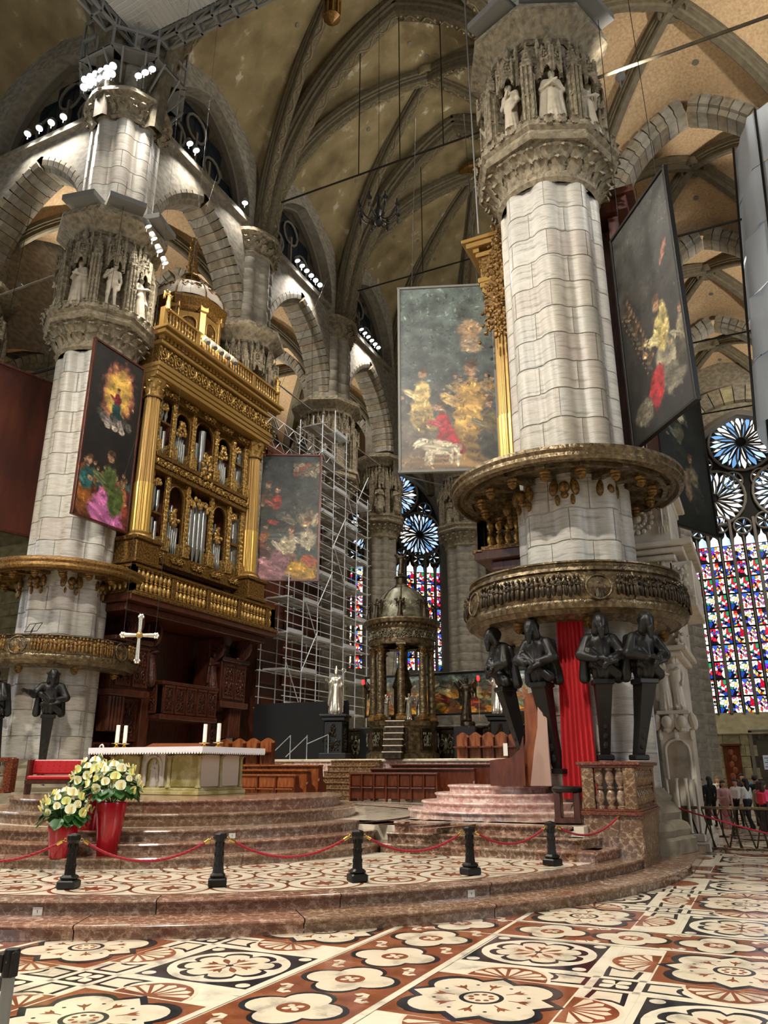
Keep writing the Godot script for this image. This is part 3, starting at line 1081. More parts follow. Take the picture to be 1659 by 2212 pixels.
	# aisles
	for a in [["ceiling_north_aisle", -28.0, "ochre plaster rib vaults over the north aisle"], ["ceiling_south_aisle", 0.6, "ochre plaster rib vaults over the south aisle"]]:
		var n = setting(a[0], a[2])
		s = S()
		for z in [-25.5, -35.1, -44.7, -54.3]:
			vault_bay(s, Vector2(a[1], z), 4.8, 4.8, 24.6, 31.4, 30.6, 30.6, 10)
		part("vault_web", s, M.vault_aisle, n)
		for z in [-25.5, -35.1, -44.7, -54.3]:
			for ex in [-4.6, 4.6]:
				for ez in [-4.6, 4.6]:
					rib(n, rib_path(Vector3(a[1] + ex, 24.6, z + ez), Vector3(a[1], 0, z), 31.3, 14), 0.62, false)
			boss(n, Vector3(a[1], 31.0, z), 0.62, M.rib)
			for sd in 4:
				vent(n, hm, func(p, q): return web_point(Vector2(a[1], z), 4.8, 4.8, 24.6, 31.4, 30.6, 30.6, sd, p, q), 0.55, 0.1)
	var o = setting("ceiling_outer_aisle", "plain plaster vault over the outer north aisle")
	s = S()
	for z in [-25.5, -35.1, -44.7]:
		vault_bay(s, Vector2(-37.6, z), 4.8, 4.8, 17.6, 24.4, 23.6, 23.6, 6)
	part("vault_web", s, M.vault_aisle, o)

# ---------------------------------------------------------------- inlaid floor
var inlays := {}
func flat(key: String, poly: PackedVector2Array) -> ArrayMesh:
	# a thin piece of stone: outline in x, -z with a narrow edge
	if not inlays.has(key):
		var s = S()
		prism(s, poly, -0.004, 0.0, Transform3D(Basis(Vector3.RIGHT, -PI / 2), Vector3.ZERO), false)
		inlays[key] = fin(s)
	return inlays[key]

func lay(p: Node, called: String, key: String, poly: Callable, m: Material, x: float, z: float, lift: int, turn := 0.0):
	if not inlays.has(key):
		flat(key, poly.call())
	inst(called, inlays[key], m, p, T(x, 0.0006 * lift, z, turn))

func rect(w: float, h: float) -> PackedVector2Array:
	return pv([-w / 2, -h / 2, w / 2, -h / 2, w / 2, h / 2, -w / 2, h / 2])

func quatre(r: float) -> PackedVector2Array:
	# four round lobes
	var p = PackedVector2Array()
	for i in 4:
		var c = Vector2(cos(PI / 2 * i), sin(PI / 2 * i)) * r * 0.52
		for j in range(-5, 6):
			var a = PI / 2 * i + j * 0.33
			p.append(c + Vector2(cos(a), sin(a)) * r * 0.48)
	return p

func star_lobe(r: float) -> PackedVector2Array:
	# round lobes on the diagonals, square corners on the axes
	var p = PackedVector2Array()
	for i in 4:
		var t = Transform2D(PI / 4 + PI / 2 * i, Vector2.ZERO)
		p.append(t * Vector2(0.69, -0.69) * r)
		for j in range(-5, 6):
			var a = j * 0.3
			p.append(t * (Vector2(0.66, 0) + Vector2(cos(a), sin(a)) * 0.37) * r)
	return p

func star(n: int, r: float, k: float) -> PackedVector2Array:
	var p = PackedVector2Array()
	for i in n * 2:
		var a = PI * i / n
		p.append(Vector2(cos(a), sin(a)) * (r if i % 2 == 0 else r * k))
	return p

func petal(l: float, w: float) -> PackedVector2Array:
	# a leaf that starts at the origin and points along +x
	var p = PackedVector2Array()
	for i in 7:
		p.append(Vector2(l * i / 6.0, w * sin(PI * pow(i / 6.0, 1.4))))
	for i in range(5, 0, -1):
		p.append(Vector2(l * i / 6.0, -w * sin(PI * pow(i / 6.0, 1.4))))
	return p

func tulip(l: float) -> PackedVector2Array:
	return pv([0, -0.03 * l, 0.45 * l, -0.06 * l, 0.62 * l, -0.2 * l, l, -0.34 * l, 0.82 * l, -0.1 * l, l * 1.02, 0, 0.82 * l, 0.1 * l, l, 0.34 * l, 0.62 * l, 0.2 * l, 0.45 * l, 0.06 * l, 0, 0.03 * l])

func fan(i: int, n: int, r0: float, r1: float) -> PackedVector2Array:
	# one curved rib of a shell that opens along +x
	var a = PI * 0.86 * ((i + 0.5) / n - 0.5)
	var w = PI * 0.86 / n * 0.36
	var p = PackedVector2Array()
	p.append(Vector2(cos(a * 0.8), sin(a * 0.8)) * r0)
	for k in 5:
		var b = a + w * (k - 2) / 2.0
		p.append(Vector2(cos(b), sin(b)) * (r1 - absf(k - 2) * 0.05 * r1))
	return p

func half_disc(r: float) -> PackedVector2Array:
	var p = PackedVector2Array()
	for i in 17:
		var a = -PI * 0.5 + PI * i / 16
		p.append(Vector2(cos(a), sin(a) * 0.86) * r)
	return p

func star_cell(f: Node, x: float, z: float, sides: Array, near: bool):
	lay(f, "red_ground", "rg", func(): return rect(1.5, 1.5), M.floor_red, x, z, 1)
	for k in sides:
		var a = PI / 2 * k
		var sx = x + cos(a) * 0.77
		var sz = z - sin(a) * 0.77
		lay(f, "shell_rim", "shg", func(): return half_disc(0.52), M.floor_cream, sx, sz, 4, a)
		lay(f, "shell_field", "shf", func(): return half_disc(0.48), M.floor_red, sx, sz, 5, a)
		if near:
			for i in 7:
				lay(f, "shell_rib", "shr%d" % i, func(): return fan(i, 7, 0.1, 0.42), M.floor_cream, sx, sz, 6, a)
	lay(f, "rosette_border", "star_b", func(): return star_lobe(0.8), M.floor_black, x, z, 7)
	lay(f, "rosette", "star_w", func(): return star_lobe(0.7), M.floor_cream, x, z, 8)
	lay(f, "ring", "ring_b", func(): return disc_poly(0.21), M.floor_black, x, z, 9)
	lay(f, "hub", "ring_w", func(): return disc_poly(0.165), M.floor_cream, x, z, 10)
	if near:
		for k in 8:
			lay(f, "tulip", "tulip", func(): return tulip(0.2), M.floor_red, x + cos(TAU * k / 8) * 0.26, z - sin(TAU * k / 8) * 0.26, 9, TAU * k / 8)
			lay(f, "bead", "bead", func(): return disc_poly(0.028, 10, Vector2(0.1, 0)), M.floor_red, x, z, 11, TAU * k / 8)
			lay(f, "stud", "stud", func(): return disc_poly(0.02, 8, Vector2(0.44, 0)), M.floor_black, x, z, 9, TAU * (k + 0.5) / 8)

func round_cell(f: Node, x: float, z: float, near: bool):
	lay(f, "black_ground", "bg", func(): return rect(1.4, 1.4), M.floor_black, x, z, 1)
	for k in 4:
		lay(f, "corner_disc", "cdisc", func(): return disc_poly(0.075, 14, Vector2(0.84, 0)), M.floor_white, x, z, 2, PI / 4 + PI / 2 * k)
	lay(f, "disc", "rd", func(): return disc_poly(0.66, 32), M.floor_white, x, z, 3)
	lay(f, "rosette_border", "rl", func(): return lobes(8, 0.57, 0.24, 7), M.floor_black, x, z, 4)
	lay(f, "rosette", "rlw", func(): return lobes(8, 0.49, 0.25, 7), M.floor_cream, x, z, 5)
	if near:
		for k in 8:
			lay(f, "ray", "ray%d" % (k % 2), func(): return tulip(0.24) if k % 2 == 0 else petal(0.27, 0.04), M.floor_red, x + cos(TAU * k / 8) * 0.05, z - sin(TAU * k / 8) * 0.05, 6, TAU * k / 8)
	lay(f, "hub", "rhub", func(): return disc_poly(0.045, 12), M.floor_black, x, z, 7)

func cross_tile(f: Node, x: float, z: float, near: bool):
	lay(f, "small_field", "ssf", func(): return rect(0.42, 0.42), M.floor_black, x, z, 2)
	if near:
		for k in 4:
			lay(f, "small_petal", "spt", func(): return petal(0.19, 0.07), M.floor_white, x, z, 3, PI / 4 + PI / 2 * k)
	for k in 4:
		var a = PI / 2 * k
		lay(f, "taper_border", "tpb", func(): return pv([0.27, -0.17, 0.74, -0.2, 0.64, -0.08, 0.62, 0.0, 0.64, 0.08, 0.74, 0.2, 0.27, 0.17]), M.floor_black, x, z, 1, a)
		lay(f, "taper_panel", "tpp", func(): return pv([0.32, -0.12, 0.64, -0.145, 0.58, -0.06, 0.57, 0.0, 0.58, 0.06, 0.64, 0.145, 0.32, 0.12]), M.floor_cream, x, z, 2, a)

func band_unit(f: Node, x: float, z: float, turn: float, near: bool):
	var r = 0.54 if turn > 0.0 else 0.495
	lay(f, "quatrefoil_border", "qb%.2f" % r, func(): return quatre(r), M.floor_black, x, z, 3)
	lay(f, "quatrefoil", "qw%.2f" % r, func(): return quatre(r - 0.065), M.floor_cream, x, z, 4)
	lay(f, "hub", "qh", func(): return disc_poly(0.155, 18), M.floor_red, x, z, 5)
	if near:
		for k in 4:
			lay(f, "bead", "qbead", func(): return petal(0.11, 0.035), M.floor_cream, x, z, 6, PI / 4 + PI / 2 * k)
		lay(f, "hub_eye", "qe", func(): return disc_poly(0.035, 10), M.floor_cream, x, z, 7)
		var b = Basis(Vector3.UP, turn)
		for sg in [-1.0, 1.0]:
			for e in [-1.0, 1.0]:
				var o: Vector3 = b * Vector3(0.53, 0, sg * 0.42)
				lay(f, "scroll_leaf", "scl", func(): return pv([0, -0.05, 0.1, -0.09, 0.17, -0.03, 0.15, 0.05, 0.09, 0.03, 0.1, -0.03, 0.04, 0.0, 0.02, 0.06]), M.floor_cream, x + o.x, z + o.z, 2, turn + (0.6 if e > 0 else PI + 0.6))

func build_floor():
	var f = get_node("floor")
	for i in range(-2, 2):
		var x0 = -3.48 + 4.95 * i
		for j in range(0, 8):
			var z0 = -4.98 - 6.68 * j
			for a in 2:
				for b in 3:
					var x = x0 + 0.76 + 2.09 * a
					var z = z0 - 0.76 - 2.07 * b
					var near = Vector2(x, z).length() < 15.0
					if covered(x, z, 0.9) or Vector2(x, z).length() > 42.0:
						continue
					if (a + b + j) % 2 == 1:
						var sd = [0 if a == 0 else 2]
						if b < 2:
							sd.append(1)
						if b > 0:
							sd.append(3)
						star_cell(f, x, z, sd, near)
					else:
						round_cell(f, x, z, near)
					if a == 0 and b < 2:
						cross_tile(f, x + 1.045, z - 1.035, near)
			var cx = x0 + 1.81
			var cz = z0 - 2.83
			for e in [0.0, 1.58, 2.04, 3.62]:
				for b in 3:
					strip(f, Vector2(x0 + e, z0 - 0.95 - 1.88 * b), 0.075, 1.9, 3 if e > 1.0 and e < 3.0 else 12)
			for e in [0.0, 1.56, 2.02, 3.62, 4.08, 5.66]:
				strip(f, Vector2(cx, z0 - e), 3.65, 0.075, 3 if e > 1.0 and e < 5.0 else 12)
			strip(f, Vector2(x0 - 0.665, cz), 1.22, 5.66, 1, "band_ground", M.floor_red)
			strip(f, Vector2(cx, z0 - 6.17), 3.62, 0.96, 1, "band_ground", M.floor_red)
			strip(f, Vector2(x0 - 0.665, z0 - 6.17), 1.22, 0.96, 1, "band_ground", M.floor_red)
			for k in 6:
				var z = z0 - 6.17 + 1.087 * k
				if not covered(x0 - 0.665, z, 0.5) and (k > 0 or x0 > -5.0):
					band_unit(f, x0 - 0.665, z, PI / 2, Vector2(x0, z).length() < 15.0)
			for k in 4:
				var x: float = x0 + [0.61, 1.61, 2.61, 3.55][k]
				if not covered(x, z0 - 6.17, 0.5):
					band_unit(f, x, z0 - 6.17, 0.0, Vector2(x, z0 - 6.17).length() < 15.0)

# what lies under the steps is left out
func covered(x: float, z: float, r: float) -> bool:
	return Vector2(x - XC, z + 18.5).length() < 11.85 - r or (z < -21.5 and x < -2.4)

func strip(f: Node, c: Vector2, w: float, h: float, lift: int, called := "fillet", m: Material = null):
	if covered(c.x, c.y, maxf(w, h) * 0.45) or (z_far(c.y) and c.x < -2.6):
		return
	var key = "st%.2f_%.2f" % [w, h]
	lay(f, called, key, func(): return rect(w, h), m if m else M.floor_white, c.x, c.y, lift)

func z_far(z: float) -> bool:
	return z < -22.0

# ---------------------------------------------------------------- steps and platforms
func ring_prof(r: float, y0: float, y1: float) -> PackedVector2Array:
	# riser with a rolled nosing
	return pv([r, y0, r, y1 - 0.075, r + 0.012, y1 - 0.07, r + 0.012, y1 - 0.055, r + 0.04, y1 - 0.05, r + 0.052, y1 - 0.025, r + 0.04, y1 - 0.006, r + 0.02, y1, r - 0.5, y1])

func curved_step(p: Node, c: Vector2, r: float, y0: float, y1: float, a0: float, a1: float, n: int, tread: float):
	var mats = [M.breccia, M.breccia_b, M.breccia_c]
	for k in n:
		var s = S()
		var pr = ring_prof(r, y0, y1)
		pr[pr.size() - 1] = Vector2(r - tread, y1)
		var e = 0.0006
		var b0 = a0 + (a1 - a0) * k / n + e
		var b1 = a0 + (a1 - a0) * (k + 1) / n - e
		lathe(s, pr, maxi(4, int(absf(b1 - b0) * r / 0.3)), T(c.x, 0, c.y), b0, b1)
		part("step_stone", s, mats[R.randi() % 3], p)

func straight_step(p: Node, a: Vector3, b: Vector3, y0: float, y1: float, depth: float, n: int):
	# front face runs from a to b (seen with a on the left), body behind
	var mats = [M.breccia, M.breccia_b, M.breccia_c]
	var d = (b - a)
	var x = d.normalized()
	var zf = x.cross(Vector3.UP)
	for k in n:
		var p0 = a + d * (float(k) / n) + x * 0.002
		var p1 = a + d * (float(k + 1) / n) - x * 0.002
		var s = S()
		var pr = pv([0, y0, 0, y1 - 0.075, 0.012, y1 - 0.07, 0.012, y1 - 0.055, 0.04, y1 - 0.05, 0.052, y1 - 0.025, 0.04, y1 - 0.006, 0.02, y1, -depth, y1, -depth, y0])
		sweep(s, pr, [Transform3D(Basis(zf, Vector3.UP, x), p0), Transform3D(Basis(zf, Vector3.UP, x), p1)])
		part("step_stone", s, mats[R.randi() % 3], p)

func build_steps():
	var o = setting("platform_steps", "broad curved steps of red-brown veined marble round the presbytery")
	var c1 = Vector2(XC, -18.5)
	curved_step(o, c1, 11.85, 0.0, L1, -0.12, PI + 0.12, 14, 0.95)
	curved_step(o, c1, 11.2, L1, L2, 0.12, PI - 0.12, 13, 0.45)
	# paved terrace with its mosaic
	var t = setting("floor_terrace", "mosaic pavement of white rings and stars behind the rope posts")
	var s = S()
	lathe(s, pv([10.8, L1, 10.8, L2, 0.0, L2]), 64, T(c1.x, 0, c1.y))
	var pb = S()
	bx(pb, Vector3(-3.2, L1 / 2, -20.4), Vector3(3.0, L1 - 0.01, 4.6))
	part("pier_plinth", pb, M.breccia_b, t)
	part("terrace_bed", s, M.floor_white, t)
	var y = L2
	for row in [[10.18, 0.0, 28], [9.0, 0.5, 25], [7.8, 0.0, 22]]:
		for k in row[2]:
			var a: float = PI * (k + row[1]) / row[2]
			var x: float = c1.x + cos(a) * row[0]
			var z: float = c1.y + sin(a) * row[0]
			if x < -16.5 or Vector2(x - XC, z + 16.3).length() < 6.0 or z < -15.6:
				continue
			mosaic_ring(t, x, y, z, -a)
	for row in [[9.62, 0.25, 26], [8.4, 0.75, 24]]:
		for k in row[2]:
			for e in [0.0, 0.5]:
				var a: float = PI * (k + row[1] + e) / row[2]
				var x: float = c1.x + cos(a) * row[0]
				var z: float = c1.y + sin(a) * row[0]
				if x < -16.5 or Vector2(x - XC, z + 16.3).length() < 6.2 or z < -15.4:
					continue
				mosaic_leaf(t, x, y, z, -a + (PI / 2 if e > 0 else 0.0))
	# round steps before the altar, straight ones beside
	var u = setting("presbytery_steps", "rounded marble steps leading up to the altar floor")
	var c2 = Vector2(XC, -16.3)
	curved_step(u, c2, 5.95, L2, L3, -0.05, PI, 9, 0.6)
	curved_step(u, c2, 5.5, L3, L4, -0.05, PI, 8, 0.6)
	curved_step(u, c2, 5.05, L4, L5, -0.05, PI, 8, 0.7)
	for k in 3:
		var y0: float = [L2, L3, L4][k]
		var y1: float = [L3, L4, L5][k]
		var z = -15.75 - 0.36 * k
		var xe = -3.16 - 0.32 * k
		straight_step(u, Vector3(-7.6, 0, z), Vector3(xe, 0, z), y0, y1, 0.9, 4)
		straight_step(u, Vector3(xe, 0, z), Vector3(xe + 0.3, 0, z - 1.55 + 0.36 * k), y0, y1, 1.2, 2)
	var pf_ = setting("floor_presbytery", "polished marble floor of the presbytery")
	s = S()
	lathe(s, pv([4.4, L2, 4.4, L5, 0.0, L5]), 48, T(c2.x, 0, c2.y))
	bx(s, Vector3(-14, (L5 + 0.1) / 2, -25.0), Vector3(21.0, L5 - 0.1, 16.9))
	bx(s, Vector3(-13.9, L5 - 0.04, -25.05), Vector3(20.4, 0.08, 17.0))
	part("floor_bed", s, M.floor_white, pf_)
	for k in 4:
		s = S()
		var r: float = 5.6 + k * 0.75
		lathe(s, pv([r, L5 + 0.0006, r + [0.3, 0.12, 0.3, 0.12][k], L5 + 0.0006]), 60, T(c2.x, 0, -17.5), -PI, 0.35)
		part("ring_band", s, [M.floor_black, M.floor_red, M.floor_black, M.floor_red][k], pf_)
	# altar platform
	var v = setting("altar_platform", "two round marble steps carrying the altar")
	var c3 = Vector2(XC, -16.6)
	curved_step(v, c3, 4.4, L5, L6, -0.9, PI + 0.9, 11, 0.6)
	curved_step(v, c3, 4.0, L6, L7, -0.9, PI + 0.9, 10, 4.0)
func mosaic_ring(t: Node, x: float, y: float, z: float, turn: float):
	for e in [["mosaic_edge", "mr0", 0.605, M.floor_red, 2], ["mosaic_ring", "mr1", 0.55, M.floor_white, 3], ["mosaic_band", "mr2", 0.37, M.floor_red, 4], ["mosaic_disc", "mr3", 0.3, M.floor_white, 5]]:
		lay(t, e[0], e[1], func(): return disc_poly(e[2], 28), e[3], x, z, e[4])
		t.get_child(t.get_child_count() - 1).position.y += y
	lay(t, "mosaic_star", "mstar", func(): return star(8, 0.27, 0.45), M.floor_red, x, z, 6, turn)
	t.get_child(t.get_child_count() - 1).position.y += y

func mosaic_leaf(t: Node, x: float, y: float, z: float, turn: float):
	lay(t, "mosaic_field", "mfield", func(): return lobes(6, 0.31, 0.2, 5, -PI / 6), M.floor_black if int(x * 7) % 2 else M.floor_red, x, z, 1, turn)
	t.get_child(t.get_child_count() - 1).position.y += y
	for k in 6:
		lay(t, "mosaic_leaf", "mleaf", func(): return petal(0.28, 0.08), M.floor_white, x, z, 2, turn + TAU * k / 6)
		t.get_child(t.get_child_count() - 1).position.y += y
	lay(t, "mosaic_eye", "meye", func(): return disc_poly(0.05, 10), M.floor_black, x, z, 3)
	t.get_child(t.get_child_count() - 1).position.y += y

# ---------------------------------------------------------------- stained glass
func glass_materials():
	var pals = [["ffffff", "c8102e", "1f3fae", "f2c230", "ffffff", "e8702a", "101018"], ["fff4e0", "8a2be2", "2f7fd0", "f0a030", "d02040", "ffffff", "101018"], ["ffffff", "2a8f5a", "1d3fa0", "e02030", "ffe08a", "f7f7ff", "0c0c14"], ["ffe8d0", "d03a3a", "f5d060", "3f56c8", "ffffff", "b04a9a", "101018"]]
	for v in 8:
		var r = RandomNumberGenerator.new()
		r.seed = 40 + v
		var pts = []
		for i in 24:
			pts.append([Vector2(r.randf() * 40, r.randf() * 64), Color.html(pals[v % 4][r.randi() % 7]) if r.randf() < 0.8 else Color.html("fffaf2")])
		var im = Image.create(40, 64, false, Image.FORMAT_RGB8)
		for y in 64:
			for x in 40:
				var b1 = 1e9
				var b2 = 1e9
				var c = Color.BLACK
				for p in pts:
					var d: float = p[0].distance_squared_to(Vector2(x, y))
					if d < b1:
						b2 = b1
						b1 = d
						c = p[1]
					elif d < b2:
						b2 = d
				if sqrt(b2) - sqrt(b1) < 0.9:
					c = Color(0.03, 0.02, 0.03)
				im.set_pixel(x, y, c)
		var m = mat("glass%d" % v, Color(0.02, 0.02, 0.02), 0.3)
		m.emission_enabled = true
		m.emission = Color.WHITE
		m.emission_texture = ImageTexture.create_from_image(im)
		m.emission_operator = BaseMaterial3D.EMISSION_OP_MULTIPLY
		m.emission_energy_multiplier = 1.5
	glow("glass_sky", Color.html("b9d3ee"), 1.3)
	glow("glass_white", Color.html("f0ece6"), 1.4)
	glow("glass_fill_glow", Color.html("dfe9f5"), 0.5)  # glow for the panes of the added, unseen end-wall windows
	glow("glass_blue", Color.html("6f9fd4"), 1.1)

func uvquad(w: float, h: float) -> ArrayMesh:
	var s = S()
	s.set_smooth_group(-1)
	for t in [[0, 1, 2], [0, 2, 3]]:
		for i in t:
			var q: Vector2 = [Vector2(0, 0), Vector2(1, 0), Vector2(1, 1), Vector2(0, 1)][i]
			s.set_uv(Vector2(q.x, 1.0 - q.y))
			s.add_vertex(Vector3((q.x - 0.5) * w, (q.y - 0.5) * h, 0))
	return fin(s)

# pointed window in its own frame: x across, y up from the sill, z towards the room
func great_window(p: Node, w: float, h: float, n: int, rows: int, rowh: float):
	var rise = w * 0.62
	var spring = h - rise
	var s = S()
	# dark plate behind the tracery
	var pl = PackedVector2Array([Vector2(-w / 2, 0)])
	pl.append_array(PackedVector2Array([Vector2(w / 2, 0)]))
	var ar = arch(w / 2, rise, 14)
	for i in range(ar.size() - 1, -1, -1):
		pl.append(ar[i] + Vector2(0, spring))
	prism(s, pl, -0.16, -0.1)
	part("lead_plate", s, M.dark, p)
	var cw = w / n
	var q = uvquad(cw * 0.7, rowh * 0.9)
	for j in rows:
		for i in n:
			inst("pane", q, M["glass%d" % (R.randi() % 8)], p, T((i + 0.5 - n / 2.0) * cw, (j + 0.5) * rowh, -0.06))
	# little pointed heads over the lights
	var hs = S()
	prism(hs, pv([-cw * 0.36, 0, cw * 0.36, 0, cw * 0.3, rowh * 0.4, cw * 0.1, rowh * 0.55, 0, rowh * 0.85, -cw * 0.1, rowh * 0.55, -cw * 0.3, rowh * 0.4]), -0.07, -0.06)
	var hm = fin(hs)
	for i in n:
		inst("pane", hm, [M.glass_white, M.glass_sky][i % 2], p, T((i + 0.5 - n / 2.0) * cw, rows * rowh, 0))
	# mullions and saddle bars
	for i in n + 1:
		s = S()
		var x = (i - n / 2.0) * cw
		var top = rows * rowh + rowh * (1.6 if i % 2 == 0 else 0.5)
		var ww = 0.2 if i % 2 == 0 else 0.11
		bx(s, Vector3(x, top / 2, 0.05), Vector3(ww, top, 0.34), Transform3D(), 0.03)
		part("mullion", s, M.stone_core, p)
	for j in rows:
		s = S()
		bx(s, Vector3(0, j * rowh, -0.02), Vector3(w, 0.08, 0.05))
		part("saddle_bar", s, M.iron, p)
	# flowing tracery: wheels of leaf shaped panes with ring bars
	var y0 = rows * rowh + rowh * 1.2
	var petal_s = S()
	prism(petal_s, petal(1.0, 0.11), -0.07, -0.06)
	var pm = fin(petal_s)
	var wheels = []
	var rr = w * 0.235
	wheels.append([0.0, h - rise * 0.42, rr, 16])
	wheels.append([-w * 0.25, y0 + rr * 1.0, rr * 0.95, 14])
	wheels.append([w * 0.25, y0 + rr * 1.0, rr * 0.95, 14])
	for k in 6:
		wheels.append([(k - 2.5) * w * 0.155, y0 - 0.1 + 0.25 * (k % 2), w * 0.062, 5])
	for k in 4:
		wheels.append([(k - 1.5) * w * 0.2, h - rise * [0.66, 0.92, 0.92, 0.66][k], w * 0.07, 5])
	for wh in wheels:
		var hub: Vector3 = Vector3(wh[0], wh[1], 0)
		for k in wh[3]:
			var a: float = TAU * k / wh[3]
			var b = Basis(Vector3(0, 0, 1), a) * Basis.from_scale(Vector3(wh[2] * 0.78, wh[2] * 0.75, 1))
			inst("pane", pm, [M.glass_sky, M.glass_white, M.glass_blue][R.randi() % 3], p, Transform3D(b, hub + Vector3(cos(a), sin(a), 0) * wh[2] * 0.18))
			if wh[2] > 1.2:
				var b2 = Basis(Vector3(0, 0, 1), a + TAU / wh[3] / 2) * Basis.from_scale(Vector3(wh[2] * 0.3, wh[2] * 0.4, 1))
				inst("pane", pm, [M.glass_sky, M.glass0, M.glass_white][R.randi() % 3], p, Transform3D(b2, hub + Vector3(cos(a + PI / wh[3]), sin(a + PI / wh[3]), 0) * wh[2] * 0.62))
		s = S()
		var ring = PackedVector3Array()
		for k in 25:
			ring.append(hub + Vector3(cos(TAU * k / 24) * wh[2], sin(TAU * k / 24) * wh[2], 0.05))
		tube(s, ring, 0.11 if wh[2] > 1.2 else 0.07, 5)
		for k in wh[3]:
			var a: float = TAU * (k + 0.5) / wh[3]
			var c = PackedVector3Array()
			for i in 5:
				var t = i / 4.0
				c.append(hub + Vector3(cos(a + t * 0.45), sin(a + t * 0.45), 0) * wh[2] * (0.16 + 0.84 * t) + Vector3(0, 0, 0.02))
			tube(s, c, 0.06 if wh[2] > 1.2 else 0.03, 4)
		part("tracery_wheel", s, M.stone_core, p)
	# moulded stone frame
	s = S()
	var fp = PackedVector3Array([Vector3(-w / 2, -0.2, 0)])
	for a in ar:
		fp.append(Vector3(a.x, a.y + spring, 0))
	fp.append(Vector3(w / 2, -0.2, 0))
	sweep(s, pv([-0.5, -0.55, 0.15, -0.55, 0.15, 0.1, -0.1, 0.25, -0.2, 0.55, -0.5, 0.7]), frames(fp, Vector3(0, 0, 1)), true)
	part("window_frame", s, M.stone_core, p)

func wall_round(p: Node, xf: Transform3D, w: float, h: float, sill: float, x0: float, x1: float, top: float, m: Material):
	# wall with a pointed opening; x0..x1 its extent
	var rise = w * 0.62
	var spring = sill + h - rise
	var xs = [x0, x1]
	for a in arch(w / 2, rise, 12):
		xs.append(a.x)
	xs.sort()
	var s = S()
	s.set_smooth_group(-1)
	for i in xs.size() - 1:
		var a: float = xs[i]
		var b: float = xs[i + 1]
		if b - a < 0.001:
			continue
		for z in [-0.7, 0.1]:
			if absf((a + b) / 2) < w / 2:
				var ya = spring + rise * pf(minf(1.0, absf(a) / (w / 2)), w / 2, rise)
				var yb = spring + rise * pf(minf(1.0, absf(b) / (w / 2)), w / 2, rise)
				quad(s, xf * Vector3(a, 0, z), xf * Vector3(b, 0, z), xf * Vector3(b, sill, z), xf * Vector3(a, sill, z))
				quad(s, xf * Vector3(a, ya, z), xf * Vector3(b, yb, z), xf * Vector3(b, top, z), xf * Vector3(a, top, z))
			else:
				quad(s, xf * Vector3(a, 0, z), xf * Vector3(b, 0, z), xf * Vector3(b, top, z), xf * Vector3(a, top, z))
	part("wall_face", s, m, p)

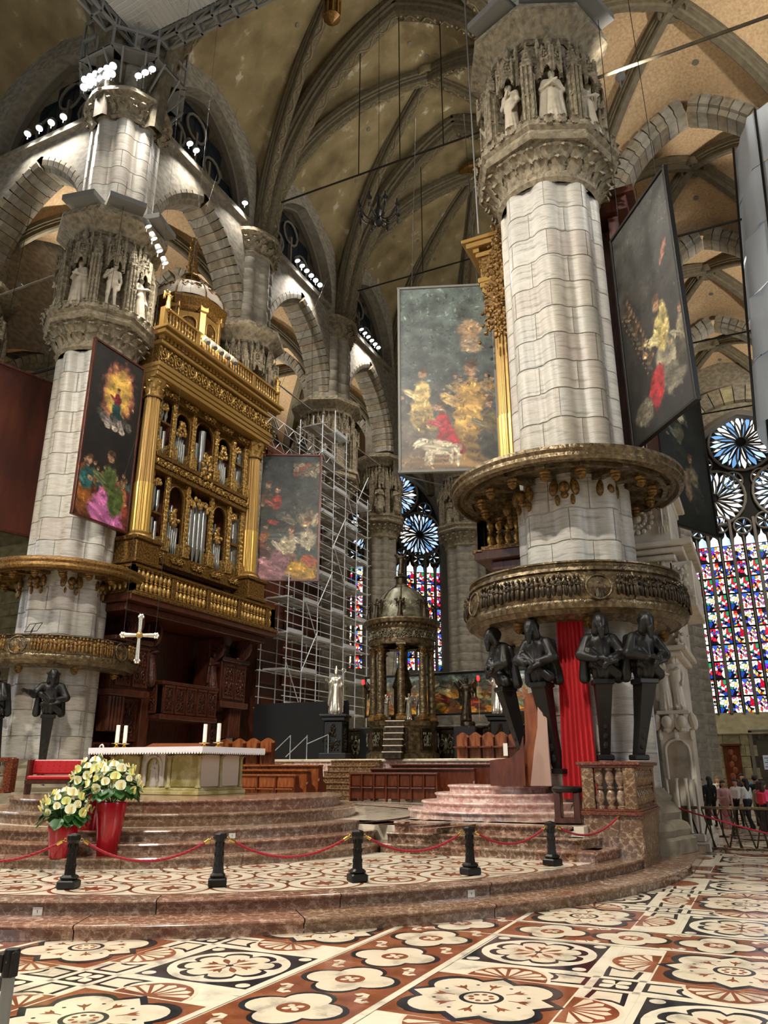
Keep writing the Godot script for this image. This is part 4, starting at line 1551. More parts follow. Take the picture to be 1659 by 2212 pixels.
func build_windows():
	glass_materials()
	var a = setting("window_1", "huge pointed stained glass window of many coloured panels at the end of the south aisle", Vector3(1.3, 5.4, -57.0))
	great_window(a, 9.2, 21.3, 12, 10, 1.14)
	var w = setting("wall_east_aisle", "stone end wall of the south aisle below the stained glass window")
	wall_round(w, T(1.3, 0, -57.2), 9.2, 21.3, 5.4, -7.0, 9.0, 36.0, M.stone_c)
	var b = setting("window_2", "tall stained glass window with flowing tracery behind the domed ciborium", Vector3(-27.9, 10.0, -60.8), 0.69)
	great_window(b, 9.4, 18.6, 10, 8, 1.1)
	var w2 = setting("wall_apse_north", "dark stone apse wall round the stained glass window")
	wall_round(w2, T(-27.9, 0, -60.9, 0.69), 9.4, 18.6, 10.0, -14, 6.5, 40.0, M.stone)
	var w3 = setting("wall_apse_middle", "dark stone wall in the middle of the apse")
	var s = S()
	bx(s, Vector3(XC, 20, -66.4), Vector3(19, 40, 0.8))
	part("wall_face", s, M.stone, w3)
	# plain leaded windows added out of view, glowing to fill the room with light
	for e in [["added_window_4", T(34.9, 7, -11.1, -PI / 2), "south transept"], ["added_window_5", T(-13.6, 7, 45.9, PI), "nave"], ["added_window_6", T(-62.9, 7, -11.1, PI / 2), "north transept"]]:
		var v = setting(e[0], "added unseen leaded window in the end wall of the " + e[2])
		v.transform = e[1]
		for i in 4:
			for j in 8:
				inst("pane", uvquad(2.8, 2.8), M.glass_fill_glow, v, T(-4.5 + 3.0 * i, 1.5 + 3.0 * j, 0))
		var ms = S()
		for i in 5:
			bx(ms, Vector3(-6 + 3.0 * i, 12, 0.05), Vector3(0.25, 24, 0.2))
		for j in 9:
			bx(ms, Vector3(0, 3.0 * j, 0.05), Vector3(12, 0.15, 0.2))
		part("mullions", ms, M.stone_core, v)
	# round arch band of pale stone over the aisle window
	for k in 22:
		var a0 = PI * (k + 0.04) / 22
		var a1 = PI * (k + 0.96) / 22
		var t = S()
		prism(t, PackedVector2Array([Vector2(cos(a0), sin(a0)) * 5.0, Vector2(cos(a0), sin(a0)) * 6.2, Vector2(cos(a1), sin(a1)) * 6.2, Vector2(cos(a1), sin(a1)) * 5.0]), -0.2, 0.3)
		part("voussoir", t, [M.stone_c, M.stone_b, M.wall_block][k % 3], w, T(1.3, 22.4, -56.8))
	# masonry below the window: blocks, sloping sill, door with a notice
	block_wall(w, Transform3D(Basis(), Vector3(-7.0, 0.0, -56.0)), 9, 6, 1.0, 0.68, M.wall_block, Rect2(6.2, 0, 3.6, 4.4))
	s = S()
	bx(s, Vector3(-2.0, 2.0, -56.45), Vector3(12, 4.0, 0.6))
	part("wall_core", s, M.wall_block, w)
	s = S()
	sweep(s, pv([0, 0, 0.35, 0, 0.4, 0.06, 0.32, 0.12, -0.9, 1.42, -0.95, 0]), [Transform3D(Basis(Vector3(0, 0, 1), Vector3.UP, Vector3(-1, 0, 0)), Vector3(9, 4.05, -56.1)), Transform3D(Basis(Vector3(0, 0, 1), Vector3.UP, Vector3(-1, 0, 0)), Vector3(-7, 4.05, -56.1))])
	part("sloping_sill", s, M.wall_block, w)
	var d = setting("door_1", "dark carved door with a white notice below the stained glass window", Vector3(0.9, 0, -55.95))
	s = S()
	bx(s, Vector3(0, 2.05, 0), Vector3(3.4, 4.1, 0.12))
	part("door_leaf", s, M.door_bronze, d)
	for i in 3:
		for j in 3:
			s = S()
			bx(s, Vector3(-1.05 + i * 1.05, 0.75 + j * 1.2, 0.08), Vector3(0.85, 1.0, 0.06), Transform3D(), 0.02)
			part("door_panel", s, M.door_bronze, d)
	for i in 6:
		s = S()
		ell(s, Vector3(-1.3 + i * 0.52, 3.88, 0.08), Vector3(0.16, 0.16, 0.05))
		part("roundel", s, M.door_bronze, d)
	s = S()
	bx(s, Vector3(-1.75, 2.1, 0.04), Vector3(0.2, 4.3, 0.3))
	bx(s, Vector3(0, 4.2, 0.04), Vector3(3.7, 0.24, 0.3))
	part("door_frame", s, M.stone_core, d)
	var no = thing("notice", "white paper notice with blue print on the dark carved door", "notice", Vector3(0.0, 2.35, -55.84))
	s = S()
	bx(s, Vector3.ZERO, Vector3(0.62, 0.85, 0.01))
	part("sheet", s, M.paper, no)
	for k in 5:
		s = S()
		bx(s, Vector3(-0.06 + 0.08 * (k % 2), 0.26 - 0.13 * k, 0.008), Vector3(0.36 - 0.1 * (k % 2), 0.06, 0.004))
		part("print", s, M.print_blue, no)
	var pn = thing("carved_panel", "carved wooden panel on the wall beside the dark door", "panel", Vector3(-2.05, 1.9, -55.75))
	s = S()
	bx(s, Vector3.ZERO, Vector3(1.0, 2.9, 0.12), Transform3D(), 0.03)
	part("board", s, M.oak_dark, pn)
	s = S()
	bx(s, Vector3(0, 1.52, 0.05), Vector3(1.25, 0.14, 0.3), Transform3D(), 0.03)
	part("cornice", s, M.oak_dark, pn)
	for k in 7:
		s = S()
		ell(s, Vector3(0.22 * (k % 2 * 2 - 1) * (0.3 + 0.1 * (k % 3)), -1.1 + 0.36 * k, 0.08), Vector3(0.18, 0.2, 0.05))
		part("carving", s, M.oak_pale, pn)

# ---------------------------------------------------------------- figures
# one continuous surface from tapered bones: [ax,ay,az, bx,by,bz, ra, rb, folds, colour]
func figure(bones: Array, cell: float, cols: Array, k := 0.045) -> ArrayMesh:
	var lo: Vector3 = Vector3(9, 9, 9)
	var hi: Vector3 = Vector3(-9, -9, -9)
	for b in bones:
		var m: float = maxf(b[6], b[7]) * 1.25 + cell * 3.0
		for e in [0, 3]:
			var q: Vector3 = Vector3(b[e], b[e + 1], b[e + 2])
			lo = lo.min(q - Vector3(m, m, m))
			hi = hi.max(q + Vector3(m, m, m))
	var nx: int = int((hi.x - lo.x) / cell) + 2
	var ny: int = int((hi.y - lo.y) / cell) + 2
	var nz: int = int((hi.z - lo.z) / cell) + 2
	var f: PackedFloat32Array = PackedFloat32Array()
	f.resize(nx * ny * nz)
	f.fill(1.0)
	var near: PackedFloat32Array = f.duplicate()
	var who: PackedByteArray = PackedByteArray()
	who.resize(nx * ny * nz)
	for b in bones:
		var a: Vector3 = Vector3(b[0], b[1], b[2])
		var c: Vector3 = Vector3(b[3], b[4], b[5])
		var ra: float = b[6]
		var rb: float = b[7]
		var fold: int = b[8]
		var col: int = b[9]
		var m: float = maxf(ra, rb) * 1.2 + k + cell * 2.0
		var d: Vector3 = c - a
		var dd: float = maxf(d.length_squared(), 1e-6)
		var l0: Vector3 = (a.min(c) - Vector3(m, m, m) - lo) / cell
		var h0: Vector3 = (a.max(c) + Vector3(m, m, m) - lo) / cell
		for y in range(maxi(0, int(l0.y)), mini(ny, int(h0.y) + 1)):
			for z in range(maxi(0, int(l0.z)), mini(nz, int(h0.z) + 1)):
				var base: int = (y * nz + z) * nx
				for x in range(maxi(0, int(l0.x)), mini(nx, int(h0.x) + 1)):
					var p: Vector3 = lo + Vector3(x, y, z) * cell
					var t: float = clampf((p - a).dot(d) / dd, 0.0, 1.0)
					var q: Vector3 = p - a - d * t
					var r: float = ra + (rb - ra) * t
					if fold > 0:
						r *= 1.0 + 0.09 * t * sin(atan2(q.z, q.x) * fold + t * 1.7)
					var v: float = q.length() - r
					var i: int = base + x
					if v < near[i]:
						near[i] = v
						who[i] = col
					var o: float = f[i]
					var hh: float = maxf(k - absf(v - o), 0.0) / k
					f[i] = minf(v, o) - hh * hh * k * 0.25
	var s = S()
	s.set_smooth_group(0)
	var id: PackedInt32Array = PackedInt32Array()
	id.resize(nx * ny * nz)
	id.fill(-1)
	var n: int = 0
	var off: Array = [0, 1, nx, nx + 1, nx * nz, nx * nz + 1, nx * nz + nx, nx * nz + nx + 1]
	var cor: Array = [Vector3(0, 0, 0), Vector3(1, 0, 0), Vector3(0, 0, 1), Vector3(1, 0, 1), Vector3(0, 1, 0), Vector3(1, 1, 0), Vector3(0, 1, 1), Vector3(1, 1, 1)]
	var edges: Array = [[0, 1], [2, 3], [4, 5], [6, 7], [0, 2], [1, 3], [4, 6], [5, 7], [0, 4], [1, 5], [2, 6], [3, 7]]
	var verts: PackedVector3Array = PackedVector3Array()
	for y in ny - 1:
		for z in nz - 1:
			for x in nx - 1:
				var i: int = (y * nz + z) * nx + x
				var neg: int = 0
				for q in off:
					if f[i + q] < 0.0:
						neg += 1
				if neg == 0 or neg == 8:
					continue
				var sum: Vector3 = Vector3.ZERO
				var cnt: int = 0
				for e in edges:
					var v0: float = f[i + off[e[0]]]
					var v1: float = f[i + off[e[1]]]
					if (v0 < 0.0) != (v1 < 0.0):
						sum += cor[e[0]].lerp(cor[e[1]], v0 / (v0 - v1))
						cnt += 1
				id[i] = n
				n += 1
				s.set_color(cols[who[i]])
				s.add_vertex(lo + (Vector3(x, y, z) + sum / cnt) * cell)
	for y in range(1, ny - 1):
		for z in range(1, nz - 1):
			for x in range(1, nx - 1):
				var i: int = (y * nz + z) * nx + x
				var v: bool = f[i] < 0.0
				for e in [[1, nx, nx * nz], [nx, nx * nz, 1], [nx * nz, 1, nx]]:
					if v == (f[i + e[0]] < 0.0):
						continue
					var q: Array = [id[i], id[i - e[1]], id[i - e[1] - e[2]], id[i - e[2]]]
					if q.min() < 0:
						continue
					for t in ([0, 1, 2, 0, 2, 3] if v else [0, 2, 1, 0, 3, 2]):
						s.add_index(q[t])
	return fin(s)

# bones of a standing person, 1.75 tall, facing +z. o: robe, arms as [elbow, hand], legs, beard, hat, colours
func body_bones(o: Dictionary) -> Array:
	var b = []
	var sk: int = o.get("skin", 0)
	var top: int = o.get("top", 0)
	var low: int = o.get("low", 0)
	var tilt: float = o.get("tilt", 0.0)
	var hx: float = o.get("hx", 0.0)
	b.append([hx, 1.62, 0.03 + tilt, hx * 1.1, 1.66, 0.015 + tilt, 0.085, 0.092, 0, sk])
	b.append([hx, 1.565, 0.055 + tilt, hx, 1.6, 0.05 + tilt, 0.055, 0.07, 0, sk])
	b.append([hx, 1.615, 0.115 + tilt, hx, 1.59, 0.135 + tilt, 0.012, 0.016, 0, sk])
	b.append([0, 1.42, 0, hx, 1.56, 0.01 + tilt, 0.06, 0.055, 0, sk])
	b.append([-0.15, 1.39, 0, 0.15, 1.39, 0, 0.08, 0.08, 0, top])
	for e in [-0.07, 0.07]:
		b.append([e, 1.32, 0.02, e * 0.8, 1.04, 0.01, 0.115, 0.10, 0, top])
	b.append([-0.07, 0.97, 0, 0.07, 0.97, 0, 0.12, 0.12, 0, low])
	for sd in [0, 1]:
		var sg: float = -1.0 if sd == 0 else 1.0
		var arm: Array = o.get("arms", [[Vector3(-0.26, 1.12, 0.02), Vector3(-0.24, 0.88, 0.12)], [Vector3(0.26, 1.12, 0.02), Vector3(0.24, 0.88, 0.12)]])[sd]
		var e: Vector3 = arm[0]
		var h: Vector3 = arm[1]
		b.append([sg * 0.19, 1.38, 0, e.x, e.y, e.z, 0.062, 0.05, 0, top])
		b.append([e.x, e.y, e.z, h.x, h.y, h.z, 0.05, 0.034, 0, o.get("fore", top)])
		var g: Vector3 = (h - e).normalized()
		var side: Vector3 = g.cross(Vector3(0, 0, 1)).normalized()
		if side.length() < 0.3:
			side = Vector3(1, 0, 0)
		b.append([h.x, h.y, h.z, h.x + g.x * 0.07, h.y + g.y * 0.07, h.z + g.z * 0.07, 0.036, 0.036, 0, sk])
		for q in [-0.028, -0.009, 0.01, 0.028]:
			var a: Vector3 = h + g * 0.08 + side * q
			var c: Vector3 = a + g * (0.07 - absf(q)) + Vector3(0, -0.012, 0.012)
			b.append([a.x, a.y, a.z, c.x, c.y, c.z, 0.013, 0.011, 0, sk])
		var th: Vector3 = h + g * 0.03 + side * 0.035 * sg
		b.append([th.x, th.y, th.z, th.x + side.x * 0.03 * sg + g.x * 0.03, th.y + side.y * 0.03 * sg + g.y * 0.03, th.z + 0.02, 0.014, 0.012, 0, sk])
	if o.get("robe", false):
		b.append([0, 1.05, 0, o.get("sway", 0.0), 0.05, 0.03, 0.15, o.get("hem", 0.25), 13, low])
		b.append([-0.1, 0.06, 0.16, -0.1, 0.04, 0.26, 0.05, 0.04, 0, sk])
		b.append([0.1, 0.06, 0.16, 0.1, 0.04, 0.26, 0.05, 0.04, 0, sk])
	else:
		var legs: Array = o.get("legs", [[Vector3(-0.11, 0.5, 0.03), Vector3(-0.11, 0.09, 0)], [Vector3(0.11, 0.5, 0.03), Vector3(0.11, 0.09, 0)]])
		for sd in [0, 1]:
			var sg: float = -1.0 if sd == 0 else 1.0
			var kn: Vector3 = legs[sd][0]
			var an: Vector3 = legs[sd][1]
			b.append([sg * 0.09, 0.93, 0, kn.x, kn.y, kn.z, 0.095, 0.06, 0, low])
			b.append([kn.x, kn.y, kn.z, an.x, an.y, an.z, 0.06, 0.042, 0, o.get("shin", low)])
			b.append([an.x, an.y - 0.045, an.z, an.x * 1.1, an.y - 0.06, an.z + 0.15, 0.045, 0.035, 0, o.get("shoe", low)])
	if o.get("beard", false):
		b.append([hx, 1.54, 0.08 + tilt, hx, 1.42, 0.1 + tilt, 0.06, 0.03, 0, sk])
	if o.get("mitre", false):
		b.append([hx, 1.72, 0.02 + tilt, hx, 1.95, 0.0 + tilt, 0.1, 0.02, 0, o.get("hat", sk)])
	if o.get("cape", false):
		for sg in [-1.0, 1.0]:
			b.append([sg * 0.16, 1.38, -0.04, sg * 0.27, 0.35, -0.04, 0.09, 0.09, 5, o.get("capec", low)])
	return b

var figs := {}
func fig(kind: String) -> ArrayMesh:
	if figs.has(kind):
		return figs[kind]
	var w = [Color.WHITE, Color.WHITE]
	var V = func(x, y, z): return Vector3(x, y, z)
	var o = {}
	match kind:
		"robed":
			o = {"robe": true, "beard": true, "cape": true, "arms": [[V.call(-0.28, 1.12, 0.05), V.call(-0.03, 1.2, 0.22)], [V.call(0.28, 1.1, 0.05), V.call(0.05, 1.12, 0.22)]], "hx": 0.02}
		"draped":
			o = {"robe": true, "hem": 0.2, "sway": 0.05, "arms": [[V.call(-0.26, 1.14, 0.0), V.call(0.02, 1.26, 0.2)], [V.call(0.25, 1.1, 0.02), V.call(0.2, 0.85, 0.14)]], "hx": -0.03}
		"bare":
			o = {"arms": [[V.call(-0.28, 1.14, 0.0), V.call(-0.12, 1.3, 0.18)], [V.call(0.27, 1.12, -0.05), V.call(0.22, 0.86, 0.02)]], "legs": [[V.call(-0.13, 0.5, 0.1), V.call(-0.12, 0.09, 0.0)], [V.call(0.1, 0.5, 0.02), V.call(0.15, 0.09, -0.04)]], "hx": 0.04}
		"bishop":
			o = {"robe": true, "hem": 0.3, "mitre": true, "cape": true, "arms": [[V.call(-0.27, 1.15, 0.06), V.call(-0.38, 1.28, 0.26)], [V.call(0.27, 1.12, 0.06), V.call(0.25, 1.1, 0.28)]]}
		"angel":
			o = {"robe": true, "hem": 0.22, "sway": -0.06, "arms": [[V.call(-0.3, 1.22, 0.05), V.call(-0.42, 1.42, 0.15)], [V.call(0.26, 1.12, 0.06), V.call(0.12, 1.2, 0.24)]]}
		"bust", "bust_b":
			o = {"robe": true, "beard": true, "tilt": 0.12, "hem": 0.14, "arms": [[V.call(-0.33, 1.14, 0.12), V.call(-0.05, 1.1, 0.3)], [V.call(0.33, 1.12, 0.12), V.call(0.08, 1.0, 0.3)]] if kind == "bust" else [[V.call(-0.36, 1.2, 0.14), V.call(-0.55, 1.3, 0.34)], [V.call(0.33, 1.12, 0.12), V.call(0.08, 1.12, 0.32)]]}
	var b = body_bones(o)
	if kind == "angel":
		for sg in [-1.0, 1.0]:
			b.append([sg * 0.06, 1.32, -0.12, sg * 0.3, 1.6, -0.22, 0.05, 0.07, 0, 0])
			b.append([sg * 0.3, 1.6, -0.22, sg * 0.34, 0.95, -0.26, 0.07, 0.03, 0, 0])
			b.append([sg * 0.2, 1.5, -0.2, sg * 0.22, 1.0, -0.24, 0.06, 0.03, 0, 0])
	if kind.begins_with("bust"):
		b = b.filter(func(q): return q[1] > 0.9 or q[4] > 0.9)
		for q in b:
			if q[8] == 13:
				q[4] = 0.72
				q[7] = 0.13
		# cloak over the shoulders, wide sleeves, long beard and an open book
		b.append([0.0, 1.34, -0.04, 0.02, 0.86, 0.04, 0.17, 0.18, 9, 0])
		b.append([-0.2, 1.2, 0.14, 0.22, 0.82, 0.14, 0.07, 0.09, 6, 0])
		b.append([-0.16, 0.98, 0.16, 0.16, 0.82, 0.1, 0.06, 0.07, 6, 0])
		for sg in [-1.0, 1.0]:
			var out_: bool = kind == "bust_b" and sg < 0
			b.append([sg * 0.2, 1.38, 0.0, sg * (0.36 if out_ else 0.33), 1.2 if out_ else 1.13, 0.12, 0.085, 0.095, 5, 0])
			b.append([sg * (0.36 if out_ else 0.33), 1.2 if out_ else 1.13, 0.12, sg * (0.5 if out_ else 0.12), 1.27 if out_ else 1.09, 0.28, 0.09, 0.06, 5, 0])
			b.append([sg * 0.25, 1.36, -0.08, sg * 0.27, 0.74, -0.04, 0.06, 0.09, 5, 0])
		b.append([0.0, 1.7, 0.1, 0.0, 1.6, 0.03, 0.1, 0.09, 0, 0])
		for sg in [-1.0, 1.0]:
			b.append([sg * 0.07, 1.67, 0.1, sg * 0.085, 1.5, 0.08, 0.055, 0.06, 0, 0])
		b.append([0.0, 1.53, 0.2, 0.0, 1.42, 0.23, 0.05, 0.03, 5, 0])
		b.append([-0.13, 1.69, 0.08, 0.13, 1.69, 0.08, 0.035, 0.035, 0, 0] if kind == "bust_b" else [0.0, 1.72, 0.04, 0.0, 1.66, 0.0, 0.1, 0.1, 0, 0])
		b.append([0.0, 1.0, 0.36, 0.2, 1.06, 0.34, 0.035, 0.035, 0, 0])
	figs[kind] = figure(b, 0.018 if kind.begins_with("bust") else 0.03, w, 0.02 if kind.begins_with("bust") else 0.045)
	return figs[kind]

# a statue as one thing; scale sets its height in units of 1.75 m
func statue(called: String, kind: String, m: Material, at: Vector3, turn: float, h: float, label: String, group := "", plinth := 0.0) -> Node3D:
	var o = thing(called, label, "statue", at, turn, group)
	inst("figure", fig(kind), m, o, Transform3D(Basis.from_scale(Vector3.ONE * h / 1.75), Vector3(0, plinth, 0)))
	if plinth > 0.0:
		var s = S()
		lathe(s, pv([0.3 * h / 1.75, 0, 0.3 * h / 1.75, plinth * 0.7, 0.26 * h / 1.75, plinth, 0, plinth]), 12)
		part("plinth", s, m, o)
	return o

# ---------------------------------------------------------------- carved work shared by organ and stalls
var carv := {}
func cluster(seed_: int, w: float, h: float, n: int) -> ArrayMesh:
	# trophy of leaves and cherub heads, wide below and pointed above
	var key = "c%d %.2f %.2f %d" % [seed_, w, h, n]
	if carv.has(key):
		return carv[key]
	var r = RandomNumberGenerator.new()
	r.seed = seed_
	var s = S()
	for i in n:
		var t = pow(float(i) / n, 0.9)
		var x = r.randf_range(-1, 1) * w * 0.5 * (1.0 - t * 0.8)
		var k = r.randf_range(0.07, 0.15) * w * sqrt(24.0 / maxf(n, 24))
		ell(s, Vector3(x, t * h, 0.5 * k), Vector3(k, k * r.randf_range(0.6, 1.6), k * 0.9), 7, 5, T(0, 0, 0, 0, 0, r.randf_range(-0.15, 0.15)))
	carv[key] = fin(s)
	return carv[key]

func scroll(w: float, h: float) -> ArrayMesh:
	# running scroll: two spirals with leaves
	var key = "s%.2f %.2f" % [w, h]
	if carv.has(key):
		return carv[key]
	var s = S()
	for sg in [-1.0, 1.0]:
		var p = PackedVector3Array()
		for i in 20:
			var a = i * 0.48
			var rr = (1.0 - i / 22.0) * 0.24
			p.append(Vector3(sg * (0.24 + cos(a) * rr) * w, (0.5 + sg * sin(a) * rr * 1.6) * h, 0.03))
		tube(s, p, 0.035 * w, 5)
		for i in 4:
			ell(s, Vector3(sg * (0.1 + 0.12 * i) * w, (0.5 + 0.36 * (i % 2 * 2 - 1)) * h, 0.03), Vector3(0.06 * w, 0.1 * h, 0.04), 6, 4)
	ell(s, Vector3(0, 0.5 * h, 0.04), Vector3(0.08 * w, 0.3 * h, 0.06), 8, 5)
	bar(s, Vector3(-0.48 * w, 0.5 * h, 0.01), Vector3(0.48 * w, 0.5 * h, 0.01), 0.03 * w, 4)
	carv[key] = fin(s)
	return carv[key]

func gilt_strip(w: float, h: float) -> ArrayMesh:
	# pilaster face covered with beads and leaves
	var key = "g%.2f %.2f" % [w, h]
	if carv.has(key):
		return carv[key]
	var s = S()
	bx(s, Vector3(0, h / 2, 0), Vector3(w, h, 0.14), Transform3D(), 0.015)
	var n = int(h / 0.2)
	for i in n:
		var y = (i + 0.5) * h / n
		ell(s, Vector3(w * 0.18 * (i % 2 * 2 - 1), y, 0.08), Vector3(w * 0.22, 0.085, 0.05), 6, 4)
		ell(s, Vector3(-w * 0.26 * (i % 2 * 2 - 1), y, 0.07), Vector3(w * 0.12, 0.05, 0.04), 5, 4)
	carv[key] = fin(s)
	return carv[key]

func pipe_mesh(h: float, r: float) -> ArrayMesh:
	var key = "p%.2f %.3f" % [h, r]
	if carv.has(key):
		return carv[key]
	var s = S()
	var f = minf(0.7, h * 0.28)
	lathe(s, pv([r * 0.25, 0, r, f, r * 1.04, f + 0.01, r * 0.98, f + 0.05, r, f + 0.1, r, h, r * 0.88, h, r * 0.88, h - 0.1]), 12)
	s.set_smooth_group(-1)
	bx(s, Vector3(0, f + 0.07, r * 0.93), Vector3(r * 1.1, 0.12, r * 0.2))
	carv[key] = fin(s)
	return carv[key]

func baluster_mesh(h: float, r: float, twin := false, seg := 10) -> ArrayMesh:
	var key = "b%.2f %.3f %s" % [h, r, twin]
	if carv.has(key):
		return carv[key]
	var s = S()
	var p = PackedVector2Array()
	for q in ([0.0, 0.9, 0.06, 0.9, 0.08, 0.55, 0.16, 0.85, 0.28, 1.0, 0.4, 0.7, 0.46, 0.42, 0.48, 0.75, 0.52, 0.75, 0.54, 0.42, 0.6, 0.7, 0.72, 1.0, 0.84, 0.85, 0.92, 0.55, 0.94, 0.9, 1.0, 0.9] if twin else [0.0, 1.0, 0.08, 1.0, 0.1, 0.6, 0.14, 0.5, 0.26, 0.95, 0.36, 1.0, 0.48, 0.75, 0.56, 0.5, 0.6, 0.75, 0.66, 0.75, 0.7, 0.45, 0.85, 0.55, 0.9, 0.95, 1.0, 1.0]):
		p.append(Vector2(q, 0))
	var prof = PackedVector2Array()
	for i in range(0, p.size(), 2):
		prof.append(Vector2(p[i + 1].x * r, p[i].x * h))
	lathe(s, prof, seg)
	carv[key] = fin(s)
	return carv[key]

func rail_run(p: Node, a: Vector3, b: Vector3, h: float, step: float, mesh: Mesh, m: Material, mr: Material, posts: int, called := "baluster"):
	# balustrade from a to b: foot rail, hand rail, posts and balusters
	var d = b - a
	var L = d.length()
	var s = S()
	beam(s, a + Vector3(0, 0.06, 0), b + Vector3(0, 0.06, 0), 0.26, 0.12)
	part("foot_rail", s, mr, p)
	s = S()
	beam(s, a + Vector3(0, h - 0.05, 0), b + Vector3(0, h - 0.05, 0), 0.3, 0.1)
	part("hand_rail", s, mr, p)
	var n = int(L / step)
	var every = maxi(1, int(float(n) / maxi(posts - 1, 1))) if posts > 1 else 9999
	for i in n + 1:
		var q = a + d * (float(i) / n)
		if posts > 0 and (i % every == 0 or i == n):
			s = S()
			bx(s, q + Vector3(0, h / 2, 0), Vector3(0.24, h - 0.04, 0.24), Transform3D(), 0.015)
			part("post", s, mr, p)
		else:
			inst(called, mesh, m, p, Transform3D(Basis(), q + Vector3(0, 0.1, 0)))

func arch_plate(w: float, h: float, hw: float, spring: float, th := 0.12) -> ArrayMesh:
	# panel with a round headed opening
	var s = S()
	var p = pv([-hw, 0, -w / 2, 0, -w / 2, h, w / 2, h, w / 2, 0, hw, 0])
	for i in 13:
		var a = PI * i / 12
		p.append(Vector2(cos(a) * hw, spring + sin(a) * hw))
	prism(s, p, -th / 2, th / 2)
	var f = PackedVector3Array([Vector3(hw, 0, th / 2)])
	for i in 13:
		var a = PI * i / 12
		f.append(Vector3(cos(a) * hw, spring + sin(a) * hw, th / 2))
	f.append(Vector3(-hw, 0, th / 2))
	tube(s, f, 0.045, 5)
	return fin(s)

func build_organ():
	var o = thing("pipe_organ", "towering gilded pipe organ with fluted columns and a white domed lantern", "organ", Vector3(-22.0, 0, -26.2), PI / 2)
	organ_parts(o, true)
	var q = thing("pipe_organ", "gilded pipe organ half hidden behind the great bronze-ringed pier", "organ", Vector3(-5.9, 0, -26.55), -PI / 2)
	organ_parts(q, false)
	loft(thing("organ_loft", "dark carved walnut choir loft with gilded balustrade under the organ", "loft", Vector3(-22.0, 0, -26.3), PI / 2), true)
	loft(thing("organ_loft", "dark walnut loft with gilded balusters behind the bronze pulpit", "loft", Vector3(-5.9, 0, -26.55), -PI / 2), false)

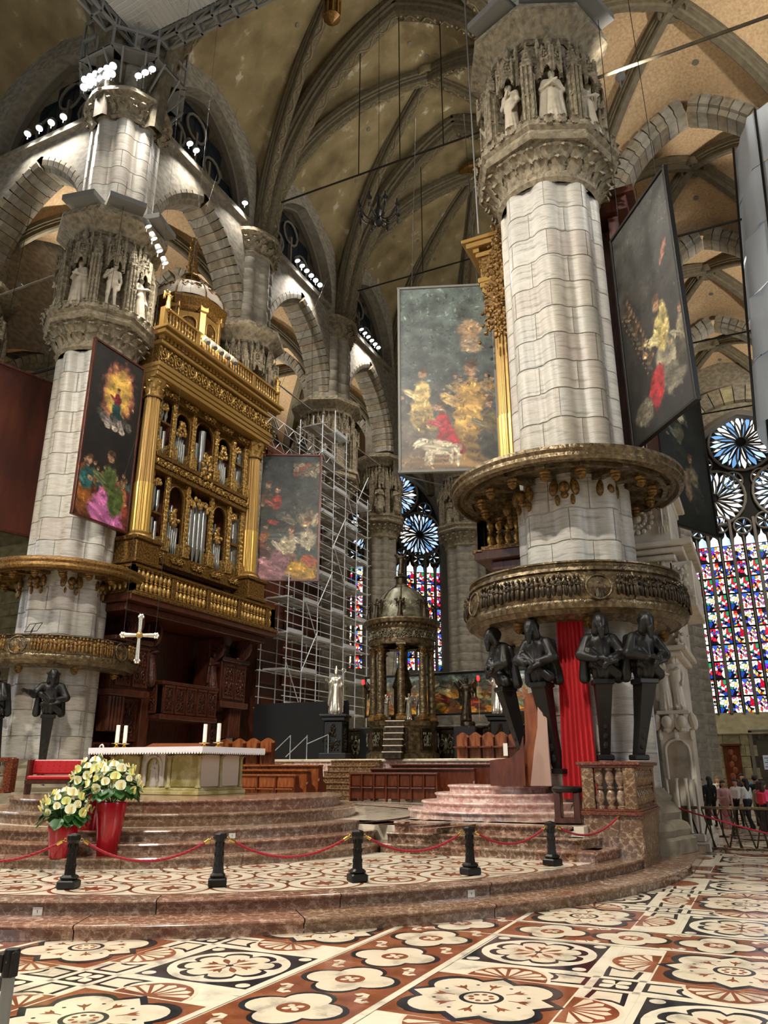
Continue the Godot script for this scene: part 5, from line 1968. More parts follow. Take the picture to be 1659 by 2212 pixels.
func organ_parts(o: Node3D, full: bool):
	var s = S()
	bx(s, Vector3(0, 14.4, -2.2), Vector3(8.4, 9.0, 3.4))
	part("case", s, M.walnut, o)
	s = S()
	bx(s, Vector3(0, 14.0, -0.42), Vector3(6.8, 8.0, 0.08))
	part("pipe_chamber", s, M.walnut, o)
	for e in [-1.0, 1.0]:
		# pedestal, fluted column with gilded foot, leafy capital
		s = S()
		bx(s, Vector3(e * 3.75, 10.1, 0.35), Vector3(1.35, 0.9, 1.2), Transform3D(), 0.03)
		bx(s, Vector3(e * 3.75, 10.62, 0.35), Vector3(1.55, 0.16, 1.4), Transform3D(), 0.03)
		bx(s, Vector3(e * 3.75, 9.66, 0.35), Vector3(1.55, 0.16, 1.4), Transform3D(), 0.03)
		part("pedestal", s, M.gold_dark, o)
		s = S()
		lathe(s, pv([0.52, 10.7, 0.54, 10.78, 0.5, 10.86, 0.43, 10.9, 0.46, 10.97, 0.38, 11.03]), 20, T(e * 3.75, 0, 0.35))
		part("column_base", s, M.gold_plain, o)
		s = S()
		lathe(s, pv([0.37, 11.03, 0.38, 13.1]), 96, T(e * 3.75, 0, 0.35), 0, TAU, 16, 0.06)
		part("column_foot", s, M.gold_bright, o)
		s = S()
		lathe(s, pv([0.35, 13.1, 0.31, 16.95]), 96, T(e * 3.75, 0, 0.35), 0, TAU, 16, 0.07)
		part("column_shaft", s, M.gold_plain, o)
		var cap = Node3D.new()
		cap.name = "column_capital"
		o.add_child(cap, true)
		cap.position = Vector3(e * 3.75, 16.95, 0.35)
		s = S()
		lathe(s, pv([0.38, 0, 0.42, 0.04, 0.38, 0.08, 0.4, 0.5, 0.52, 0.8]), 20)
		bx(s, Vector3(0, 0.86, 0), Vector3(1.0, 0.1, 1.0))
		part("bell", s, M.gold_plain, cap)
		leaf_ring(cap, leaf_mesh(0.13, 0.42, 0.2), M.gold, 0.39, 0.06, 8)
		leaf_ring(cap, leaf_mesh(0.13, 0.5, 0.26), M.gold, 0.4, 0.3, 8, 0.0, 0.5)
	# entablature
	for e in [["architrave", 17.92, 0.2, 8.5, 1.3], ["architrave", 18.12, 0.2, 8.55, 1.36], ["architrave", 18.32, 0.2, 8.6, 1.42], ["frieze", 18.85, 0.86, 8.5, 1.3], ["cornice_bed", 19.36, 0.18, 8.65, 1.45], ["cornice", 19.72, 0.2, 9.0, 1.75], ["cornice_top", 19.9, 0.14, 9.15, 1.9]]:
		s = S()
		bx(s, Vector3(0, e[1], 0.28 + e[4] / 2 - 0.65), Vector3(e[3], e[2], e[4]), Transform3D(), 0.02)
		part(e[0], s, M.gold_plain if e[0] != "frieze" else M.gold_dark, o)
	var ds = S()
	bx(ds, Vector3.ZERO, Vector3(0.13, 0.17, 0.22))
	var dm = fin(ds)
	for i in 36:
		inst("dentil", dm, M.gold_plain, o, T(-4.3 + i * 0.246, 19.53, 1.05))
	for i in 9:
		inst("frieze_scroll", scroll(0.98, 0.72), M.gold, o, T(-3.76 + i * 0.94, 18.5, 0.93))
	if not full:
		s = S()
		bx(s, Vector3(0, 14.7, -3.7), Vector3(9.2, 8.8, 0.3))
		bx(s, Vector3(0, 19.5, -2.6), Vector3(9.4, 0.5, 3.2))
		bx(s, Vector3(0, 19.9, -2.7), Vector3(9.6, 0.25, 3.5))
		part("back_case", s, M.walnut, o)
		# carved wing and trophy on the side towards the crossing
		for k in 5:
			inst("side_trophy", cluster(60 + k, 1.2, 1.5, 90), M.gold_dark, o, T(4.75, 15.6 + 0.8 * k, 0.35 - 0.1 * k, PI / 2))
		for sg in [-1.0, 1.0]:
			s = S()
			bx(s, Vector3(sg * 4.3, 14.0, -1.9), Vector3(0.5, 7.8, 0.6), Transform3D(), 0.03)
			part("side_pilaster", s, M.gold_dark, o)
		return
	# balustrade on the cornice
	rail_run(o, Vector3(-4.4, 19.97, 1.1), Vector3(4.4, 19.97, 1.1), 0.95, 0.2, baluster_mesh(0.76, 0.075), M.gold_plain, M.gold_plain, 5, "small_baluster")
	# inner front: frames, pilasters, arched panels, cornices, pipes
	for e in [["lower_plinth", 10.35, 0.6, 0.0], ["middle_cornice", 14.05, 0.18, 0.16], ["middle_frieze", 14.35, 0.45, 0.06], ["middle_ledge", 14.68, 0.2, 0.18], ["upper_cornice", 17.62, 0.36, 0.1]]:
		s = S()
		bx(s, Vector3(0, e[1], 0.1), Vector3(6.5, e[2], 0.5 + e[3]), Transform3D(), 0.02)
		part(e[0], s, M.gold_dark, o)
	var edges = [-3.2, -2.2, -0.85, 0.85, 2.2, 3.2]
	for x in edges:
		for y in [10.65, 14.78]:
			s = S()
			bx(s, Vector3(x, y + 0.3, 0.16), Vector3(0.46, 0.62, 0.5), Transform3D(), 0.02)
			part("pilaster_foot", s, M.gold, o)
			inst("pilaster", gilt_strip(0.24, 2.75 if y < 12 else 2.2), M.gold, o, T(x, y + 0.6, 0.22))
		inst("frieze_scroll", scroll(0.8, 0.34), M.gold, o, T(x, 14.18, 0.42))
	for k in 5:
		inst("frieze_scroll", scroll(0.9, 0.34), M.gold, o, T(-2.7 + k * 1.35, 14.18, 0.4))
		inst("frieze_scroll", scroll(0.9, 0.34), M.gold, o, T(-2.7 + k * 1.35, 10.2, 0.38))
		inst("frieze_scroll", scroll(0.9, 0.3), M.gold, o, T(-2.7 + k * 1.35, 17.46, 0.43))
	for st in [[10.65, 3.3], [14.8, 2.65]]:
		for x in [-1.525, 1.525]:
			inst("arched_panel", arch_plate(1.2, st[1], 0.5, st[1] - 0.72), M.gold_dark, o, T(x, st[0], 0.12))
			for k in 7:
				var hh: float = (1.9 - absf(k - 3) * 0.2) * (1.0 if st[0] < 12 else 0.86)
				inst("pipe", pipe_mesh(hh, 0.058), M.tin, o, T(x - 0.39 + k * 0.13, st[0] + 0.02, -0.02))
			for k in 3:
				inst("pipe", pipe_mesh(st[1] - 0.75 - 0.25 * k, 0.055), M.tin, o, T(x - 0.13 + 0.13 * ((k * 2) % 3), st[0] + 0.02, -0.16))
			inst("gilded_trophy", cluster(30 + int(st[0]), 0.75, 0.7, 20), M.gold, o, T(x, st[0] + 1.35, 0.12))
		for x in [-2.7, 2.7]:
			for k in 3:
				inst("pipe", pipe_mesh(1.5 - 0.12 * k, 0.085), M.tin, o, T(x - 0.24 + k * 0.24, st[0], -0.05))
				inst("pipe", pipe_mesh(1.25 - 0.1 * k, 0.085), M.tin, o, T(x - 0.24 + k * 0.24, st[0] + 1.62, -0.05))
			s = S()
			bx(s, Vector3(x, st[0] + 1.58, 0.05), Vector3(0.8, 0.1, 0.2))
			part("pipe_shelf", s, M.gold_dark, o)
			inst("gilded_fringe", cluster(44, 0.6, 0.32, 12), M.gold, o, T(x, st[0] + st[1] - 0.5, 0.1))
	for k in 5:
		inst("great_pipe", pipe_mesh(2.85 - absf(k - 2) * 0.08, 0.145), M.tin, o, T(-0.6 + 0.3 * k, 10.65, 0.0))
	for k in 3:
		inst("gilded_fringe", cluster(50 + k, 0.7, 0.4, 16), M.gold, o, T(-0.5 + 0.5 * k, 13.55, 0.2, 0, 0, PI))
	inst("arched_panel", arch_plate(1.6, 2.85, 0.66, 1.95), M.gold_dark, o, T(0, 14.8, 0.12))
	for k in 3:
		inst("great_pipe", pipe_mesh([1.5, 2.25, 1.2][k], [0.12, 0.17, 0.1][k]), M.tin, o, T([-0.35, 0.05, 0.45][k], 14.8, 0.0))
	inst("gilded_trophy", cluster(71, 1.2, 1.5, 48), M.gold, o, T(0, 14.3, 0.42))
	# domed lantern, set back on the roof
	var l = Node3D.new()
	l.name = "lantern"
	o.add_child(l)
	l.position = Vector3(0, 20.0, -1.55)
	s = S()
	oct(s, pv([1.75, 0, 1.75, 0.5, 1.62, 0.6, 1.62, 3.2, 1.9, 3.35, 1.98, 3.55, 2.05, 3.7, 2.05, 3.85, 1.85, 3.95, 1.2, 4.0]), PI / 8)
	part("lantern_drum", s, M.gold_dark, l)
	for k in 8:
		var a = TAU * k / 8
		var b = Basis(Vector3.UP, a)
		var b2 = Basis(Vector3.UP, a + PI / 8)
		s = S()
		bx(s, Vector3(0, 1.9, 1.62), Vector3(0.34, 2.6, 0.24), Transform3D(b2, Vector3.ZERO), 0.02)
		bx(s, Vector3(0, 3.3, 1.68), Vector3(0.44, 0.3, 0.34), Transform3D(b2, Vector3.ZERO), 0.02)
		part("lantern_pilaster", s, M.gold_plain, l)
		inst("lantern_arch", arch_plate(0.98, 2.3, 0.38, 1.7, 0.1), M.gold_plain, l, Transform3D(b, b * Vector3(0, 0.75, 1.55)))
		s = S()
		prism(s, pv([-0.38, 0, 0.38, 0, 0.38, 1.7, 0.27, 1.97, 0, 2.08, -0.27, 1.97, -0.38, 1.7]), 0, 0.03, Transform3D(b, b * Vector3(0, 0.75, 1.51)))
		part("lantern_niche", s, M.gold_dark, l)
		if k in [0, 1, 7, 6]:
			inst("gilded_figure", fig("robed" if k % 2 else "bare"), M.gold, l, Transform3D(b * Basis.from_scale(Vector3.ONE * 0.82), b * Vector3(0, 0.78, 1.68)))
	s = S()
	var dp = PackedVector2Array()
	for i in 9:
		var t = i / 8.0
		dp.append(Vector2(1.85 * cos(t * PI / 2 * 0.88), 3.95 + 1.5 * sin(t * PI / 2 * 0.88) / sin(PI / 2 * 0.88)))
	lathe(s, dp, 32)
	part("dome", s, M.white_marble, l)
	for k in 8:
		var a = TAU * (k + 0.5) / 8
		s = S()
		var rp = PackedVector3Array()
		for q in dp:
			rp.append(Vector3(cos(a) * (q.x + 0.02), q.y, sin(a) * (q.x + 0.02)))
		tube(s, rp, 0.04, 5)
		part("dome_rib", s, M.gold_dark, l)
		for j in 2:
			var t: float = [0.28, 0.6][j]
			var rr = 1.85 * cos(t * 1.38)
			var yy = 3.95 + 1.5 * sin(t * 1.38) / 0.98
			var a2 = TAU * k / 8
			var bb = Basis(Vector3.UP, PI / 2 - a2) * Basis(Vector3.RIGHT, -t * 1.3)
			inst("dome_garland", scroll([0.95, 0.6][j], [0.5, 0.36][j]), M.gold_dark, l, Transform3D(bb, Vector3(cos(a2) * rr, yy - 0.2, sin(a2) * rr)))
	s = S()
	oct(s, pv([0.62, 5.4, 0.6, 5.5, 0.42, 5.6, 0.42, 5.95, 0.5, 6.0, 0.3, 6.05]), 0.0)
	part("dome_pedestal", s, M.gold_dark, l)
	inst("crowning_figure", fig("draped"), M.gold, l, T(0, 6.03, 0, 0.4) * Transform3D(Basis.from_scale(Vector3.ONE * 1.4), Vector3.ZERO))
	for e in [-4.3, 4.3]:
		inst("corner_figure", fig("angel"), M.gold, o, T(e, 20.8, 1.2) * Transform3D(Basis.from_scale(Vector3.ONE * 0.55), Vector3.ZERO))

func carved_panel(p: Node, x: float, y: float, z: float, w: float, h: float, turn := 0.0, m: Material = null):
	var xf = T(x, y, z, turn)
	var s = S()
	bx(s, Vector3(0, h / 2, 0), Vector3(w, h, 0.08), xf, 0.015)
	for e in [-1.0, 1.0]:
		bx(s, Vector3(e * (w / 2 - 0.05), h / 2, 0.05), Vector3(0.08, h, 0.06), xf)
	bx(s, Vector3(0, 0.05, 0.05), Vector3(w, 0.09, 0.08), xf)
	bx(s, Vector3(0, h - 0.05, 0.05), Vector3(w, 0.09, 0.1), xf)
	var q = part("panel", s, m if m else M.walnut, p)
	inst("carving", scroll(w * 0.85, h * 0.42), M.walnut_carved, q, xf * T(0, h * 0.08, 0.05))
	inst("carving", scroll(w * 0.75, h * 0.4), M.walnut_carved, q, xf * T(0, h * 0.5, 0.05))

func console_mesh() -> ArrayMesh:
	# big volute bracket
	if carv.has("console"):
		return carv.console
	var s = S()
	var p = PackedVector3Array()
	for i in 26:
		var a = i * 0.42
		var rr = 0.42 * (1.0 - i / 28.0)
		p.append(Vector3(0, cos(a) * rr, sin(a) * rr + 0.3))
	sweep(s, pv([-0.3, -0.07, 0.3, -0.07, 0.3, 0.07, -0.3, 0.07]), frames(p, Vector3.RIGHT), true)
	for i in 6:
		ell(s, Vector3(0, -0.5 - 0.12 * i, 0.35 - 0.06 * i), Vector3(0.3 - 0.03 * i, 0.12, 0.16), 8, 5)
	carv["console"] = fin(s)
	return carv.console

func loft(o: Node3D, full: bool):
	var s = S()
	# gallery floor and gilded double balustrade
	bx(s, Vector3(0, 8.15, 0.15), Vector3(9.9, 0.3, 2.4), Transform3D(), 0.03)
	bx(s, Vector3(0, 7.85, -0.1), Vector3(9.4, 0.3, 2.0), Transform3D(), 0.03)
	part("gallery_floor", s, M.walnut, o)
	s = S()
	bx(s, Vector3(0, 8.28, 1.25), Vector3(9.9, 0.12, 0.34), Transform3D(), 0.02)
	part("gilded_edge", s, M.gold_dark, o)
	var bm = baluster_mesh(0.9, 0.125, true)
	rail_run(o, Vector3(-4.75, 8.32, 1.15), Vector3(4.75, 8.32, 1.15), 1.1, 0.25, bm, M.gold, M.gold_dark, 5)
	rail_run(o, Vector3(-4.75, 8.32, 1.15), Vector3(-4.75, 8.32, -0.8), 1.1, 0.25, bm, M.gold, M.gold_dark, 2)
	rail_run(o, Vector3(4.75, 8.32, 1.15), Vector3(4.75, 8.32, -0.8), 1.1, 0.25, bm, M.gold, M.gold_dark, 2)
	s = S()
	bx(s, Vector3(0, 4.2, -1.6), Vector3(9.4, 7.4, 0.4))
	part("back_wall", s, M.walnut if full else M.walnut, o)
	if not full:
		return
	s = S()
	bx(s, Vector3(0.15, 6.0, -1.3), Vector3(3.3, 3.4, 0.2))
	part("dark_opening", s, M.walnut, o)
	for e in [-1.0, 1.0]:
		inst("console", console_mesh(), M.walnut_carved, o, T(e * 3.6, 7.35, -0.1))
		inst("console", console_mesh(), M.walnut_carved, o, T(e * 2.1, 7.2, -0.5))
		# tower beside the opening: carved panel above, cornice, fluted leg
		s = S()
		bx(s, Vector3(e * 3.35, 5.7, -0.55), Vector3(1.9, 2.0, 1.4), Transform3D(), 0.03)
		bx(s, Vector3(e * 3.35, 6.75, -0.5), Vector3(2.1, 0.2, 1.6), Transform3D(), 0.03)
		bx(s, Vector3(e * 3.35, 4.75, -0.5), Vector3(2.1, 0.26, 1.6), Transform3D(), 0.03)
		part("tower", s, M.walnut, o)
		carved_panel(o, e * 3.75, 5.0, 0.17, 0.8, 1.55)
		carved_panel(o, e * 2.85, 5.0, 0.17, 0.8, 1.55)
		for k in 5:
			s = S()
			lathe(s, pv([0.075, 0, 0.09, 0.12, 0.085, 1.2, 0.1, 1.25]), 8, T(e * 3.75 - 0.34 + 0.17 * k, 3.35, 0.0))
			part("flute", s, M.walnut, o)
		s = S()
		bx(s, Vector3(e * 3.75, 3.98, -0.2), Vector3(0.95, 1.3, 0.36))
		part("fluted_leg", s, M.walnut, o)
		carved_panel(o, e * 2.75, 3.0, -0.35, 0.95, 1.6)
		s = S()
		bx(s, Vector3(e * 2.0, 4.1, -0.5), Vector3(0.5, 7.0, 0.8), Transform3D(), 0.03)
		part("pilaster", s, M.walnut, o)
		inst("carved_herm", fig("robed"), M.walnut_carved, o, T(e * 2.0, 5.3, -0.05) * Transform3D(Basis.from_scale(Vector3.ONE), Vector3.ZERO))
		for j in 2:
			for k in 2:
				carved_panel(o, e * (2.75 + k * 1.0), 1.0 + j * 1.0, -0.6, 0.9, 0.95)
	# small pulpit balcony with five carved panels
	s = S()
	bx(s, Vector3(0.1, 5.3, -0.3), Vector3(3.7, 0.16, 1.5), Transform3D(), 0.03)
	bx(s, Vector3(0.1, 3.98, -0.3), Vector3(3.7, 0.2, 1.5), Transform3D(), 0.03)
	part("balcony_rail", s, M.walnut, o)
	for k in 5:
		carved_panel(o, -1.3 + k * 0.7, 4.1, 0.36, 0.62, 1.12)
	carved_panel(o, -1.75, 4.1, -0.2, 0.8, 1.12, -PI / 2)
	s = S()
	bx(s, Vector3(0.2, 2.4, -1.0), Vector3(3.0, 3.0, 0.3))
	part("doorway", s, M.walnut, o)

# ---------------------------------------------------------------- bronze pulpits round the piers
func relief_mesh() -> ArrayMesh:
	if carv.has("relief"):
		return carv.relief
	var s = S()
	var r = RandomNumberGenerator.new()
	r.seed = 5
	for i in 5:
		var x = (i - 2) * 0.15 + r.randf_range(-0.02, 0.02)
		var y = r.randf_range(0.0, 0.06)
		ell(s, Vector3(x, 0.17 + y, 0), Vector3(0.07, 0.19, 0.08), 9, 6)
		ell(s, Vector3(x, 0.32 + y, 0.01), Vector3(0.085, 0.11, 0.08), 9, 6)
		ell(s, Vector3(x + 0.01, 0.48 + y, 0.03), Vector3(0.048, 0.058, 0.06), 8, 6)
		ell(s, Vector3(x + 0.05, 0.3 + y, 0.06), Vector3(0.09, 0.032, 0.04), 7, 5, T(0, 0, 0, 0, 0, r.randf_range(-0.3, 0.3)))
	carv["relief"] = fin(s)
	return carv.relief

func drop_mesh() -> ArrayMesh:
	if carv.has("drop"):
		return carv.drop
	var s = S()
	lathe(s, pv([0.06, 0.1, 0.15, 0.06, 0.17, 0, 0.13, -0.06, 0.14, -0.1, 0.11, -0.15, 0.12, -0.17, 0.07, -0.22, 0.03, -0.25, 0.0, -0.26]), 10)
	carv["drop"] = fin(s)
	return carv.drop

func canopy(o: Node3D, r: float, m: Material):
	var s = S()
	lathe(s, pv([1.5, 0.15, r - 0.45, 0.0, r - 0.3, -0.06, r - 0.22, -0.02, r - 0.14, -0.1, r - 0.05, -0.08, r, 0.0, r - 0.02, 0.1, r + 0.04, 0.18, r + 0.02, 0.28, r - 0.12, 0.34, 1.5, 0.6]), 72)
	part("sounding_board", s, m, o)
	for k in 16:
		var b = Basis(Vector3.UP, TAU * k / 16)
		s = S()
		beam(s, b * Vector3(0, 0.05, 1.5), b * Vector3(0, -0.05, r - 0.35), 0.24, 0.16)
		part("coffer_rib", s, m, o)
		inst("pendant", drop_mesh(), M.gold_dark, o, Transform3D(b, b * Vector3(0, -0.08, 2.35)))
		var b2 = Basis(Vector3.UP, TAU * (k + 0.5) / 16)
		s = S()
		lathe(s, pv([0.0, -0.06, 0.14, -0.05, 0.2, 0.02]), 10, Transform3D(Basis(), b2 * Vector3(0, 0.02, r - 0.75)))
		part("coffer_rosette", s, m, o)
	s = S()
	lathe(s, pv([2.62, -0.04, 2.62, -0.12, 2.74, -0.12, 2.74, -0.02]), 64)
	part("coffer_ring", s, m, o)
	for k in 8:
		var b = Basis(Vector3.UP, TAU * k / 8 + 0.2)
		inst("cherub_bracket", cherub_mesh(), M.gold_dark, o, Transform3D(b, b * Vector3(0, -0.05, 1.5)))

func cherub_mesh() -> ArrayMesh:
	if carv.has("cherub"):
		return carv.cherub
	var s = S()
	ell(s, Vector3(0, -0.22, 0.12), Vector3(0.15, 0.17, 0.15), 9, 7)
	for e in [-1.0, 1.0]:
		ell(s, Vector3(e * 0.24, -0.25, 0.08), Vector3(0.12, 0.24, 0.09), 8, 6, T(0, 0, 0, 0, 0, e * 0.15))
		ell(s, Vector3(e * 0.2, -0.55, 0.06), Vector3(0.07, 0.16, 0.08), 7, 5)
	ell(s, Vector3(0, -0.42, 0.07), Vector3(0.12, 0.1, 0.1), 7, 5)
	carv["cherub"] = fin(s)
	return carv.cherub

func parapet(o: Node3D, r: float, h: float, m: Material, mr: Material):
	# swelling bronze parapet: local y 0 at its lower edge
	var s = S()
	lathe(s, pv([1.5, 0.1, r - 1.0, 0.04, r - 0.75, -0.06, r - 0.6, 0.0, r - 0.5, -0.04, r - 0.3, 0.06, r - 0.22, 0.03, r - 0.12, 0.14, r - 0.06, 0.14, r, 0.25, r - 0.01, 0.32, r - 0.05, 0.36]), 72)
	part("moulded_foot", s, m, o)
	s = S()
	lathe(s, pv([r - 0.05, 0.36, r + 0.0, 0.5, r + 0.01, 0.65, r - 0.03, 0.82, r - 0.13, h - 0.3, r - 0.16, h - 0.26]), 72)
	part("belly", s, m, o)
	s = S()
	lathe(s, pv([r - 0.16, h - 0.26, r - 0.1, h - 0.24, r - 0.12, h - 0.16, r - 0.2, h - 0.14, r - 0.18, h - 0.06, r - 0.12, h - 0.04, r - 0.12, h, r - 0.45, h, r - 0.5, h - 0.5, 1.5, h - 0.6]), 72)
	part("rim", s, m, o)
	for k in 10:
		var b = Basis(Vector3.UP, TAU * k / 10 + 0.1)
		s = S()
		var p = PackedVector3Array()
		for q in [[r - 0.02, 0.34], [r + 0.03, 0.5], [r + 0.04, 0.65], [r, 0.82], [r - 0.1, h - 0.3]]:
			p.append(b * Vector3(0, q[1], q[0]))
		tube(s, p, 0.035, 5)
		part("seam", s, m, o)
		var b2 = Basis(Vector3.UP, TAU * (k + 0.5) / 10 + 0.1)
		var tilt = Basis(Vector3.RIGHT, -0.12)
		if k % 2 == 0:
			s = S()
			var ring = PackedVector3Array()
			for i in 21:
				ring.append(Vector3(cos(TAU * i / 20) * 0.3, 0.62 + sin(TAU * i / 20) * 0.3, 0.02))
			tube(s, ring, 0.03, 5)
			var md = part("medallion", s, m, o, Transform3D(b2 * tilt, b2 * Vector3(0, 0.0, r + 0.05)))
			inst("relief_figure", fig("robed"), mr, md, Transform3D(Basis.from_scale(Vector3(0.36, 0.3, 0.14)), Vector3(0, 0.36, 0)))
			for e in [-0.55, 0.55]:
				inst("relief", relief_mesh(), mr, o, Transform3D(Basis(Vector3.UP, TAU * (k + 0.5) / 10 + 0.1 + e * 0.42) * tilt * Basis.from_scale(Vector3(0.7, 0.95, 0.8)), Basis(Vector3.UP, TAU * (k + 0.5) / 10 + 0.1 + e * 0.42) * Vector3(0, 0.38, r + 0.02)))
		else:
			for e in [-0.26, 0.0, 0.26]:
				inst("relief", relief_mesh(), mr, o, Transform3D(Basis(Vector3.UP, TAU * (k + 0.5) / 10 + 0.1 + e * 0.85) * tilt * Basis.from_scale(Vector3(0.9, 0.95, 0.8)), Basis(Vector3.UP, TAU * (k + 0.5) / 10 + 0.1 + e * 0.85) * Vector3(0, 0.38, r + 0.02)))
	for k in 8:
		var b = Basis(Vector3.UP, TAU * k / 8 + 0.35)
		inst("pendant", drop_mesh(), M.gold_dark, o, Transform3D(b, b * Vector3(0, -0.02, r - 0.62)))

func caryatid(at: Vector3, turn: float, top: float, label: String, group: String):
	# bronze half figure leaning out of a tapering post; at is the foot of the post
	var o = thing("caryatid", label, "statue", at, turn, group)
	var h = top - at.y
	var s = S()
	var sc = 1.42
	inst("figure", fig("bust" if int(at.x * 100) % 2 == 0 else "bust_b"), M.black_bronze, o, Transform3D(Basis(Vector3.RIGHT, 0.22) * Basis.from_scale(Vector3(sc, sc, sc)), Vector3(0, h - 1.78 * sc + 0.06, 0.2)))
	var y1 = h - 1.1 * sc
	s = S()
	var fr = []
	for e in [[0.12, 0.1, 0.0], [y1 * 0.5, 0.13, 0.26], [y1, 0.19, 0.52]]:
		fr.append(Transform3D(Basis(Vector3(e[1], 0, 0), Vector3(0, 0, -e[1]), Vector3(0, 1, 0)), Vector3(0, e[0], e[2])))
	sweep(s, pv([-1, -1, 1, -1, 1, 1, -1, 1]), fr)
	part("post", s, M.black_bronze, o)
	s = S()
	bx(s, Vector3(0, 0.06, 0), Vector3(0.36, 0.12, 0.32), Transform3D(), 0.02)
	bx(s, Vector3(0, y1 + 0.02, 0.52), Vector3(0.48, 0.12, 0.44), Transform3D(), 0.02)
	for k in 6:
		ell(s, Vector3(0, 0.35 + k * y1 * 0.13, 0.17 + 0.075 * k), Vector3(0.07, 0.12, 0.05), 7, 5)
	part("mouldings", s, M.black_bronze, o)

func build_pulpits():
	var rc = thing("sounding_board", "wide bronze ring canopy with coffers round the great marble pier", "canopy", Vector3(-4.2, 9.3, -20.7))
	canopy(rc, 3.18, M.bronze)
	var rp = thing("pulpit", "round carved bronze pulpit on dark caryatids hugging the great marble pier", "pulpit", Vector3(-4.2, 5.45, -20.7))
	parapet(rp, 2.9, 1.3, M.bronze, M.bronze_dark)
	var lc = thing("sounding_board", "bronze gilt ring canopy round the pier beside the golden organ", "canopy", Vector3(PL - 0.2, 8.75, -20.7))
	canopy(lc, 2.95, M.gold_dark)
	var lp = thing("pulpit", "round gilt bronze pulpit round the pier beside the golden organ", "pulpit", Vector3(PL - 0.2, 5.35, -20.7))
	parapet(lp, 2.95, 1.0, M.bronze, M.gold_dark)
	var g = "bronze bearded caryatids under the pulpits"
	caryatid(Vector3(-5.35, 1.9, -19.5), -0.85, 5.45, "black bronze caryatid reaching out an arm under the right side of the choir", g)
	caryatid(Vector3(-4.5, 1.9, -18.98), -0.3, 5.45, "black bronze caryatid bending down left of the red curtain", g)
	caryatid(Vector3(-3.38, 2.2, -18.95), 0.33, 5.45, "black bronze bearded caryatid right of the red curtain", g)
	caryatid(Vector3(-2.66, 2.2, -19.1), 0.72, 5.45, "black bronze caryatid turned towards the white marble monument", g)
	caryatid(Vector3(PL - 0.1 + 0.15, 1.4, -18.75), 0.15, 5.2, "black bronze caryatid under the gilt pulpit, beside the walnut loft", g)
	caryatid(Vector3(PL - 0.1 - 1.15, 1.4, -18.95), -0.35, 5.2, "black bronze caryatid under the gilt pulpit, beside the dark passage", g)
	caryatid(Vector3(PL - 0.1 + 1.4, 1.4, -19.4), 0.85, 5.2, "black bronze caryatid under the gilt pulpit, close to the organ loft", g)
	# book stand and microphones on the parapets
	var st = thing("book_stand", "black wire book stand on the rim of the gilt pulpit", "stand", Vector3(-21.9, 6.3, -18.2))
	var s = S()
	for x in [-0.3, 0.0, 0.3]:
		bar(s, Vector3(x, 0.1, 0), Vector3(x, 0.4, -0.18), 0.012)
	bar(s, Vector3(-0.3, 0.1, 0), Vector3(0.3, 0.1, 0), 0.012)
	bar(s, Vector3(-0.3, 0.4, -0.18), Vector3(0.3, 0.4, -0.18), 0.012)
	bar(s, Vector3(0, 0, 0), Vector3(0, 0.25, -0.09), 0.02)
	part("frame", s, M.iron, st)
	# red curtain hung below the pulpit
	var c = thing("curtain", "long red velvet curtain hanging below the bronze pulpit", "curtain", Vector3(-4.0, 1.35, -18.95))
	for k in 2:
		s = S()
		s.set_smooth_group(1)
		var rows = []
		for j in 13:
			var t = j / 12.0
			var row = []
			for i in 41:
				var u = i / 40.0
				var x = lerpf(lerpf(-0.42, -0.28, t), lerpf(0.42, 0.36, t), (u + k) / 2.0 + (0.004 if k else -0.004))
				row.append(Vector3(x, 4.15 * t, sin(u * 20.0 + k * 2.0 + t) * (0.075 - 0.03 * t) + 0.05 * k))
			rows.append(row)
		for j in 12:
			for i in 40:
				quad(s, rows[j][i], rows[j + 1][i], rows[j + 1][i + 1], rows[j][i + 1])
		part("curtain_panel", s, M.red_cloth, c)

# ---------------------------------------------------------------- painted canvases
func dab(im: Image, n: FastNoiseLite, cx: float, cy: float, rx: float, ry: float, rot: float, c: Color, soft := 0.25):
	var w: int = im.get_width()
	var h: int = im.get_height()
	var X: float = cx * w
	var Y: float = cy * h
	var ax: float = rx * w
	var ay: float = ry * w
	var m: float = maxf(ax, ay) * 1.2 + 1.0
	var cs: float = cos(rot)
	var sn: float = sin(rot)
	for y in range(maxi(0, int(Y - m)), mini(h, int(Y + m) + 1)):
		for x in range(maxi(0, int(X - m)), mini(w, int(X + m) + 1)):
			var dx: float = x - X
			var dy: float = y - Y
			var u: float = (dx * cs + dy * sn) / ax
			var v: float = (-dx * sn + dy * cs) / ay
			var nn: float = n.get_noise_2d(x * 2.0, y * 2.0)
			var d: float = sqrt(u * u + v * v) + nn * 0.25
			if d > 1.0:
				continue
			var a: float = clampf((1.0 - d) / soft, 0.0, 1.0)
			var k: float = 1.0 + n.get_noise_2d(u * 40.0 + cx * 900.0, v * 90.0) * 0.55
			im.set_pixel(x, y, im.get_pixel(x, y).lerp(Color(c.r * k, c.g * k, c.b * k), a))

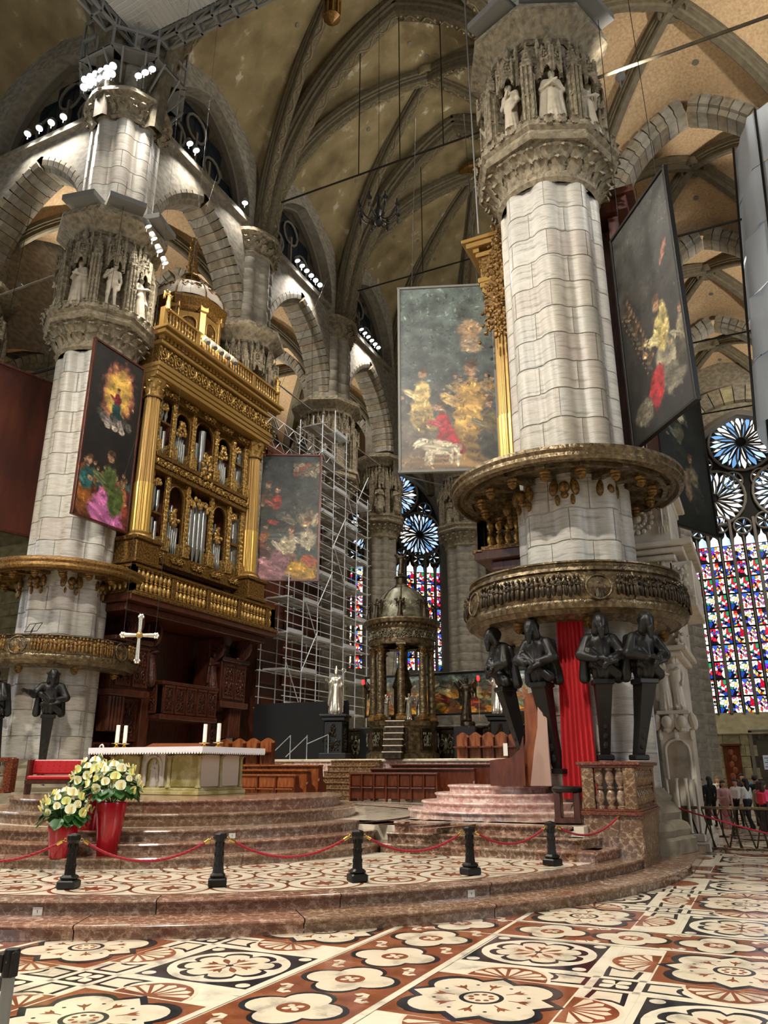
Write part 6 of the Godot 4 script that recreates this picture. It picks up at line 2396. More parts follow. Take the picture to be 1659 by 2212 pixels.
func person_dabs(im: Image, n: FastNoiseLite, x: float, y: float, s: float, robe: String, top: String, lean: float, head := "96745a"):
	# seated or standing figure: skirt, torso, arms, head, hair; y is its foot, s its height as a share of the width
	var asp: float = float(im.get_width()) / im.get_height()
	var q = func(dx: float, dy: float) -> Vector2: return Vector2(x + (dx + dy * lean) * s, y - dy * s * asp)
	var p: Vector2 = q.call(0.0, 0.26)
	dab(im, n, p.x, p.y, 0.2 * s, 0.3 * s, lean * 0.5, Color.html(robe))
	p = q.call(0.08, 0.12)
	dab(im, n, p.x, p.y, 0.22 * s, 0.13 * s, 0.3, Color.html(robe).darkened(0.25))
	p = q.call(0.0, 0.6)
	dab(im, n, p.x, p.y, 0.14 * s, 0.2 * s, lean, Color.html(top))
	p = q.call(-0.16, 0.58)
	dab(im, n, p.x, p.y, 0.16 * s, 0.055 * s, 0.5 + lean, Color.html(top).lightened(0.12))
	p = q.call(-0.3, 0.52)
	dab(im, n, p.x, p.y, 0.05 * s, 0.035 * s, 0.2, Color.html(head))
	p = q.call(0.0, 0.88)
	dab(im, n, p.x, p.y, 0.07 * s, 0.085 * s, 0.0, Color.html(head), 0.4)
	p = q.call(0.02, 0.94)
	dab(im, n, p.x, p.y, 0.075 * s, 0.05 * s, 0.0, Color.html("4a3524"), 0.4)

func canvas(w: int, h: int, top: String, mid: String, bot: String, seed_: int) -> Array:
	var n = FastNoiseLite.new()
	n.seed = seed_
	n.frequency = 0.02
	n.fractal_octaves = 4
	var im = Image.create(w, h, false, Image.FORMAT_RGB8)
	var a = Color.html(top)
	var b = Color.html(mid)
	var c = Color.html(bot)
	for y in h:
		var t: float = float(y) / h
		var col: Color = a.lerp(b, t * 2.0) if t < 0.5 else b.lerp(c, t * 2.0 - 1.0)
		for x in w:
			var k: float = 1.0 + n.get_noise_2d(x, y) * 0.5
			im.set_pixel(x, y, Color(col.r * k, col.g * k, col.b * k))
	return [im, n]

func art(which: int) -> StandardMaterial3D:
	var im: Image
	var n: FastNoiseLite
	var H = func(s): return Color.html(s)
	match which:
		0: # glory above, crowd below
			var q = canvas(150, 400, "1c1814", "171412", "241a12", 2)
			im = q[0]
			n = q[1]
			for r in [[0.37, "7c4438"], [0.33, "b27a50"], [0.27, "d2a850"]]:
				dab(im, n, 0.54, 0.24, r[0], r[0] * 1.65, 0.15, H.call(r[1]), 0.3)
			for k in 9:
				dab(im, n, 0.3 + 0.05 * k, 0.41 + 0.02 * (k % 3), 0.07, 0.055, 0.0, H.call(["4a4a48", "767068", "a89c8c"][k % 3]))
			for k in 8:
				dab(im, n, 0.25 + 0.08 * k, 0.39 + 0.015 * (k % 3), 0.09, 0.07, 0.2 * k, H.call(["3a3834", "5c5650", "8a8076"][k % 3]))
			person_dabs(im, n, 0.54, 0.385, 0.5, "1d4442", "6e1c26", 0.0)
			for k in 16:
				person_dabs(im, n, 0.04 + 0.062 * k, 0.86 + 0.025 * (k % 3), 0.5, ["3a2418", "5c2c1c", "263a3a", "4a1f26"][k % 4], ["6a4028", "2f4644", "743a2c", "40381a"][(k * 3) % 4], 0.1)
			person_dabs(im, n, 0.12, 1.0, 0.95, "8a5224", "235250", 0.05)
			person_dabs(im, n, 0.9, 1.0, 0.8, "7c3a2a", "9a623c", -0.1)
			person_dabs(im, n, 0.6, 1.02, 1.2, "b05c8c", "46522a", -0.05)
			dab(im, n, 0.55, 0.94, 0.36, 0.3, 0.3, H.call("b8689a"))
			dab(im, n, 0.72, 0.86, 0.17, 0.26, 0.1, H.call("485628"))
		1: # kneeling figures with a yellow and a rose robe
			var q = canvas(190, 400, "2a2f2e", "383a34", "4a3c30", 3)
			im = q[0]
			n = q[1]
			for k in 14:
				dab(im, n, 0.62 + 0.09 * (k % 5), 0.08 + 0.035 * (k / 5), 0.07, 0.06, 0.3 * k, H.call(["5c5240", "7d725c", "6e3a2c", "4c483a"][k % 4]))
			person_dabs(im, n, 0.14, 0.6, 0.85, "2c2e22", "4a3c2a", 0.05)
			person_dabs(im, n, 0.3, 0.6, 0.75, "2c2d24", "7c3020", 0.05)
			dab(im, n, 0.28, 0.55, 0.12, 0.05, 0.2, H.call("7c3020"))
			for k in 6:
				dab(im, n, 0.44 + 0.1 * k, 0.5 + 0.025 * (k % 2), 0.14, 0.085, 0.4 * k, H.call(["4c4e48", "6a5c4a", "3a3e34", "766a54", "5a4c3c", "84765e"][k]))
			dab(im, n, 0.5, 0.66, 0.55, 0.09, 0.0, H.call("4a504a"))
			person_dabs(im, n, 0.86, 0.97, 1.0, "2e3a34", "8a806a", -0.05)
			person_dabs(im, n, 0.55, 0.94, 0.7, "6e5442", "9a9078", 0.05)
			person_dabs(im, n, 0.34, 0.97, 0.85, "8e6068", "a5987a", 0.3)
			dab(im, n, 0.22, 0.92, 0.3, 0.2, 0.4, H.call("97686f"))
			dab(im, n, 0.74, 0.93, 0.27, 0.2, 0.2, H.call("a67c24"))
			dab(im, n, 0.86, 0.85, 0.15, 0.1, 0.5, H.call("8e4424"))
			person_dabs(im, n, 0.08, 0.82, 0.55, "5e3626", "84502c", 0.2)
		2: # youth with a book, crowd and a pale hound
			var q = canvas(210, 430, "59645f", "3d4341", "63513f", 4)
			im = q[0]
			n = q[1]
			dab(im, n, 0.75, 0.26, 0.14, 0.16, 0.0, H.call("94785c"))
			dab(im, n, 0.76, 0.34, 0.13, 0.1, 0.0, H.call("8e7a62"))
			dab(im, n, 0.5, 0.98, 0.7, 0.12, 0.0, H.call("7c6244"))
			for k in 9:
				person_dabs(im, n, 0.58 + 0.055 * k, 0.68 + 0.02 * (k % 3), 0.4, ["4a4434", "6a5238", "39424a"][k % 3], ["6b5c3c", "8a6a3c", "4c4a3a"][k % 3], 0.0)
			person_dabs(im, n, 0.22, 0.8, 0.72, "9a8250", "b39a62", 0.02)
			person_dabs(im, n, 0.72, 0.97, 1.15, "8a6c3c", "9c7a42", 0.02)
			dab(im, n, 0.7, 0.72, 0.16, 0.2, 0.2, H.call("b48e4c"))
			person_dabs(im, n, 0.52, 0.93, 0.6, "8e1c24", "9c262c", -0.2)
			dab(im, n, 0.42, 0.885, 0.22, 0.09, 0.12, H.call("aca086"))
			dab(im, n, 0.22, 0.855, 0.07, 0.045, -0.2, H.call("c6baa0"))
			for e in [0.27, 0.32, 0.52, 0.58]:
				dab(im, n, e, 0.935, 0.03, 0.09, 0.1, H.call("a89c82"))
			dab(im, n, 0.16, 0.87, 0.05, 0.03, 0.3, H.call("b4a88e"))
			person_dabs(im, n, 0.92, 0.96, 0.7, "3a3a34", "5e5236", 0.0)
		3: # dark canvas with a red cloak
			var q = canvas(170, 380, "3c3b37", "26231f", "181613", 5)
			im = q[0]
			n = q[1]
			for k in 12:
				person_dabs(im, n, 0.12 + 0.03 * k, 0.5 + 0.03 * k, 0.35, ["1d1a14", "2b241c"][k % 2], ["33291c", "4a3826", "231d18"][k % 3], 0.1, "6e5540")
			person_dabs(im, n, 0.7, 0.9, 1.0, "7c7460", "9a8c5c", -0.1, "8e6c50")
			dab(im, n, 0.68, 0.62, 0.1, 0.25, 0.2, H.call("9a8a54"))
			dab(im, n, 0.48, 0.84, 0.14, 0.22, 0.4, H.call("8a1f22"))
			dab(im, n, 0.25, 0.9, 0.18, 0.14, 0.0, H.call("5c5648"))
			dab(im, n, 0.82, 0.32, 0.035, 0.13, 0.6, H.call("8a5a48"))
			person_dabs(im, n, 0.9, 0.85, 0.6, "3a3428", "6c644c", 0.1, "8e6c50")
		4: # dim canvas behind
			var q = canvas(170, 380, "22231f", "1b1d1a", "15170f", 6)
			im = q[0]
			n = q[1]
			person_dabs(im, n, 0.35, 0.66, 0.8, "23261f", "4c4a3a", 0.2, "6e5c44")
			person_dabs(im, n, 0.68, 0.9, 0.8, "2b2a22", "6b5f48", -0.1, "8a6c50")
			dab(im, n, 0.4, 0.3, 0.3, 0.12, 0.5, H.call("8a8470"))
			dab(im, n, 0.5, 0.75, 0.08, 0.25, 0.1, H.call("6e5843"))
		5: # long painted screen with a crowd
			var q = canvas(420, 120, "6c7f86", "7a6a50", "8a5a30", 7)
			im = q[0]
			n = q[1]
			for k in 34:
				person_dabs(im, n, 0.03 + 0.029 * k, 0.98 - 0.08 * (k % 3), 0.12 + 0.03 * (k % 4), ["6a3a22", "a8702c", "444c3c", "b08a4c", "86301f"][k % 5], ["c48a3a", "7a4a2c", "d0b07a", "5c6a64", "c2502c"][(k * 3) % 5], 0.1)
			for k in 8:
				dab(im, n, 0.06 + 0.12 * k, 0.9, 0.05, 0.025, 0.1, H.call("d58a2c"))
	# small broken strokes that pick up the paint already there
	var rr = RandomNumberGenerator.new()
	rr.seed = which + 11
	for i in 900:
		var px = rr.randf()
		var py = rr.randf()
		var c = im.get_pixel(int(px * (im.get_width() - 1)), int(py * (im.get_height() - 1)))
		var k = rr.randf_range(0.65, 1.4)
		dab(im, n, px, py, rr.randf_range(0.012, 0.04), rr.randf_range(0.006, 0.016), rr.randf() * PI, Color(c.r * k, c.g * k, c.b * k * 0.96), 0.5)
	var m = mat("art%d" % which, Color.WHITE, 0.45)
	m.albedo_texture = ImageTexture.create_from_image(im)
	return m

func painting(a: Vector3, b: Vector3, y0: float, y1: float, m: Material, frame: Material, back: Material, label: String, category := "painting"):
	# canvas spans from a (left, as seen) to b (right)
	var d = Vector3(b.x - a.x, 0, b.z - a.z)
	var x = d.normalized()
	var z = x.cross(Vector3.UP)
	var o = Node3D.new()
	o.name = numbered("painting")
	add_child(o)
	tag(o, label, category)
	o.transform = Transform3D(Basis(x, Vector3.UP, z), Vector3((a.x + b.x) / 2, y0, (a.z + b.z) / 2))
	var w = d.length()
	var h = y1 - y0
	inst("canvas", uvquad(w - 0.1, h - 0.1), m, o, T(0, h / 2, 0.045))
	var s = S()
	bx(s, Vector3(0, h / 2, 0), Vector3(w, h, 0.07))
	part("stretcher", s, back, o)
	s = S()
	for e in [-1.0, 1.0]:
		bx(s, Vector3(e * (w / 2 - 0.03), h / 2, 0.02), Vector3(0.09, h + 0.04, 0.14), Transform3D(), 0.01)
		bx(s, Vector3(0, h / 2 + e * h / 2, 0.02), Vector3(w + 0.06, 0.09, 0.14), Transform3D(), 0.01)
	part("frame", s, frame, o)
	s = S()
	for e in [-0.35, 0.35]:
		bar(s, Vector3(e * w, h, 0), Vector3(e * w * 0.8, h + 8.0, 0), 0.012, 4)
	part("hanging_wire", s, M.iron, o)

func build_paintings():
	painting(Vector3(-26.4, 0, -18.0), Vector3(-25.75, 0, -20.85), 10.9, 17.8, M.canvas_back, M.walnut, M.canvas_back, "brown back of a tall canvas hung in the transept arcade")
	painting(Vector3(-21.45, 0, -18.8), Vector3(-21.5, 0, -21.6), 10.75, 17.9, art(0), M.walnut, M.walnut, "tall painting of a golden glory above a kneeling crowd, beside the organ")
	painting(Vector3(-22.3, 0, -31.2), Vector3(-19.3, 0, -32.75), 11.0, 17.8, art(1), M.oak_dark, M.walnut, "tall painting of kneeling women in rose and yellow, beside the scaffolding")
	painting(Vector3(-9.95, 0, -22.05), Vector3(-6.75, 0, -23.25), 11.5, 18.7, art(2), M.grey_paint, M.walnut, "tall painting with a pale hound, hung beside the great marble pier")
	painting(Vector3(-2.1, 0, -20.1), Vector3(-0.32, 0, -17.6), 10.15, 16.8, art(3), M.iron, M.iron, "dark painting with a red cloak, angled beside the great marble pier")
	painting(Vector3(-2.05, 0, -27.0), Vector3(-0.6, 0, -29.8), 10.1, 16.8, art(4), M.iron, M.iron, "dim dark painting hung before the stained glass of the south aisle")
	var sl = S()
	for x in [-17.0, -13.6, -10.2, -7.8]:
		bar(sl, Vector3(x, 2.36, -34.1), Vector3(x, 6.1, -34.1), 0.05, 6)
	single("screen_posts", sl, M.iron, "dark posts carrying the long painted screen behind the ciborium", "post")
	painting(Vector3(-17.2, 0, -34.0), Vector3(-7.6, 0, -34.0), 4.35, 6.2, art(5), M.iron, M.walnut, "long painted screen with a crowd of figures behind the ciborium")

# ---------------------------------------------------------------- ciborium, stalls, scaffold
func build_choir():
	build_paintings()
	var pf_ = setting("floor_high_choir", "raised marble floor of the high choir behind the stalls")
	var s = S()
	bx(s, Vector3(-14, 1.15, -39.3), Vector3(18.6, 2.26, 22.2))
	part("floor_bed", s, M.breccia_pale, pf_)
	s = S()
	bx(s, Vector3(-14, 2.31, -39.25), Vector3(18.6, 0.1, 22.3), Transform3D(), 0.02)
	part("floor_edge", s, M.floor_cream, pf_)
	var st = setting("choir_stairs", "pale marble stairs between the choir stalls")
	for k in 7:
		straight_step(st, Vector3(-15.6, 0, -26.2 - 0.28 * k), Vector3(-13.5, 0, -26.2 - 0.28 * k), L5 + 0.2 * k, L5 + 0.2 * (k + 1), 2.2 - 0.28 * k, 1)
	for c in st.get_children():
		c.material_override = M.yellow_marble
	ciborium()
	stalls()
	scaffold()
	var g = "silver bishops on pedestals"
	for e in [[-16.0, -28.86, 0.5, "silver mitred bishop statue on a dark pedestal beside the scaffolding"], [-9.75, -31.5, 0.1, "silver mitred bishop statue on a dark pedestal beside the bronze pulpit"]]:
		pedestal(e[0], e[1])
		var o = statue("bishop_statue", "bishop", M.silver, Vector3(e[0], 4.12, e[1]), e[2], 1.72, e[3], g, 0.1)
		s = S()
		bar(s, Vector3(0.3, 0.1, 0.3), Vector3(0.32, 1.7, 0.26), 0.018)
		var cr = PackedVector3Array()
		for i in 9:
			cr.append(Vector3(0.32 + 0.09 * sin(i * 0.6), 1.7 + 0.09 * (1 - cos(i * 0.6)), 0.26))
		tube(s, cr, 0.018, 5)
		part("crozier", s, M.silver, o)
	for e in [[-11.0, -31.1, 0.2, "bronze angel holding a red lamp, right of the ciborium"], [-14.95, -30.4, 0.6, "bronze angel holding a red lamp, left of the ciborium"]]:
		statue("lamp_angel", "angel", M.bronze_dark, Vector3(e[0], 3.65, e[1]), e[2], 1.8, e[3], "bronze angels with lamps", 0.2)
		s = S()
		bx(s, Vector3(e[0], 3.0, e[1]), Vector3(1.0, 1.3, 0.9), Transform3D(), 0.05)
		single("stone_block", s, M.black_bronze, "dark block under the bronze angel " + ("right" if e[0] > -12 else "left") + " of the ciborium", "pedestal")
		var l = thing("red_lamp", "small glowing red sanctuary lamp " + ("right" if e[0] > -12 else "left") + " of the ciborium", "lamp", Vector3(e[0] + (0.55 if e[0] > -12 else -0.5), 5.45, e[1] + 0.1), 0.0, "sanctuary lamps")
		s = S()
		lathe(s, pv([0.0, 0, 0.05, 0.02, 0.07, 0.1, 0.055, 0.22, 0.0, 0.22]), 10)
		part("glass", s, M.lamp_red, l)
		s = S()
		bar(s, Vector3(0, -1.6, 0), Vector3(0, 0, 0), 0.015)
		part("stem", s, M.brass, l)
	# dark high altar rail behind
	var r = thing("altar_rail", "dark bronze altar screen with relief panels beside the ciborium", "rail", Vector3(-13.5, 2.36, -32.6))
	s = S()
	bx(s, Vector3(0, 0.65, 0), Vector3(9.4, 1.3, 0.5), Transform3D(), 0.03)
	bx(s, Vector3(0, 1.34, 0), Vector3(9.6, 0.12, 0.7), Transform3D(), 0.03)
	part("body", s, M.bronze_dark, r)
	for k in 9:
		inst("relief", scroll(0.8, 0.9), M.bronze_pale, r, T(-4.2 + k * 1.05, 0.2, 0.26))

func pedestal(x: float, z: float):
	var o = thing("pedestal", "tall carved dark pedestal under the silver bishop " + ("beside the scaffolding" if x < -14 else "beside the bronze pulpit"), "pedestal", Vector3(x, 2.36, z), 0.3)
	var s = S()
	bx(s, Vector3(0, 0.12, 0), Vector3(1.15, 0.24, 1.15), Transform3D(), 0.03)
	bx(s, Vector3(0, 0.85, 0), Vector3(0.8, 1.3, 0.8), Transform3D(), 0.04)
	bx(s, Vector3(0, 1.58, 0), Vector3(1.0, 0.16, 1.0), Transform3D(), 0.03)
	bx(s, Vector3(0, 1.71, 0), Vector3(1.16, 0.1, 1.16), Transform3D(), 0.02)
	part("body", s, M.black_bronze, o)
	for k in 4:
		var b = Basis(Vector3.UP, PI / 2 * k)
		inst("shell_carving", cluster(90, 0.5, 0.5, 18), M.bronze_dark, o, Transform3D(b, b * Vector3(0, 0.85, 0.4)))
		inst("scroll_carving", scroll(0.6, 0.5), M.bronze_dark, o, Transform3D(b, b * Vector3(0, 0.3, 0.4)))

func ciborium():
	var o = thing("ciborium", "round bronze ciborium with columns and a silvery dome ringed by angels", "ciborium", Vector3(-13.5, 2.36, -30.1))
	var s = S()
	lathe(s, pv([1.5, 0, 1.5, 0.2, 1.36, 0.28, 1.36, 1.25, 1.48, 1.35, 1.5, 1.47, 0, 1.5]), 32)
	part("podium", s, M.bronze, o)
	for k in 8:
		var b = Basis(Vector3.UP, TAU * k / 8 + 0.38)
		s = S()
		bx(s, Vector3(0, 0.75, 1.36), Vector3(0.55, 0.85, 0.1), Transform3D(b, Vector3.ZERO), 0.02)
		part("relief_panel", s, M.bronze_dark, o)
		inst("relief", scroll(0.42, 0.6), M.bronze_pale, o, Transform3D(b, b * Vector3(0, 0.45, 1.42)))
		s = S()
		bx(s, Vector3(0, 1.56, 1.22), Vector3(0.44, 0.16, 0.44), Transform3D(b, Vector3.ZERO), 0.02)
		lathe(s, pv([0.2, 1.64, 0.2, 1.7, 0.16, 1.74]), 12, Transform3D(b, b * Vector3(0, 0, 1.22)))
		part("column_base", s, M.gold_dark, o)
		s = S()
		lathe(s, pv([0.15, 1.74, 0.155, 2.6, 0.125, 4.2]), 16, Transform3D(b, b * Vector3(0, 0, 1.22)))
		part("column", s, M.bronze, o)
		var cap = Node3D.new()
		cap.name = "column_capital"
		o.add_child(cap, true)
		cap.transform = Transform3D(b, b * Vector3(0, 4.2, 1.22))
		leaf_ring(cap, leaf_mesh(0.08, 0.22, 0.1), M.gold_dark, 0.12, 0.0, 8)
		s = S()
		bx(s, Vector3(0, 0.33, 0), Vector3(0.4, 0.08, 0.4))
		lathe(s, pv([0.12, 0, 0.13, 0.2, 0.2, 0.3]), 12)
		part("bell", s, M.bronze, cap)
	s = S()
	lathe(s, pv([0.95, 4.6, 1.38, 4.56, 1.4, 4.7, 1.36, 4.74, 1.36, 5.2, 1.42, 5.25, 1.45, 5.35, 1.62, 5.42, 1.66, 5.55, 1.6, 5.62, 1.2, 5.66]), 48)
	part("entablature", s, M.bronze, o)
	for k in 16:
		var b = Basis(Vector3.UP, TAU * k / 16)
		inst("frieze_scroll", scroll(0.52, 0.36), M.bronze_pale, o, Transform3D(b, b * Vector3(0, 4.78, 1.36)))
	var ds = S()
	bx(ds, Vector3.ZERO, Vector3(0.07, 0.09, 0.08))
	var dm = fin(ds)
	for k in 48:
		var b = Basis(Vector3.UP, TAU * k / 48)
		inst("dentil", dm, M.bronze, o, Transform3D(b, b * Vector3(0, 5.33, 1.48)))
	for k in 8:
		var b = Basis(Vector3.UP, TAU * k / 8 + 0.38)
		inst("angel", fig("angel"), M.bronze_dark, o, Transform3D(b * Basis.from_scale(Vector3.ONE * 0.5), b * Vector3(0, 5.62, 1.42)))
	s = S()
	var dp = PackedVector2Array([Vector2(1.2, 5.62), Vector2(1.2, 5.85)])
	for i in 10:
		var t = i / 9.0 * PI / 2 * 0.9
		dp.append(Vector2(1.16 * cos(t), 5.85 + 1.35 * sin(t)))
	dp.append(Vector2(0.0, 7.22))
	lathe(s, dp, 40)
	part("dome", s, M.bronze_pale, o)
	for k in 8:
		var a = TAU * k / 8 + 0.38
		s = S()
		var rp = PackedVector3Array()
		for i in 9:
			var t = i / 8.0 * PI / 2 * 0.88
			rp.append(Vector3(sin(a) * (1.17 * cos(t)), 5.86 + 1.36 * sin(t), cos(a) * (1.17 * cos(t))))
		tube(s, rp, 0.035, 5)
		part("dome_rib", s, M.bronze_dark, o)
		for j in 2:
			var t: float = [0.32, 0.85][j]
			var bb = Basis(Vector3.UP, a + PI / 8) * Basis(Vector3.RIGHT, -t)
			inst("dome_relief", scroll([0.72, 0.42][j], [0.42, 0.34][j]), M.bronze_pale, o, Transform3D(bb, bb * Vector3(0, 0, 0) + Vector3(sin(a + PI / 8) * 1.15 * cos(t), 5.8 + 1.34 * sin(t) - 0.12, cos(a + PI / 8) * 1.15 * cos(t))))
	s = S()
	lathe(s, pv([0.34, 7.15, 0.3, 7.25, 0.24, 7.3, 0.24, 7.55, 0.32, 7.6, 0.18, 7.68, 0.1, 7.75, 0, 7.76]), 16)
	part("lantern", s, M.bronze_dark, o)
	inst("crowning_figure", fig("angel"), M.bronze_dark, o, T(0, 7.7, 0, 0.4) * Transform3D(Basis.from_scale(Vector3.ONE * 0.62), Vector3.ZERO))
	# steps up to it, between two relief cheeks
	for k in 6:
		s = S()
		bx(s, Vector3(-0.12, 0.125 + 0.12 * k, 1.35 + 0.2 * (5 - k)), Vector3(0.72, 0.25 + 0.24 * k, 0.32), T(0, 0, 0, 0.3), 0.015)
		var q = part("step", s, M.bronze_dark, o)
		s = S()
		bx(s, Vector3(-0.12, 0.24 + 0.24 * k, 1.36 + 0.2 * (5 - k)), Vector3(0.78, 0.04, 0.36), T(0, 0, 0, 0.3), 0.01)
		part("tread", s, M.altar_pale, q)
	# shrine inside: round tabernacle between silver figures
	s = S()
	lathe(s, pv([0.5, 1.5, 0.5, 1.7, 0.36, 1.8, 0.36, 2.8, 0.44, 2.9, 0.4, 3.0, 0.3, 3.3, 0.32, 3.4, 0.14, 3.9, 0.16, 4.0, 0.0, 4.3]), 16)
	part("tabernacle", s, M.bronze_dark, o)
	for k in 4:
		var a = TAU * k / 4 + 0.8
		inst("shrine_angel", fig("angel"), M.silver, o, Transform3D(Basis(Vector3.UP, a) * Basis.from_scale(Vector3.ONE * 0.62), Basis(Vector3.UP, a) * Vector3(0, 1.5, 0.72)))

func stall_row(label: String, x0: float, x1: float, z: float, y0: float, h: float, n: int, parted: bool, m: Material):
	var o = thing("choir_bench", label, "bench", Vector3((x0 + x1) / 2, y0, z))
	var w = x1 - x0
	var s = S()
	bx(s, Vector3(0, h * 0.55, 0), Vector3(w, h * 0.9, 0.06))
	part("back_board", s, m, o)
	s = S()
	bx(s, Vector3(0, h - 0.03, -0.02), Vector3(w + 0.1, 0.06, 0.3), Transform3D(), 0.012)
	part("book_rest", s, m, o)
	for e in [-1.0, 1.0]:
		s = S()
		prism(s, pv([-0.42, 0, 0.1, 0, 0.1, h * 0.55, 0.06, h * 0.62, 0.08, h, -0.12, h, -0.2, h * 0.55, -0.42, h * 0.45]), -0.03, 0.03, T(e * w / 2, 0, 0, -PI / 2))
		part("end_panel", s, M.oak_dark, o)
	s = S()
	bx(s, Vector3(0, h * 0.45, -0.25), Vector3(w, 0.05, 0.36), Transform3D(), 0.01)
	part("seat", s, m, o)
	if parted:
		for k in n + 1:
			s = S()
			bx(s, Vector3(-w / 2 + w * k / n, h * 0.5, 0.06), Vector3(0.05, h, 0.1), Transform3D(), 0.008)
			part("stile", s, M.oak_dark, o)
		for k in n:
			s = S()
			bx(s, Vector3(-w / 2 + w * (k + 0.5) / n, h * 0.48, 0.1), Vector3(w / n - 0.06, 0.035, 0.16), Transform3D(), 0.01)
			part("ledge", s, m, o)
			s = S()
			bx(s, Vector3(-w / 2 + w * (k + 0.5) / n, h * 0.73, 0.045), Vector3(w / n - 0.12, h * 0.4, 0.03), Transform3D(), 0.012)
			part("panel", s, m, o)

func high_seats(label: String, x0: float, x1: float, z: float, y0: float, h: float, n: int):
	for k in n:
		var x = x0 + (x1 - x0) * (k + 0.5) / n
		var w = (x1 - x0) / n * 0.94
		var o = thing("high_back_seat", label, "seat", Vector3(x, y0, z), 0.0, label)
		var s = S()
		var p = pv([-w / 2, 0, w / 2, 0, w / 2, h * 0.86])
		for i in 7:
			var t = i / 6.0
			p.append(Vector2(w * (0.5 - t), h * (0.86 + 0.14 * pow(sin(PI * t), 1.5))))
		prism(s, p, -0.03, 0.03)
		part("back_board", s, M.oak, o)
		s = S()
		bx(s, Vector3(0, 0.42, 0.25), Vector3(w, 0.06, 0.45), Transform3D(), 0.01)
		part("seat", s, M.oak_dark, o)
		s = S()
		bx(s, Vector3(w / 2, h * 0.4, 0.1), Vector3(0.03, h * 0.8, 0.25))
		part("side", s, M.oak_dark, o)

func stalls():
	stall_row("walnut front choir desk with seven parted panels, right of the marble stairs", -13.5, -10.2, -25.6, L5, 0.95, 7, true, M.oak_dark)
	stall_row("second walnut choir bench, behind the desk of seven panels", -13.1, -9.2, -26.5, L5, 1.1, 7, false, M.oak_dark)
	stall_row("third and longest walnut choir bench below the high backed seats", -12.7, -8.2, -27.4, L5, 1.25, 7, false, M.oak_dark)
	stall_row("lowest walnut choir bench beside the altar, left of the marble stairs", -17.5, -14.5, -23.5, L5, 0.9, 4, true, M.oak)
	stall_row("middle walnut choir bench beside the altar", -17.6, -14.5, -24.3, L5, 1.05, 4, false, M.oak)
	stall_row("upper walnut choir bench below the black hoarding", -17.7, -14.5, -25.1, L5, 1.22, 4, false, M.oak)
	high_seats("high backed wooden seat with arched top, right of the ciborium", -10.85, -8.25, -29.3, 2.36, 0.98, 5)
	high_seats("high backed wooden seat with arched top, behind the altar", -20.0, -17.3, -26.4, L5 + 1.25, 0.98, 4)
	var rs = setting("choir_riser", "wooden riser under the high backed seats behind the altar")
	var s0 = S()
	bx(s0, Vector3(-18.65, L5 + 0.62, -26.3), Vector3(2.9, 1.25, 0.9))
	part("riser", s0, M.oak_dark, rs)
	var o = thing("music_desk", "open wooden music desk behind the altar candles", "desk", Vector3(-17.2, L7, -20.6), 0.35)
	var s = S()
	bx(s, Vector3(0, 1.0, 0), Vector3(1.7, 0.5, 0.5), Transform3D(), 0.02)
	part("body", s, M.oak, o)
	s = S()
	bx(s, Vector3(0, 1.34, 0.05), Vector3(1.75, 0.05, 0.65), T(0, 0, 0, 0, 0.2), 0.01)
	part("slope", s, M.oak_pale, o)
	for e in [-0.5, 0.5]:
		s = S()
		bx(s, Vector3(e, 0.4, 0), Vector3(0.2, 0.8, 0.3))
		part("leg", s, M.oak, o)

